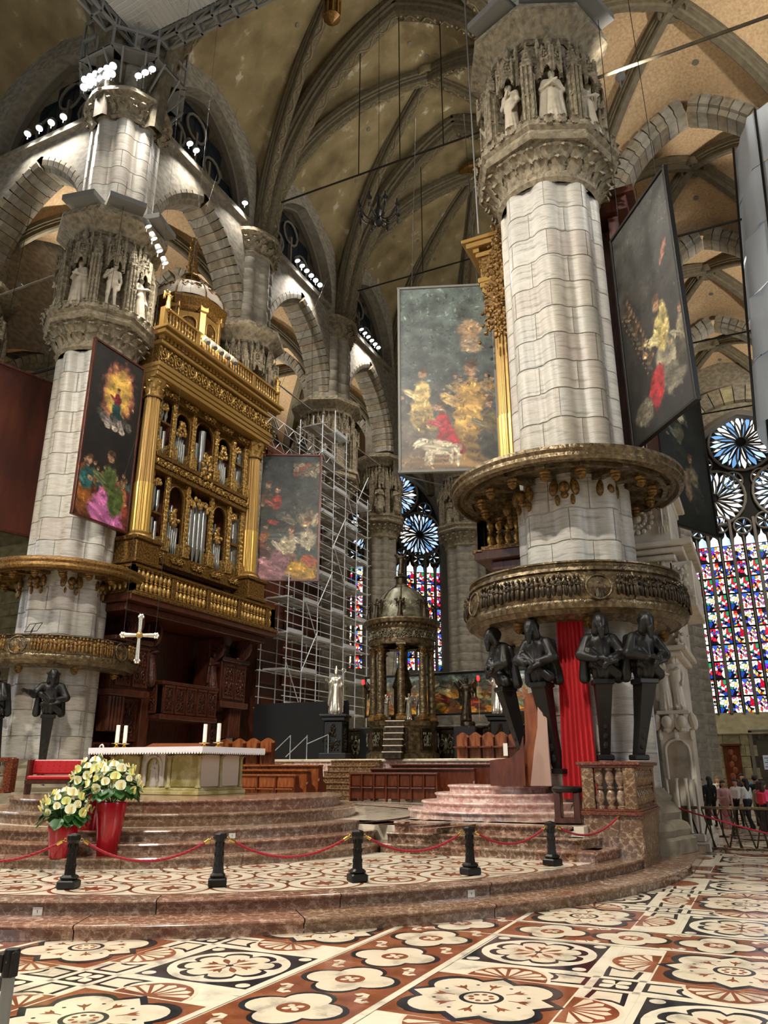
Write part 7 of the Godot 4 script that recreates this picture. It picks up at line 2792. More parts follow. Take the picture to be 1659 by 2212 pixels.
func scaffold():
	var o = thing("scaffolding", "tall grey steel tube scaffolding with planked decks beside the organ", "scaffolding", Vector3(-20.5, 4.8, -31.9))
	# local: x back from the choir is negative, z away is negative
	var lift = 1.78
	var zs = []
	for k in 7:
		zs.append(-1.45 * k)
	for k in zs.size():
		var top: float = [3.7, 3.7, 9.3, 9.8, 9.3, 7.4, 7.4][k] * lift
		for x in [0.0, -1.5]:
			var s = S()
			bar(s, Vector3(x, -2.4 if k > 0 else 0.0, zs[k]), Vector3(x, top, zs[k]), 0.032, 6)
			part("standard", s, M.steel, o)
			for j in int(top / lift):
				s = S()
				bx(s, Vector3(x, j * lift, zs[k]), Vector3(0.12, 0.12, 0.12), Transform3D(), 0.02)
				part("coupler", s, M.steel, o)
	for j in 10:
		var k0 = 0 if j < 4 else 2
		var k1 = 6 if j < 8 else 4
		var y = j * lift
		for x in [0.0, -1.5]:
			for e in [0.0, 0.5, 1.0]:
				if j == 9 and e > 0.0:
					continue
				var s = S()
				bar(s, Vector3(x, y + e, zs[k0] + 0.25), Vector3(x, y + e, zs[k1] - 0.25), 0.026, 6)
				part("ledger", s, M.steel, o)
		for k in range(k0, k1 + 1):
			var s = S()
			bar(s, Vector3(0.25, y, zs[k]), Vector3(-1.75, y, zs[k]), 0.026, 6)
			part("transom", s, M.steel, o)
		for k in range(k0, k1):
			for q in 3:
				var s = S()
				bx(s, Vector3(-0.3 - 0.42 * q, y + 0.06, (zs[k] + zs[k + 1]) / 2), Vector3(0.38, 0.05, 1.42))
				part("deck_plank", s, M.deck if (k + q + j) % 3 else M.steel, o)
			if (k + j) % 2 == 0:
				var s = S()
				bx(s, Vector3(0.04, y + 0.14, (zs[k] + zs[k + 1]) / 2), Vector3(0.03, 0.2, 1.42))
				part("toe_board", s, M.steel, o)
	for k in 8:
		var s = S()
		var j: int = [0, 1, 2, 3, 4, 5, 6, 7][k]
		var c: int = [0, 1, 1, 2, 3, 3, 4, 5][k]
		bar(s, Vector3(0.05, j * lift, zs[c] + (0.1 if k % 2 else -1.4)), Vector3(0.05, (j + 1) * lift + 0.4, zs[c] + (-1.4 if k % 2 else 0.1)), 0.026, 6)
		part("diagonal_brace", s, M.steel, o)
	for k in 6:
		# lattice beams above the painting
		var s = S()
		var y = 13.75 + 0.55 * (k % 2)
		var x = 0.0 if k < 3 else -1.5
		bar(s, Vector3(x, y, 2.6), Vector3(x, y, -4.0), 0.026, 6)
		if k % 3 == 2:
			for i in 7:
				bar(s, Vector3(x, 13.75, 2.6 - i), Vector3(x, 14.30, 2.1 - i), 0.02, 5)
				bar(s, Vector3(x, 14.30, 2.1 - i), Vector3(x, 13.75, 1.6 - i), 0.02, 5)
		part("lattice_beam", s, M.steel, o)
	# black hoarding at the foot
	var h = thing("hoarding", "black cloth hoarding closing off the foot of the scaffolding", "hoarding", Vector3(-18.3, 2.36, -29.6))
	for k in 4:
		var s = S()
		s.set_smooth_group(1)
		for i in 10:
			var x0 = -2.3 + k * 1.2 + i * 0.12
			var z0 = 0.03 * sin(x0 * 5.0)
			var z1 = 0.03 * sin((x0 + 0.12) * 5.0)
			quad(s, Vector3(x0, 0, z0), Vector3(x0, 2.4, z0 - 0.02), Vector3(x0 + 0.12, 2.4, z1 - 0.02), Vector3(x0 + 0.12, 0, z1))
		part("cloth", s, M.black_cloth, h)
	var s2 = S()
	bx(s2, Vector3(0.0, 1.2, -0.6), Vector3(4.4, 2.3, 0.1))
	part("board", s2, M.black_cloth, h)
	# dark organ case of the second bay behind the scaffold
	var c = thing("organ_case", "dark brown panelled case half hidden behind the scaffolding", "case", Vector3(-22.6, 2.3, -36.5))
	s2 = S()
	bx(s2, Vector3(-0.6, 8.5, 0), Vector3(1.2, 17.0, 8.0))
	part("body", s2, M.walnut, c)
	for i in 4:
		for j in 5:
			s2 = S()
			bx(s2, Vector3(0.04, 2.0 + j * 3.0, -3.0 + i * 2.0), Vector3(0.12, 2.4, 1.5), Transform3D(), 0.03)
			part("panel", s2, M.oak_dark if (i + j) % 2 else M.walnut, c)
	# stair rails before the hoarding
	var g = thing("hand_rail", "steel hand rail of the stairs before the black hoarding", "railing", Vector3(-16.6, 2.36, -28.3))
	s2 = S()
	for x in [-1.2, -0.4, 0.6]:
		bar(s2, Vector3(x, 0, 0), Vector3(x, 0.95, 0), 0.02)
	bar(s2, Vector3(-2.0, 0.3, 0), Vector3(-1.2, 0.95, 0), 0.02)
	bar(s2, Vector3(-0.4, 0.6, 0), Vector3(0.6, 0.95, 0), 0.02)
	bar(s2, Vector3(-1.4, 0.1, 0), Vector3(-0.4, 0.9, 0), 0.02)
	part("tube_rail", s2, M.steel, g)

# ---------------------------------------------------------------- altar, flowers, rope posts, throne
func altar():
	var o = thing("altar", "pale veined stone altar with corner colonnettes and an arched relief", "altar", Vector3(-14.02, L7, -16.8))
	var s = S()
	bx(s, Vector3(0, 0.05, 0), Vector3(3.02, 0.1, 1.96), Transform3D(), 0.015)
	bx(s, Vector3(0, 0.13, 0), Vector3(2.9, 0.07, 1.84), Transform3D(), 0.015)
	part("foot", s, M.altar_stone, o)
	s = S()
	bx(s, Vector3(0, 0.58, 0), Vector3(2.74, 0.84, 1.68))
	part("core", s, M.altar_stone, o)
	for x in [-0.95, 0.95]:
		s = S()
		bx(s, Vector3(x, 0.57, 0.85), Vector3(0.8, 0.76, 0.04), Transform3D(), 0.012)
		part("front_slab", s, M.altar_stone, o)
	for z in [-0.42, 0.42]:
		for e in [-1.0, 1.0]:
			s = S()
			bx(s, Vector3(e * 1.38, 0.57, z), Vector3(0.04, 0.76, 0.74), Transform3D(), 0.012)
			part("side_slab", s, M.altar_pale, o)
	for p in [[-1.4, 0.86], [-0.5, 0.88], [0.5, 0.88], [1.4, 0.86], [1.4, 0.0], [1.4, -0.86], [-1.4, 0.0], [-1.4, -0.86]]:
		s = S()
		lathe(s, pv([0.075, 0.17, 0.07, 0.22, 0.05, 0.25, 0.045, 0.82, 0.06, 0.84]), 10, T(p[0], 0, p[1]))
		bx(s, Vector3(p[0], 0.99, p[1]), Vector3(0.2, 0.05, 0.2))
		var c = part("colonnette", s, M.altar_stone, o)
		for k in 6:
			inst("carved_leaf", leaf_mesh(0.045, 0.14, 0.08), M.altar_stone, c, T(p[0] + cos(TAU * k / 6) * 0.05, 0.83, p[1] + sin(TAU * k / 6) * 0.05, PI / 2 - TAU * k / 6))
	# arched relief of a seated figure
	var r = Node3D.new()
	r.name = "relief"
	o.add_child(r)
	inst("arch", arch_plate(0.72, 0.78, 0.26, 0.46, 0.07), M.white_marble, r, T(0, 0.2, 0.87))
	inst("relief_figure", fig("robed"), M.white_marble, r, T(0, 0.2, 0.85) * Transform3D(Basis.from_scale(Vector3(0.4, 0.36, 0.25)), Vector3.ZERO))
	s = S()
	bx(s, Vector3(0, 1.06, 0), Vector3(3.3, 0.1, 2.3), Transform3D(), 0.02)
	part("table_top", s, M.altar_stone, o)
	# cloth with a lace hem
	var c = thing("altar_cloth", "white altar cloth with a scalloped lace hem", "cloth", Vector3(-14.02, L7 + 1.11, -16.8))
	s = S()
	bx(s, Vector3(0, 0.008, 0), Vector3(3.66, 0.016, 2.66), Transform3D(), 0.006)
	part("top_cloth", s, M.linen, c)
	for e in [[0.0, 1.33, 3.66, 0.0], [0.0, -1.33, 3.66, PI], [1.83, 0.0, 2.66, PI / 2], [-1.83, 0.0, 2.66, -PI / 2]]:
		s = S()
		var w: float = e[2]
		var n = int(w / 0.085)
		var p = pv([-w / 2, 0.016, w / 2, 0.016])
		for i in n:
			var x = w / 2 - w * i / n
			p.append(Vector2(x, -0.1))
			p.append(Vector2(x - w / n * 0.25, -0.145))
			p.append(Vector2(x - w / n * 0.5, -0.155))
			p.append(Vector2(x - w / n * 0.75, -0.145))
		p.append(Vector2(-w / 2, -0.1))
		prism(s, p, -0.004, 0.004, T(e[0], 0, e[1], e[3], 0))
		part("lace_hem", s, M.linen, c)
	for p in [[-1.45, 0.75, "tall white candle on the near left corner of the altar"], [-1.42, 0.5, "tall white candle just behind the one on the altar's corner"], [0.95, 0.15, "tall white candle on the altar, inner one of the right pair"], [1.5, 0.3, "tall white candle on the altar, outer one of the right pair"]]:
		var k = thing("candle", p[2], "candle", Vector3(-14.02 + p[0], L7 + 1.128, -16.8 + p[1]), 0.0, "altar candles")
		s = S()
		lathe(s, pv([0.11, 0, 0.11, 0.015, 0.05, 0.04, 0.025, 0.08, 0.03, 0.1, 0.14, 0.11, 0.14, 0.125, 0.04, 0.13]), 14)
		part("candlestick", s, M.brass, k)
		s = S()
		lathe(s, pv([0.052, 0.13, 0.05, 0.58, 0.03, 0.585, 0.0, 0.575]), 14)
		part("wax", s, M.wax, k)
		s = S()
		bar(s, Vector3(0, 0.575, 0), Vector3(0.004, 0.6, 0), 0.004, 4)
		part("wick", s, M.ink, k)

func leaf_blade() -> ArrayMesh:
	# heart shaped leaf bent along its midrib
	if carv.has("blade"):
		return carv.blade
	var s = S()
	s.set_smooth_group(1)
	var rows = []
	for j in 6:
		var t = j / 5.0
		var w = 0.5 * pow(sin(PI * clampf(t * 0.86 + 0.14, 0, 1)), 0.8)
		rows.append([Vector3(-w, -0.25 * t * t + 0.08, t), Vector3(0, -0.25 * t * t, t + 0.02), Vector3(w, -0.25 * t * t + 0.08, t)])
	for j in 5:
		for i in 2:
			quad(s, rows[j][i], rows[j + 1][i], rows[j + 1][i + 1], rows[j][i + 1])
	carv["blade"] = fin(s)
	return carv.blade

func spathe() -> ArrayMesh:
	if carv.has("spathe"):
		return carv.spathe
	var s = S()
	s.set_smooth_group(1)
	var n = 12
	for i in n:
		var ring = []
		for k in [i, i + 1]:
			var a = TAU * k / n
			var r = 0.5 * (1.0 + 0.35 * cos(a)) * (1.0 - 0.3 * pow(absf(sin(a / 2.0 + PI / 2)), 12.0))
			ring.append([Vector3(sin(a) * r * 0.8, cos(a) * r * 0.9 + 0.1, 0.1 * cos(2 * a)), Vector3(sin(a) * r * 0.4, cos(a) * r * 0.45, -0.1)])
		quad(s, ring[0][0], ring[1][0], ring[1][1], ring[0][1])
		tri(s, ring[0][1], ring[1][1], Vector3(0, -0.05, -0.16))
	carv["spathe"] = fin(s)
	return carv.spathe

func flower_pot(at: Vector3, h: float, rt: float, rb: float, fr: float, fh: float, seed_: int, label: String):
	var r = RandomNumberGenerator.new()
	r.seed = seed_
	var o = thing("flower_pot", label, "flower pot", at, 0.0, "red pots of white flowers")
	var s = S()
	lathe(s, pv([0, 0, rb, 0, rb + 0.01, 0.01, rt, h - 0.02, rt - 0.005, h, rt - 0.03, h, rt - 0.035, h - 0.05, 0.0, h - 0.05]), 32)
	part("pot", s, M.pot_red, o)
	var sp = S()
	lathe(sp, pv([0.09, 0, 0.08, 0.45, 0.0, 0.52]), 6)
	var spm = fin(sp)
	for i in 70:
		var a = r.randf() * TAU
		var e = asin(r.randf_range(-0.15, 1.0))
		var d = Vector3(cos(a) * cos(e) * fr, sin(e) * fh + 0.12, sin(a) * cos(e) * fr) * r.randf_range(0.72, 0.98)
		var sc = r.randf_range(0.16, 0.24)
		var b = Basis(Vector3.UP, PI / 2 - a) * Basis(Vector3.RIGHT, r.randf_range(0.1, 0.9) - e * 0.4)
		inst("leaf", leaf_blade(), M.leaf, o, Transform3D(b * Basis.from_scale(Vector3.ONE * sc), d + Vector3(0, h, 0) - b * Vector3(0, 0, sc * 0.4)))
	for i in 34:
		var a = TAU * i * 0.618
		var e = asin(clampf(0.02 + 0.98 * (i + 0.5) / 34, 0, 1))
		var d = Vector3(cos(a) * cos(e) * fr, sin(e) * fh + 0.16, sin(a) * cos(e) * fr) * r.randf_range(0.98, 1.1)
		var sc = r.randf_range(0.17, 0.26)
		var b = Basis(Vector3.UP, PI / 2 - a) * Basis(Vector3.RIGHT, -e * 0.9 + r.randf_range(-0.2, 0.3))
		var f = inst("flower", spathe(), M.petal if i % 3 else M.petal_b, o, Transform3D(b * Basis.from_scale(Vector3.ONE * sc), d + Vector3(0, h, 0)))
		inst("spadix", spm, M.spadix, f, Transform3D(Basis(Vector3.RIGHT, 0.7), Vector3(0, -0.05, -0.08)))
	s = S()
	for i in 24:
		var a = r.randf() * TAU
		bar(s, Vector3(0, h - 0.06, 0), Vector3(cos(a) * fr * 0.6, h + fh * r.randf_range(0.3, 0.9), sin(a) * fr * 0.6), 0.006, 4)
	part("stems", s, M.leaf, o)

func rope(a: Vector3, b: Vector3, sag: float, r: float, label: String, group := "red barrier ropes"):
	var o = thing("barrier_rope", label, "rope", a, 0.0, group)
	var d = b - a
	var u = d.normalized()
	# brass hooks at the ends, two twisted strands between
	var path = func(t: float) -> Vector3: return d * t + Vector3(0, -sag * 4.0 * t * (1.0 - t), 0)
	for k in 3:
		var s = S()
		var p = PackedVector3Array()
		for i in 97:
			var t = 0.045 + 0.91 * i / 96.0
			var q: Vector3 = path.call(t)
			var ph = i * 0.55 + k * TAU / 3
			p.append(q + Vector3(0, 1, 0) * cos(ph) * r * 0.45 + u.cross(Vector3.UP) * sin(ph) * r * 0.45)
		tube(s, p, r * 0.62, 5)
		part("strand", s, M.rope, o)
	for e in [[0.0, 0.05], [1.0, 0.95]]:
		var s = S()
		var q0: Vector3 = path.call(e[0])
		var q1: Vector3 = path.call(e[1])
		tube(s, PackedVector3Array([q0.lerp(q1, 0.3), q1]), r * 1.25, 8)
		bar(s, q0, q0.lerp(q1, 0.3), r * 0.5, 6)
		part("hook", s, M.brass, o)

func bollard(at: Vector3, turn: float, label: String):
	var o = thing("rope_post", label, "post", at, turn, "black iron rope posts")
	var s = S()
	bx(s, Vector3(0, 0.06, 0), Vector3(0.27, 0.12, 0.27), Transform3D(), 0.02)
	bx(s, Vector3(0, 0.15, 0), Vector3(0.22, 0.08, 0.22), Transform3D(), 0.03)
	part("foot", s, M.iron, o)
	s = S()
	lathe(s, pv([0.085, 0.18, 0.08, 0.24, 0.072, 0.3, 0.066, 0.6, 0.075, 0.64]), 8)
	part("shaft", s, M.iron, o)
	s = S()
	lathe(s, pv([0.075, 0.62, 0.1, 0.66, 0.1, 0.72, 0.085, 0.735, 0.0, 0.755]), 8)
	part("cap", s, M.iron, o)
	for k in 8:
		var b = Basis(Vector3.UP, TAU * (k + 0.5) / 8)
		for y in [0.3, 0.45, 0.58]:
			s = S()
			ell(s, Vector3(0, 0, 0), Vector3(0.018, 0.035, 0.012), 6, 4)
			part("rosette", s, M.iron, o, Transform3D(b, b * Vector3(0, y, 0.068)))
	s = S()
	for e in [-1.0, 1.0]:
		var p = PackedVector3Array()
		for i in 9:
			p.append(Vector3(e * (0.1 + 0.022 * (1 - cos(i * 0.7))), 0.66 + 0.022 * sin(i * 0.7), 0))
		tube(s, p, 0.006, 4)
	part("eyelets", s, M.brass, o)

func build_front():
	altar()
	flower_pot(Vector3(-11.0, L3, -11.45), 0.9, 0.27, 0.17, 0.5, 0.5, 3, "big red glossy pot with white anthurium flowers on the steps")
	flower_pot(Vector3(-11.5, L3, -10.85), 0.52, 0.26, 0.18, 0.42, 0.42, 4, "low red pot with white anthurium flowers behind the iron post")
	flower_pot(Vector3(-11.9, L3, -11.85), 1.02, 0.26, 0.17, 0.44, 0.46, 5, "red pot with white flowers mostly hidden behind the big one")
	# rope posts and ropes along the terrace
	var posts = [Vector3(-9.5, L2, -9.19), Vector3(-7.67, L2, -10.31), Vector3(-6.01, L2, -11.64), Vector3(-4.7, L2, -13.17), Vector3(-3.78, L2, -15.0)]
	var where = ["in front of the flower pots", "in front of the altar", "where the curved and straight steps meet", "in front of the throne steps", "beside the marble balustrade"]
	for i in 5:
		bollard(posts[i], atan2(posts[i].x - XC, posts[i].z + 18.5), "black cast iron rope post " + where[i])
	var up = Vector3(0, 0.66, 0)
	for i in 4:
		var u: Vector3 = (posts[i + 1] - posts[i]).normalized() * 0.13
		rope(posts[i] + up + u, posts[i + 1] + up - u, 0.3 - 0.02 * i, 0.02, "red twisted rope hung from the post " + where[i])
	rope(Vector3(-11.6, 1.02, -8.3), posts[0] + up + Vector3(-0.12, 0, 0.06), 0.3, 0.02, "red twisted rope leaving the first post beside the flower pots")
	rope(posts[4] + up + Vector3(0.1, 0, -0.08), Vector3(-2.86, 1.12, -16.86), 0.24, 0.02, "red twisted rope fixed to the marble balustrade block")
	# little cream plates on the risers
	for e in [[Vector2(XC, -18.5), 11.205, L1 + 0.05, 0.0, Vector2(-9.1, -8.4)], [Vector2(XC, -18.5), 11.205, L1 + 0.05, 0.0, Vector2(-4.45, -12.25)], [Vector2(XC, -16.3), 5.055, L4 + 0.06, 0.0, Vector2(-9.65, -13.3)]]:
		var c: Vector2 = e[0]
		var d: Vector2 = (e[4] - c).normalized()
		var at = Vector3(c.x + d.x * e[1], e[2], c.y + d.y * e[1])
		var o = thing("number_plate", "small cream plate with a number on a marble step riser", "plate", at, atan2(d.x, d.y), "number plates on the steps")
		var s = S()
		bx(s, Vector3(0, 0.0, 0.004), Vector3(0.13, 0.1, 0.012), Transform3D(), 0.002)
		part("plate", s, M.plate_white, o)
		var t = TextMesh.new()
		t.text = "1"
		t.font_size = 32
		t.pixel_size = 0.0016
		t.depth = 0.002
		inst("numeral", t, M.ink, o, T(0, 0, 0.012))
	# throne on its own round steps
	var ts = setting("throne_steps", "four pale veined marble steps rising to the wooden throne")
	for k in 4:
		curved_step(ts, Vector2(-6.1, -19.5), 2.25 - 0.33 * k, L5 + 0.18 * k, L5 + 0.18 * (k + 1), -0.35, PI + 0.5, 5, 0.6 if k < 3 else 1.26)
	for c in ts.get_children():
		c.material_override = M.breccia_pale
	var th = thing("throne", "tall curved wooden throne seen from behind with a hammered copper side", "chair", Vector3(-4.95, L5 + 0.72, -18.6), 0.15)
	var s = S()
	var p = pv([-0.25, 0.0, 0.22, 0.0, 0.25, 0.9, 0.3, 1.9])
	for i in 7:
		var a = PI * i / 6
		p.append(Vector2(0.06 + 0.24 * cos(a), 1.9 + 0.22 * sin(a)))
	p.append_array(pv([-0.18, 1.2, -0.2, 0.85]))
	prism(s, p, -0.06, 0.06)
	part("back", s, M.oak_pale, th)
	s = S()
	prism(s, pv([-0.12, 0, 0.36, 0, 0.34, 0.9, 0.36, 1.75, 0.3, 1.92, 0.16, 1.9, 0.12, 1.3, 0.02, 0.85]), 0.07, 0.14)
	bx(s, Vector3(0.32, 0.8, -0.1), Vector3(0.06, 1.6, 0.4), Transform3D(), 0.02)
	part("copper_side", s, M.copper, th)
	s = S()
	prism(s, pv([-1.0, 0, -0.2, 0, -0.2, 1.1, -0.3, 0.8, -0.5, 0.62, -1.0, 0.56]), -0.04, 0.04, T(0, 0, -0.35))
	prism(s, pv([-1.0, 0, -0.2, 0, -0.2, 1.1, -0.3, 0.8, -0.5, 0.62, -1.0, 0.56]), -0.04, 0.04, T(0, 0, 0.35))
	bx(s, Vector3(-0.6, 0.45, 0), Vector3(0.8, 0.08, 0.68), Transform3D(), 0.01)
	part("seat", s, M.oak_dark, th)
	s = S()
	bx(s, Vector3(-0.62, 0.8, 0.4), Vector3(0.1, 0.28, 0.006))
	part("paper", s, M.plate_white, th)
	# kneeling stool
	var k = thing("stool", "dark wooden stool with a round black cushion beside the balustrade", "stool", Vector3(-3.98, L5, -17.45), 0.1)
	s = S()
	lathe(s, pv([0, 0.62, 0.3, 0.62, 0.33, 0.66, 0.33, 0.7, 0.28, 0.74, 0, 0.75]), 20)
	part("cushion", s, M.black_bronze, k)
	for e in [-0.2, 0.2]:
		s = S()
		bx(s, Vector3(e, 0.31, 0), Vector3(0.14, 0.62, 0.42), Transform3D(), 0.015)
		part("leg", s, M.walnut, k)
	s = S()
	bx(s, Vector3(0, 0.06, 0), Vector3(0.56, 0.1, 0.46), Transform3D(), 0.01)
	part("foot_rail", s, M.walnut, k)
	balustrade_block()
	# left side: bench with red cushions, its balustrade and a microphone
	var b = thing("bench", "dark wooden bench with red buttoned leather behind the flowers", "bench", Vector3(-16.55, L7, -15.2), 0.62)
	s = S()
	for e in [-0.7, 0.7]:
		bx(s, Vector3(e, 0.42, -0.1), Vector3(0.07, 0.84, 0.45), Transform3D(), 0.01)
	bx(s, Vector3(0, 0.3, 0.0), Vector3(1.45, 0.1, 0.42), Transform3D(), 0.01)
	part("frame", s, M.walnut, b)
	s = S()
	bx(s, Vector3(0, 0.4, 0.02), Vector3(1.36, 0.1, 0.44), Transform3D(), 0.03)
	part("seat_cushion", s, M.red_leather, b)
	s = S()
	bx(s, Vector3(0, 0.68, -0.2), Vector3(1.36, 0.36, 0.09), T(0, 0, 0, 0, -0.1), 0.03)
	var bc = part("back_cushion", s, M.red_leather, b)
	for i in 9:
		for j in 3:
			s = S()
			ell(s, Vector3(-0.6 + 0.15 * i, 0.57 + 0.11 * j, -0.2 + 0.04), Vector3(0.014, 0.014, 0.014), 5, 3)
			part("button", s, M.walnut, bc)
	var lb = thing("balustrade", "stone balustrade with carved balusters at the foot of the gilt pulpit", "balustrade", Vector3(-19.2, L7, -15.1), 0.15)
	rail_run(lb, Vector3(-2.2, 0, 0), Vector3(0.9, 0, 0), 0.9, 0.24, baluster_mesh(0.72, 0.09, true), M.stone_c, M.red_moulding, 2)
	var mi = thing("microphone", "thin black stand with a curved white lamp beside the bench", "stand", Vector3(-16.9, L7, -16.9))
	s = S()
	bar(s, Vector3(0, 0, 0), Vector3(0, 1.15, 0), 0.018)
	part("pole", s, M.iron, mi)
	s = S()
	var mp = PackedVector3Array()
	for i in 8:
		mp.append(Vector3(0.07 - 0.07 * cos(i * 0.45), 1.15 + 0.1 * sin(i * 0.45), 0))
	tube(s, mp, 0.025, 6)
	part("curved_head", s, M.plate_white, mi)
	# music stands with sheets left of the altar
	for e in [[-16.3, -17.3, "upper"], [-16.45, -17.0, "lower"]]:
		var m = thing("music_stand", "music stand with white sheets left of the altar, " + e[2] + " one", "stand", Vector3(e[0], L7, e[1]), 0.5)
		s = S()
		bx(s, Vector3(0, 0.95 if e[2] == "upper" else 0.62, 0), Vector3(0.55, 0.3, 0.02), T(0, 0, 0, 0, -0.3))
		part("desk", s, M.iron, m)
		s = S()
		bx(s, Vector3(0, 1.1 if e[2] == "upper" else 0.5, 0.05), Vector3(0.5, 0.05, 0.1))
		part("sheets", s, M.paper, m)
		s = S()
		bar(s, Vector3(0, 0, 0), Vector3(0, 0.95, 0), 0.014)
		part("pole", s, M.iron, m)
	# grey belt post by the camera
	var q = thing("belt_post", "grey metal queue post with a black belt head in the foreground", "post", Vector3(-4.12, 0, -3.62))
	s = S()
	lathe(s, pv([0.17, 0, 0.17, 0.02, 0.06, 0.04, 0.034, 0.05, 0.034, 0.9, 0, 0.9]), 20)
	part("pole", s, M.grey_paint, q)
	s = S()
	lathe(s, pv([0.036, 0.9, 0.045, 0.9, 0.045, 1.03, 0.04, 1.04, 0, 1.045]), 20)
	bx(s, Vector3(-0.045, 0.97, 0.02), Vector3(0.05, 0.1, 0.06), Transform3D(), 0.006)
	bx(s, Vector3(0.045, 0.965, 0.012), Vector3(0.014, 0.13, 0.05), Transform3D(), 0.004)
	part("belt_head", s, M.iron, q)
	s = S()
	ell(s, Vector3(0.012, 0.98, 0.045), Vector3(0.006, 0.006, 0.004), 6, 4)
	part("screw", s, M.bolt, q)
	s = S()
	beam(s, Vector3(-0.06, 0.97, 0.02), Vector3(-1.6, 0.93, 0.5), 0.004, 0.05)
	part("belt", s, M.iron, q)

func balustrade_block():
	var o = thing("balustrade", "veined marble balustrade with stout balusters on a tall block below the bronze pulpit", "balustrade", Vector3(-3.0, 0, -17.0))
	var s = S()
	bx(s, Vector3(0, 0.63, -1.3), Vector3(1.12, 0.98, 2.7))
	part("block", s, M.breccia_b, o)
	s = S()
	bx(s, Vector3(0.565, 0.63, -1.3), Vector3(0.03, 0.98, 2.66))
	part("side_slab", s, M.yellow_marble, o)
	s = S()
	bx(s, Vector3(0, 1.16, -1.3), Vector3(1.22, 0.08, 2.82), Transform3D(), 0.015)
	bx(s, Vector3(0, 1.22, -1.3), Vector3(1.16, 0.05, 2.76), Transform3D(), 0.015)
	part("foot_moulding", s, M.red_moulding, o)
	s = S()
	bx(s, Vector3(0, 2.06, -1.3), Vector3(1.14, 0.06, 2.74), Transform3D(), 0.015)
	bx(s, Vector3(0, 2.12, -1.3), Vector3(1.28, 0.08, 2.86), Transform3D(), 0.02)
	part("hand_rail", s, M.red_moulding, o)
	var bm = baluster_mesh(0.8, 0.1, true, 14)
	for x in [-0.43, 0.4]:
		s = S()
		bx(s, Vector3(x, 1.64, -0.02), Vector3(0.24, 0.8, 0.2), Transform3D(), 0.012)
		part("post", s, M.yellow_marble, o)
	for x in [-0.22, 0.0, 0.2]:
		inst("baluster", bm, M.breccia, o, T(x, 1.245, -0.05))
	for k in 9:
		inst("baluster", bm, M.yellow_marble, o, T(0.45, 1.245, -0.36 - 0.25 * k))
	s = S()
	bx(s, Vector3(0.42, 1.64, -2.58), Vector3(0.24, 0.8, 0.24), Transform3D(), 0.012)
	part("post", s, M.yellow_marble, o)

# ---------------------------------------------------------------- things that hang, statues on capitals
func rod(called: String, a: Vector3, b: Vector3, r: float, m: Material, label: String, cat: String, group := ""):
	var s = S()
	bar(s, a, b, r, 6)
	single(called, s, m, label, cat, group)

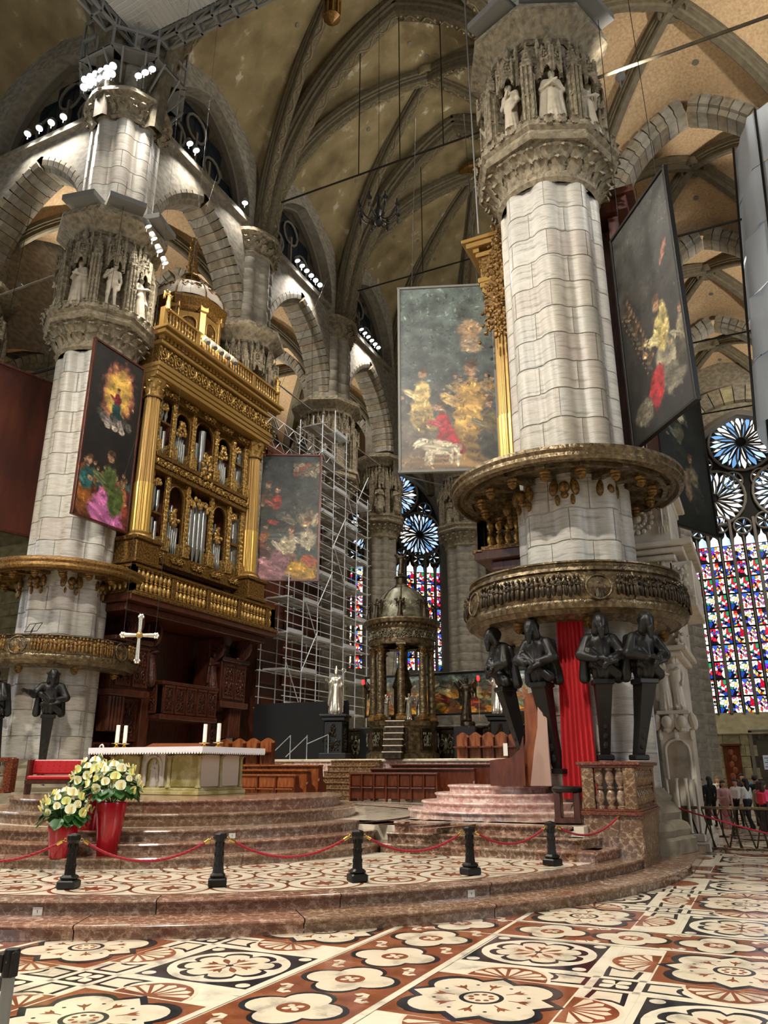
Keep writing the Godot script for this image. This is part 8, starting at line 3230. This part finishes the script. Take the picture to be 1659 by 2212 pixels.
func build_hanging():
	# statues in the niches of the two great capitals
	var g = "white marble statues in capital niches"
	var at = func(c: Vector3, turn: float, k: float, y: float) -> Vector3: return c + Basis(Vector3.UP, turn + TAU * k / 8) * Vector3(0, 0, 1.72) + Vector3(0, y, 0)
	var rc = Vector3(PR, 19.0, -20.7)
	var t0 = 0.12 + 0.30
	for e in [[-2, "bare", "soldier-like marble statue with folded hands in the capital of the bronze-ringed pier"], [-1, "draped", "draped pale marble statue in the middle niche over the bronze-ringed pier"], [0, "robed", "cloaked white marble statue in the niche facing the transept, bronze-ringed pier"], [1, "robed", "white marble statue turned to the south aisle, bronze-ringed pier"]]:
		statue("niche_statue", e[1], M.statue, at.call(rc, t0, e[0], 1.78), t0 + TAU * e[0] / 8, 2.2, e[2], g)
	var lc = Vector3(PL - 0.1, 18.1, -20.7)
	for e in [[0, "robed", "cloaked white marble statue with clasped hands over the organ pier"], [1, "bare", "striding bare white marble statue over the organ pier"], [2, "draped", "white marble statue facing the organ over its pier"], [-1, "robed", "white marble statue facing the transept over the organ pier"]]:
		statue("niche_statue", e[1], M.statue, at.call(lc, 0.18, e[0], 1.78), 0.18 + TAU * e[0] / 8, 2.2, e[2], g)
	for e in [[-23.9, -49.5, 0, "robed", "marble statue in the niche of the pier beside the ciborium dome"], [-23.9, -49.5, 1, "draped", "second marble statue in the niche of the pier beside the ciborium dome"], [-19.0, -54.6, -1, "robed", "marble statue on the capital of the apse pier"], [-19.0, -54.6, 0, "draped", "second marble statue on the capital of the apse pier"], [PL, -39.9, 0, "draped", "dim marble statue on the pier behind the scaffolding"]]:
		statue("niche_statue", e[3], M.carved, at.call(Vector3(e[0], 18.1, e[1]), 0.4, e[2], 1.78), 0.4 + TAU * e[2] / 8, 1.95, e[4], g)
	# tie rods
	var tg = "iron tie rods of the vaults"
	for z in [-30.3, -39.9]:
		rod("tie_rod", Vector3(PL + 0.8, 33.0, z), Vector3(PR - 0.8, 33.0, z), 0.055, M.iron, "long black iron tie rod across the choir vault " + ("before the chandelier" if z > -35 else "before the apse"), "tie rod", tg)
	for e in [[-16.0, -30.3, 42.2], [-13.5, -30.3, 44.2], [-11.0, -30.3, 42.2], [-16.2, -39.9, 42.2]]:
		rod("drop_rod", Vector3(e[0], 33.0, e[1]), Vector3(e[0], e[2], e[1]), 0.03, M.iron, "thin black vertical rod between choir vault and tie rod", "tie rod", "vertical rods of the choir vault")
	for z in [-20.7, -30.3, -39.9, -49.5]:
		rod("tie_rod", Vector3(PR + 1.4, 23.7, z), Vector3(6.0, 23.7, z), 0.06 if z > -25 else 0.05, M.rib if z > -25 else M.iron, ["pale iron tie rod from the great pier into the south aisle", "dark iron tie rod before the sheeted pier", "dark iron tie rod deep in the south aisle", "dark iron tie rod before the aisle window"][int((-z - 20.7) / 9.5)], "tie rod", tg)
	rod("tie_rod", Vector3(PL - 1.5, 23.6, -20.7), Vector3(-32.0, 23.6, -20.7), 0.06, M.stone, "pale tie rod between the organ pier and the transept pier", "tie rod", tg)
	rod("tie_rod", Vector3(PL, 23.6, -31.8), Vector3(PL, 23.6, -38.4), 0.05, M.stone, "pale tie rod between the arcade piers behind the organ", "tie rod", tg)
	rod("tie_rod", Vector3(PL, 23.4, -41.4), Vector3(PL, 23.4, -48.0), 0.05, M.stone, "pale tie rod between the arcade piers beyond the scaffolding", "tie rod", tg)
	rod("tie_rod", Vector3(PL + 1.0, 23.2, -50.2), Vector3(-20.0, 23.2, -53.8), 0.05, M.stone, "pale tie rod between the last two piers before the apse window", "tie rod", tg)
	rod("tie_rod", Vector3(-24.6, 18.6, -20.7), Vector3(-31.4, 18.6, -20.7), 0.06, M.iron, "dark tie rod above the brown canvas in the transept", "tie rod", tg)
	# crystal cross above the altar
	var c = thing("hanging_cross", "silver and crystal cross hanging over the altar", "cross", Vector3(-13.68, 4.5, -14.58), 0.6)
	var s = S()
	for e in [[Vector3(0, 0.06, 0), Vector3(0, 0.62, 0)], [Vector3(0, 1.1, 0), Vector3(0, 0.7, 0)], [Vector3(-0.36, 0.66, 0), Vector3(-0.05, 0.66, 0)], [Vector3(0.36, 0.66, 0), Vector3(0.05, 0.66, 0)]]:
		tube(s, PackedVector3Array([e[0], e[1]]), 0.055, 8, 0.04)
	part("arms", s, M.silver, c)
	for e in [Vector3(0, 0.04, 0), Vector3(0, 1.12, 0), Vector3(-0.4, 0.66, 0), Vector3(0.4, 0.66, 0)]:
		s = S()
		for k in 6:
			ell(s, e + Vector3(cos(TAU * k / 6) * 0.05, sin(TAU * k / 6) * 0.05, 0), Vector3(0.035, 0.035, 0.03), 6, 4)
		ell(s, e, Vector3(0.05, 0.05, 0.05), 8, 5)
		part("finial", s, M.silver, c)
	s = S()
	ell(s, Vector3(0, 0.66, 0.02), Vector3(0.09, 0.09, 0.06), 10, 6)
	part("boss", s, M.gold_plain, c)
	s = S()
	bar(s, Vector3(-0.38, 0.7, 0), Vector3(-0.5, 31.0, 0), 0.004, 4)
	bar(s, Vector3(0.38, 0.7, 0), Vector3(0.6, 31.0, 0), 0.004, 4)
	part("wire", s, M.iron, c)
	# chandelier
	var ch = thing("chandelier", "dark iron chandelier with curled arms hanging from the choir vault", "chandelier", Vector3(-13.6, 27.0, -27.9))
	s = S()
	lathe(s, pv([0.0, 0, 0.1, 0.05, 0.22, 0.25, 0.16, 0.5, 0.3, 0.8, 0.12, 1.1, 0.06, 1.6, 0.12, 1.75, 0.02, 1.9]), 12)
	part("stem", s, M.iron, ch)
	for k in 8:
		var b = Basis(Vector3.UP, TAU * k / 8)
		s = S()
		var p = PackedVector3Array()
		for i in 9:
			var t = i / 8.0
			p.append(b * Vector3(0, 0.5 - 0.35 * sin(t * PI) + 0.45 * t, 0.15 + 0.85 * t))
		tube(s, p, 0.035, 5)
		lathe(s, pv([0.03, 0.85, 0.13, 0.95, 0.1, 1.05, 0.05, 1.06, 0.05, 1.3, 0, 1.32]), 8, Transform3D(Basis(), b * Vector3(0, 0, 1.0)))
		lathe(s, pv([0.0, 0.4, 0.08, 0.55, 0.03, 0.7, 0.02, 0.9]), 6, Transform3D(Basis(), b * Vector3(0, 0, 1.0)))
		part("arm", s, M.iron, ch)
	s = S()
	bar(s, Vector3(0, 1.9, 0), Vector3(0, 17.2, 0), 0.012, 4)
	part("chain", s, M.iron, ch)
	# small lantern close under the net
	var la = thing("hanging_lantern", "gilded ribbed lantern hanging high beside the net", "lantern", Vector3(-13.6, 34.6, -22.9))
	s = S()
	lathe(s, pv([0, 0, 0.12, 0.12, 0.34, 0.3, 0.42, 0.4, 0.36, 0.5, 0.36, 1.3, 0.44, 1.4, 0.4, 1.9, 0.1, 2.2, 0, 2.3]), 10)
	part("body", s, M.gold_dark, la)
	for k in 10:
		s = S()
		var b = Basis(Vector3.UP, TAU * k / 10)
		bx(s, b * Vector3(0, 0.9, 0.4), Vector3(0.05, 0.9, 0.05))
		part("rib", s, M.gold_plain, la)
	s = S()
	bar(s, Vector3(0, 2.3, 0), Vector3(0, 9.6, 0), 0.012, 4)
	part("chain", s, M.iron, la)
	# white safety net under the crossing dome with its truss frame
	var n = thing("safety_net", "pale safety net stretched under the crossing dome", "net", Vector3(XC, 34.6, -11.1))
	s = S()
	var cords = 70
	for i in cords + 1:
		for dirn in 2:
			var p = PackedVector3Array()
			for j in 25:
				var u = -1.0 + 2.0 * i / cords
				var v = -1.0 + 2.0 * j / 24
				var x = (u if dirn == 0 else v) * 8.6
				var z = (v if dirn == 0 else u) * 8.6
				p.append(Vector3(x, 1.6 * (1 - u * u) * (1 - v * v) + 0.25 * absf(sin(v * 14.0)) * pow(absf(u), 8), z))
			tube(s, p, 0.022, 3)
	var nt = part("net_cords", s, M.net, n)
	nt.set_meta("kind", "stuff")
	s = S()
	s.set_smooth_group(1)
	for i in 24:
		for j in 24:
			var q = []
			for d in [[0, 0], [1, 0], [1, 1], [0, 1]]:
				var u: float = -1.0 + 2.0 * (i + d[0]) / 24
				var v: float = -1.0 + 2.0 * (j + d[1]) / 24
				q.append(Vector3(u * 8.6, 1.75 * (1 - u * u) * (1 - v * v) + 0.06, v * 8.6))
			quad(s, q[0], q[1], q[2], q[3])
	part("net_sheet", s, M.net_sheet, n)
	for e in [[Vector3(-8.9, 0, -9.0), Vector3(8.9, 0, -9.0), "along the choir arch"], [Vector3(-9.0, 0, -8.9), Vector3(-9.0, 0, 8.9), "along the north transept arch"], [Vector3(9.0, 0, -8.9), Vector3(9.0, 0, 8.9), "along the south transept arch"], [Vector3(-8.9, 0, 9.0), Vector3(8.9, 0, 9.0), "along the nave arch"]]:
		var t = thing("truss_beam", "grey metal truss beam carrying the net " + e[2], "beam", Vector3(XC, 34.4, -11.1))
		var d: Vector3 = (e[1] - e[0]).normalized()
		var side = d.cross(Vector3.UP) * 0.28
		for k in 4:
			s = S()
			var o = Vector3(0, 0.28 if k & 1 else -0.28, 0) + (side if k & 2 else -side)
			beam(s, e[0] + o, e[1] + o, 0.12, 0.1)
			part("chord", s, M.grey_paint, t)
		for k in 18:
			s = S()
			var q: Vector3 = e[0] + d * (0.5 + k)
			beam(s, q - Vector3(0, 0.28, 0) - side, q + d + Vector3(0, 0.28, 0) - side, 0.06, 0.06)
			beam(s, q - Vector3(0, 0.28, 0) + side, q + d + Vector3(0, 0.28, 0) + side, 0.06, 0.06)
			bx(s, q, Vector3(0.1 + absf(side.x) * 2.2, 0.66, 0.1 + absf(side.z) * 2.2))
			part("bracing", s, M.grey_paint, t)
		for k in 12:
			s = S()
			var p = PackedVector3Array()
			for i in 7:
				p.append(e[0] + d * (1.0 + 1.4 * k + 1.4 * i / 6.0) + Vector3(0, 0.35 + 0.35 * sin(PI * i / 6.0), 0) - side * 1.6 * (1.0 if true else 0.0))
			tube(s, p, 0.025, 4)
			part("net_loop", s, M.net, t)
	# work platform clasped round the organ pier
	var w = thing("pier_platform", "grey metal work platform clasped round the top of the organ pier", "platform", Vector3(PL - 0.1, 33.0, -20.7))
	for k in 8:
		var b = Basis(Vector3.UP, TAU * k / 8)
		s = S()
		for y in [0.0, 1.1, 2.2]:
			bx(s, Vector3(0, y, 2.35), Vector3(2.0, 0.14, 0.1), Transform3D(b, Vector3.ZERO))
		for x in [-0.95, 0.0, 0.95]:
			bx(s, Vector3(x, 1.1, 2.35), Vector3(0.08, 2.2, 0.08), Transform3D(b, Vector3.ZERO))
		bx(s, Vector3(0, 0.0, 2.0), Vector3(1.8, 0.06, 0.8), Transform3D(b, Vector3.ZERO))
		part("guard_frame", s, M.grey_paint, w)
		for x in [-0.5, 0.5]:
			s = S()
			beam(s, b * Vector3(x, -1.3, 1.6), b * Vector3(x, 0, 2.4), 0.08, 0.08)
			part("bracket", s, M.grey_paint, w)
	# caged ladder box on the great pier
	var cg = thing("cage_ladder", "grey caged ladder and round tray at the top of the great pier", "ladder", Vector3(PR + 1.6, 25.5, -19.0), -0.4)
	s = S()
	lathe(s, pv([0.0, 0, 0.85, 0, 0.85, 0.7, 0.8, 0.7, 0.8, 0.05]), 20)
	part("round_tray", s, M.grey_paint, cg)
	for k in 9:
		s = S()
		var p = PackedVector3Array()
		for i in 13:
			p.append(Vector3(cos(TAU * i / 12) * 0.5, 1.1 + 0.75 * k, sin(TAU * i / 12) * 0.5))
		tube(s, p, 0.022, 4)
		part("hoop", s, M.grey_paint, cg)
	for k in 8:
		s = S()
		bar(s, Vector3(cos(TAU * k / 8) * 0.5, 0.6, sin(TAU * k / 8) * 0.5), Vector3(cos(TAU * k / 8) * 0.5, 7.2, sin(TAU * k / 8) * 0.5), 0.02, 4)
		part("upright", s, M.grey_paint, cg)
	# thin slack wires across the nave
	rod("thin_wire", Vector3(-21.2, 36.0, -26.0), Vector3(-21.0, 10.5, -20.2), 0.007, M.iron, "thin slanting wire in front of the painting beside the organ", "wire")
	rod("thin_wire", Vector3(-6.2, 36.0, -19.5), Vector3(-6.0, 18.0, -19.5), 0.025, M.grey_paint, "thin vertical cable beside the capital of the great pier", "wire")
	rod("thin_wire", Vector3(-20.5, 33.0, -36.0), Vector3(-21.5, 20.2, -31.0), 0.008, M.iron, "thin slanting wire between vault and organ cornice", "wire")

# ---------------------------------------------------------------- south aisle: monument, gate, visitors
func person(at: Vector3, turn: float, h: float, o: Dictionary, hair: String, long_hair: bool, label: String, bag := ""):
	var H = func(s): return Color.html(s).srgb_to_linear()
	var cols = [H.call("b98a6c"), H.call(o.top_c), H.call(o.low_c), H.call("20201f")]
	var q = {"skin": 0, "top": 1, "low": 2, "shoe": 3, "fore": o.get("fore_i", 1), "shin": o.get("shin_i", 2), "hx": o.get("hx", 0.0)}
	if o.has("arms"):
		q["arms"] = o.arms
	if o.has("legs"):
		q["legs"] = o.legs
	if o.has("robe"):
		q["robe"] = true
		q["hem"] = 0.2
	var p = thing("person", label, "person", at, turn, "visitors in the south aisle")
	var k = h / 1.75
	inst("body", figure(body_bones(q), 0.03, cols, 0.03), M.people, p, Transform3D(Basis.from_scale(Vector3.ONE * k), Vector3.ZERO))
	var s = S()
	var hx: float = o.get("hx", 0.0)
	ell(s, Vector3(hx, 1.675, -0.005), Vector3(0.105, 0.1, 0.115), 12, 8, Transform3D(Basis.from_scale(Vector3.ONE * k), Vector3.ZERO))
	if long_hair:
		ell(s, Vector3(hx, 1.5, -0.07), Vector3(0.11, 0.2, 0.07), 10, 7, Transform3D(Basis.from_scale(Vector3.ONE * k), Vector3.ZERO))
	var m: StandardMaterial3D = M.get("hair_" + hair, null)
	if m == null:
		m = mat("hair_" + hair, Color.html(hair), 0.6)
	part("hair", s, m, p)
	if bag != "":
		s = S()
		bx(s, Vector3(0, 1.18, -0.2), Vector3(0.3, 0.42, 0.16), Transform3D(Basis.from_scale(Vector3.ONE * k), Vector3.ZERO), 0.05)
		var bm: StandardMaterial3D = mat("bag_" + bag, Color.html(bag), 0.7)
		part("backpack", s, bm, p)

func build_south_aisle():
	var o = thing("wall_monument", "white marble wall monument with cornices, scrolls and relief figures beside the great pier", "monument", Vector3(-2.35, 0, -22.7))
	var s = S()
	bx(s, Vector3(-0.15, 2.5, -1.6), Vector3(1.2, 5.0, 3.2), Transform3D(), 0.02)
	part("body", s, M.white_marble, o)
	for e in [[0.12, 1.5, 0.24], [0.34, 1.4, 0.2], [5.02, 1.35, 0.16], [5.16, 1.5, 0.14], [7.72, 1.5, 0.16], [7.9, 1.75, 0.16], [8.08, 2.0, 0.18], [9.85, 1.5, 0.18], [10.02, 1.7, 0.14]]:
		s = S()
		bx(s, Vector3(-0.75 + e[1] / 2, e[0], -1.5), Vector3(e[1], e[2], 3.2 + (e[1] - 1.2) * 0.8), Transform3D(), 0.03)
		part("cornice", s, M.white_marble, o)
	for e in [["upper_wall", -0.05, 6.45, 1.35, 2.45], ["attic", 0.0, 8.98, 1.4, 1.6], ["side_wing", 0.85, 6.95, 0.6, 1.3]]:
		s = S()
		bx(s, Vector3(e[1], e[2], -1.55), Vector3(e[3], e[4], 3.1), Transform3D(), 0.02)
		part(e[0], s, M.white_marble, o)
	s = S()
	for k in 16:
		ell(s, Vector3(-0.2 + cos(TAU * k / 16) * 0.42, 9.0 + sin(TAU * k / 16) * 0.42, 0.03), Vector3(0.08, 0.08, 0.06), 6, 4)
		ell(s, Vector3(-0.2 + cos(TAU * k / 16) * 0.24, 9.0 + sin(TAU * k / 16) * 0.24, 0.03), Vector3(0.06, 0.06, 0.05), 6, 4)
	ell(s, Vector3(-0.2, 9.0, 0.03), Vector3(0.13, 0.13, 0.08), 8, 5)
	part("roundel", s, M.white_marble, o)
	inst("carved_leaf_panel", scroll(0.34, 1.2), M.white_marble, o, T(0.5, 8.4, 0.03))
	s = S()
	var sp = PackedVector3Array()
	for i in 40:
		var a = i * 0.42
		var r = 0.38 * (1.0 - i / 42.0)
		sp.append(Vector3(-0.3 + cos(a) * r, 7.15 + sin(a) * r, 0.05))
	tube(s, sp, 0.035, 5)
	part("spiral_scroll", s, M.white_marble, o)
	inst("carved_trophy", cluster(120, 0.55, 1.1, 40), M.white_marble, o, T(0.34, 6.9, 0.02))
	inst("carved_trophy", cluster(121, 0.5, 1.0, 34), M.white_marble, o, T(0.85, 6.5, 0.02))
	inst("carved_trophy", cluster(122, 0.6, 1.4, 40), M.white_marble, o, T(0.6, 5.2, 0.02))
	# plain pilaster, two standing figures over a shelf, an arched niche and slim shafts below
	s = S()
	bx(s, Vector3(-0.55, 2.6, 0.06), Vector3(0.34, 4.6, 0.12), Transform3D(), 0.015)
	part("pilaster", s, M.white_marble, o)
	for e in [[0.06, "robed"], [0.36, "draped"]]:
		inst("relief_figure", fig(e[1]), M.white_marble, o, T(e[0], 3.55, 0.06, 0.2) * Transform3D(Basis.from_scale(Vector3(0.78, 0.82, 0.6)), Vector3.ZERO))
	for y in [4.98, 3.45]:
		s = S()
		bx(s, Vector3(0.2, y, 0.1), Vector3(0.85, 0.1, 0.26), Transform3D(), 0.02)
		part("shelf", s, M.white_marble, o)
	for x in [0.02, 0.4]:
		inst("putto", cherub_mesh(), M.white_marble, o, T(x, 3.42, 0.08))
	inst("niche_arch", arch_plate(0.8, 1.2, 0.3, 0.7, 0.14), M.white_marble, o, T(0.2, 1.75, 0.08))
	for k in 4:
		s = S()
		lathe(s, pv([0.06, 0.45, 0.045, 0.5, 0.04, 1.7, 0.07, 1.78]), 10, T(-0.16 + 0.24 * k, 0, 0.12))
		part("colonnette", s, M.white_marble, o)
	var dp = thing("downpipe", "grey square downpipe in front of the white marble monument", "pipe", Vector3(-2.72, 1.5, -22.35))
	s = S()
	bx(s, Vector3(0, 1.9, 0), Vector3(0.2, 3.8, 0.16), T(0, 0, 0, 0.2), 0.015)
	part("duct", s, M.sheet, dp)
	s = S()
	bar(s, Vector3(0.02, -1.4, 0), Vector3(0.02, 0.05, 0), 0.03, 6)
	part("cable", s, M.sheet, dp)
	# low bronze gate with slanting bars
	var g = thing("gate", "low bronze barrier with slanting bars closing the south aisle", "gate", Vector3(-2.2, 0, -22.6), 0.08)
	for e in [[1.06, 0.07], [0.1, 0.06]]:
		s = S()
		bx(s, Vector3(2.6, e[0], 0), Vector3(5.2, e[1], 0.09), Transform3D(), 0.01)
		part("rail", s, M.bronze, g)
	s = S()
	bx(s, Vector3(0.05, 0.55, 0), Vector3(0.11, 1.1, 0.11), Transform3D(), 0.01)
	part("post", s, M.bronze, g)
	for k in 16:
		s = S()
		var x = 0.15 + 0.31 * k
		bar(s, Vector3(x, 1.04, 0), Vector3(x + 0.24, 0.12, 0), 0.02, 5)
		if k % 2 == 0:
			bar(s, Vector3(x + 0.5, 1.04, 0), Vector3(x + 0.26, 0.12, 0), 0.02, 5)
		else:
			bar(s, Vector3(x + 0.13, 1.04, 0), Vector3(x + 0.2, 0.12, 0), 0.02, 5)
		part("slanting_bar", s, M.bronze_dark, g)
	rope(Vector3(-2.35, 1.12, -21.75), Vector3(0.9, 0.28, -22.1), 0.05, 0.022, "red rope slanting down in front of the bronze gate")
	for k in 4:
		var b = thing("stanchion", "thin black stanchion with a red rope beyond the gate", "post", Vector3(-2.15 + 0.28 * k, 0, -26.5 - 0.7 * k), 0.0, "stanchions beyond the gate")
		s = S()
		lathe(s, pv([0.14, 0, 0.14, 0.02, 0.03, 0.04, 0.022, 0.9, 0.035, 0.92, 0.0, 0.97]), 10)
		part("pole", s, M.black_bronze, b)
		if k < 3:
			rope(Vector3(-2.15 + 0.28 * k, 0.88, -26.5 - 0.7 * k), Vector3(-2.15 + 0.28 * (k + 1), 0.88, -26.5 - 0.7 * (k + 1)), 0.3, 0.02, "short red rope between the thin stanchions beyond the gate", "red ropes beyond the gate")
	var V = func(x, y, z): return Vector3(x, y, z)
	var carry = [[V.call(-0.25, 1.12, 0.06), V.call(-0.12, 1.12, 0.26)], [V.call(0.26, 1.12, 0.0), V.call(0.24, 0.86, 0.1)]]
	var phone = [[V.call(-0.24, 1.16, 0.12), V.call(-0.08, 1.36, 0.3)], [V.call(0.24, 1.16, 0.12), V.call(0.08, 1.36, 0.3)]]
	var walk = [[V.call(-0.12, 0.5, 0.16), V.call(-0.12, 0.1, 0.05)], [V.call(0.11, 0.52, -0.02), V.call(0.12, 0.14, -0.25)]]
	person(Vector3(-2.5, 0, -33.4), 0.6, 1.66, {"top_c": "141416", "low_c": "17171a", "arms": carry}, "1a1210", true, "visitor in black with long dark hair next to the monument")
	person(Vector3(-2.12, 0, -32.4), -2.6, 1.72, {"top_c": "101012", "low_c": "0e0e10"}, "1c1412", true, "visitor in a long black coat with the back turned")
	person(Vector3(-2.0, 0, -35.6), 0.2, 1.7, {"top_c": "d8d2c6", "low_c": "9a8f80", "arms": phone}, "7a5a34", true, "fair haired visitor in a pale top holding up a phone")
	person(Vector3(-1.62, 0, -31.6), 0.4, 1.6, {"top_c": "c99a98", "low_c": "b88684", "robe": true, "arms": carry}, "2a1a14", true, "visitor in a dusty pink dress")
	person(Vector3(-1.2, 0, -31.9), -0.5, 1.66, {"top_c": "e6e0da", "low_c": "16161a", "arms": carry}, "2c1b14", true, "visitor in a white blouse and black trousers")
	person(Vector3(-0.86, 0, -31.0), -2.2, 1.68, {"top_c": "dcdad6", "low_c": "1a1c22", "legs": walk}, "15100e", true, "visitor in a white shirt with a dark ponytail, walking away")
	person(Vector3(-1.1, 0, -36.5), 0.3, 1.8, {"top_c": "23262e", "low_c": "1b1d24", "arms": phone}, "241812", false, "tall visitor in dark clothes raising a phone")
	person(Vector3(-0.62, 0, -36.0), 0.1, 1.76, {"top_c": "4f7fa6", "low_c": "20242c"}, "3a2a1c", false, "visitor in a blue shirt")
	person(Vector3(-0.58, 0, -33.6), 2.7, 1.74, {"top_c": "17181b", "low_c": "22252c"}, "120d0b", false, "dark haired visitor in a black shirt")
	person(Vector3(-0.42, 0, -30.4), 2.9, 1.6, {"top_c": "b8a894", "low_c": "3a2620"}, "4a3020", true, "visitor with a beige backpack", "a08c74")
	person(Vector3(-0.3, 0, -29.4), 2.6, 1.62, {"top_c": "e04f86", "low_c": "2a2022", "fore_i": 0}, "33221a", true, "visitor in a bright pink shirt with a red backpack", "b01e30")
	# pier wrapped in pale sheeting
	var w = thing("sheeted_scaffold", "pale blue-white plastic sheeting wrapped round a pier of the south aisle", "sheeting", Vector3(5.4, 0, -30.3))
	for j in 5:
		s = S()
		s.set_smooth_group(1)
		var y0 = 14.0 + j * 2.6
		for i in 40:
			var q = []
			for e in [[i, 0], [i + 1, 0], [i + 1, 1], [i, 1]]:
				var a: float = TAU * e[0] / 40
				var r: float = 4.1 - 0.075 * (y0 + 2.6 * e[1] - 14.0) + 0.1 * sin(a * 9 + j) + 0.06 * sin(a * 23)
				q.append(Vector3(cos(a) * r, y0 + 2.62 * e[1], sin(a) * r))
			quad(s, q[0], q[1], q[2], q[3])
		part("sheet", s, M.sheet, w)
	for k in 10:
		s = S()
		var a = TAU * k / 10 + 0.5
		bar(s, Vector3(cos(a) * 4.2, 14.0, sin(a) * 4.2), Vector3(cos(a) * 3.25, 27.0, sin(a) * 3.25), 0.05, 5)
		part("tie_band", s, M.iron, w)

# ---------------------------------------------------------------- floodlights
func flood(at: Vector3, to: Vector3, e: float, label: String, group: String, size := 0.24, cone := 60.0):
	var o = thing("floodlight", label, "floodlight", at, 0.0, group)
	var z = (to - at).normalized()
	var x = Vector3.UP.cross(z).normalized()
	var b = Basis(x, z.cross(x), z)
	var s = S()
	lathe(s, pv([0.0, -0.3, size * 0.55, -0.28, size * 0.75, -0.05, size * 0.75, 0.0, size * 0.68, 0.0]), 14, Transform3D(b * Basis(Vector3.RIGHT, PI / 2), Vector3.ZERO))
	part("housing", s, M.grey_paint, o)
	s = S()
	lathe(s, pv([0.0, 0.012, size * 0.66, 0.006]), 14, Transform3D(b * Basis(Vector3.RIGHT, PI / 2), Vector3.ZERO))
	part("lamp_face", s, M.lamp_white, o)
	s = S()
	bar(s, Vector3.ZERO - z * 0.15, Vector3(0, -0.45, 0) - z * 0.15, 0.025, 5)
	part("bracket", s, M.grey_paint, o)
	if e > 0.0:
		var l = SpotLight3D.new()
		l.name = "floodlight_beam"
		l.light_energy = e
		l.light_color = Color(1.0, 0.97, 0.92)
		l.light_size = size * 0.7
		l.spot_range = 120.0
		l.spot_angle = cone
		l.spot_angle_attenuation = 0.7
		l.spot_attenuation = 2.0
		l.shadow_enabled = true
		o.add_child(l)
		l.transform = Transform3D(Basis(x, z.cross(x), z) * Basis(Vector3.UP, PI), z * 0.06)

func build_lamps():
	var g = "floodlights on the arcade ledges"
	for z in [-23.4, -23.9]:
		flood(Vector3(PL + 1.3, 31.6, z), Vector3(-14, 5, z - 4), 30.0, "white floodlight on the ledge above the organ's near end", g)
	flood(Vector3(PL + 1.3, 31.6, -28.1), Vector3(PL + 4.5, 0, -27), 25.0, "white floodlight on the ledge above the organ's far end", g)
	for k in 6:
		flood(Vector3(PL + 1.3, 31.5, -33.6 - 0.55 * k), Vector3(-14, 5, -37 + 2 * k), 66.0 if k % 3 == 1 else 0.0, "white floodlight in the row of six on the ledge behind the organ", g)
	for k in 6:
		flood(Vector3(PL + 1.3, 31.5, -42.2 - 0.55 * k), Vector3(-14, 5, -46 + k), 60.0 if k % 3 == 1 else 0.0, "white floodlight in the far row of six near the apse", g)
	for k in 4:
		flood(Vector3(-28.6 + 0.8 * k, 31.5, -19.4), Vector3(-26 + 2 * k, 0, -10), 30.0, "white floodlight in the row of four on the transept ledge", g)
	for k in 12:
		flood(Vector3(-24.2 + 0.34 * (k % 6), 31.7 + 0.45 * (k / 6), -18.7), Vector3(-14 + k % 4, 0, -6 - k % 5), 180.0 if k % 3 == 1 else 0.0, "dazzling white floodlight in the cluster at the top of the organ pier", "floodlights clustered on the organ pier", 0.24, 40.0)
	for k in 3:
		flood(Vector3(-21.5 + 0.4 * k, 31.7, -19.3), Vector3(-12, 0, -24), 40.0, "white floodlight on the right flank of the organ pier", "floodlights clustered on the organ pier", 0.24, 45.0)
	for k in 4:
		flood(Vector3(-20.75 + 0.1 * k, 23.9 - 0.45 * k, -20.2 - 0.3 * k), Vector3(-15, 3, -30), 15.0, "small white floodlight on the capital beside the organ lantern", "floodlights on the organ pier capital", 0.2)
	for k in 5:
		flood(Vector3(-20.6, 20.6, -24.4 - 0.5 * k), Vector3(-23, 24, -26.0 - 0.3 * k), 5.0, "small white floodlight on the organ cornice below the dome", "floodlights on the organ cornice", 0.2)
	flood(Vector3(-1.3, 23.1, -20.4), Vector3(1, 30, -27), 20.0, "single floodlight on an arm beside the great pier", "floodlights on the great pier", 0.2)
	# unseen lamps added on south ledge and aisle piers to brighten vaults and organ
	for z in [-24.0, -27.0, -34.0, -37.0, -43.0]:
		flood(Vector3(PR - 1.3, 31.5, z), Vector3(-15, 43, z), 33.0, "added unseen floodlight on the south ledge turned up to the vault", g)
		flood(Vector3(PR - 1.3, 31.5, z + 0.8), Vector3(-22, 13, z - 2), 160.0, "added unseen floodlight on the south ledge turned to the organ side", g, 0.24, 30.0)
	for z in [-22.5, -32.0, -41.5, -51.0]:  # added aisle lamps, kept out of view, that lift vaults and floor
		flood(Vector3(4.2, 25.6, z), Vector3(-0.5, 31, z - 4), 36.0, "added fill floodlight above the outer piers of the south aisle", "added floodlights of the aisles")
		flood(Vector3(4.2, 24.8, z), Vector3(-1.5, 0, z - 4), 40.0 if z > -50 else 130.0, "added fill floodlight lighting the floor of the south aisle", "added floodlights of the aisles")
		if z > -50:
			flood(Vector3(-31.4, 25.6, z), Vector3(-27, 31, z - 4), 60.0, "added fill floodlight above the outer piers of the north aisle", "added floodlights of the aisles")
	# crossing piers behind the camera
	for e in [[PR, 3.2, "south-west crossing pier behind the viewer"], [PL, -1.5, "north-west crossing pier behind the viewer"]]:
		var p = setting("pier", "marble " + e[2], Vector3(e[0], 0, e[1]))
		plain_shaft(p, 0, 24.0, 0.9, M.pier0)
		for k in 4:
			flood(Vector3(e[0] - 0.6 + 0.4 * k, 24.8, e[1] - 1.75), Vector3(-9 + 2 * k, 0, -15), 130.0, "white floodlight on the capital of the " + e[2], "floodlights behind the viewer")
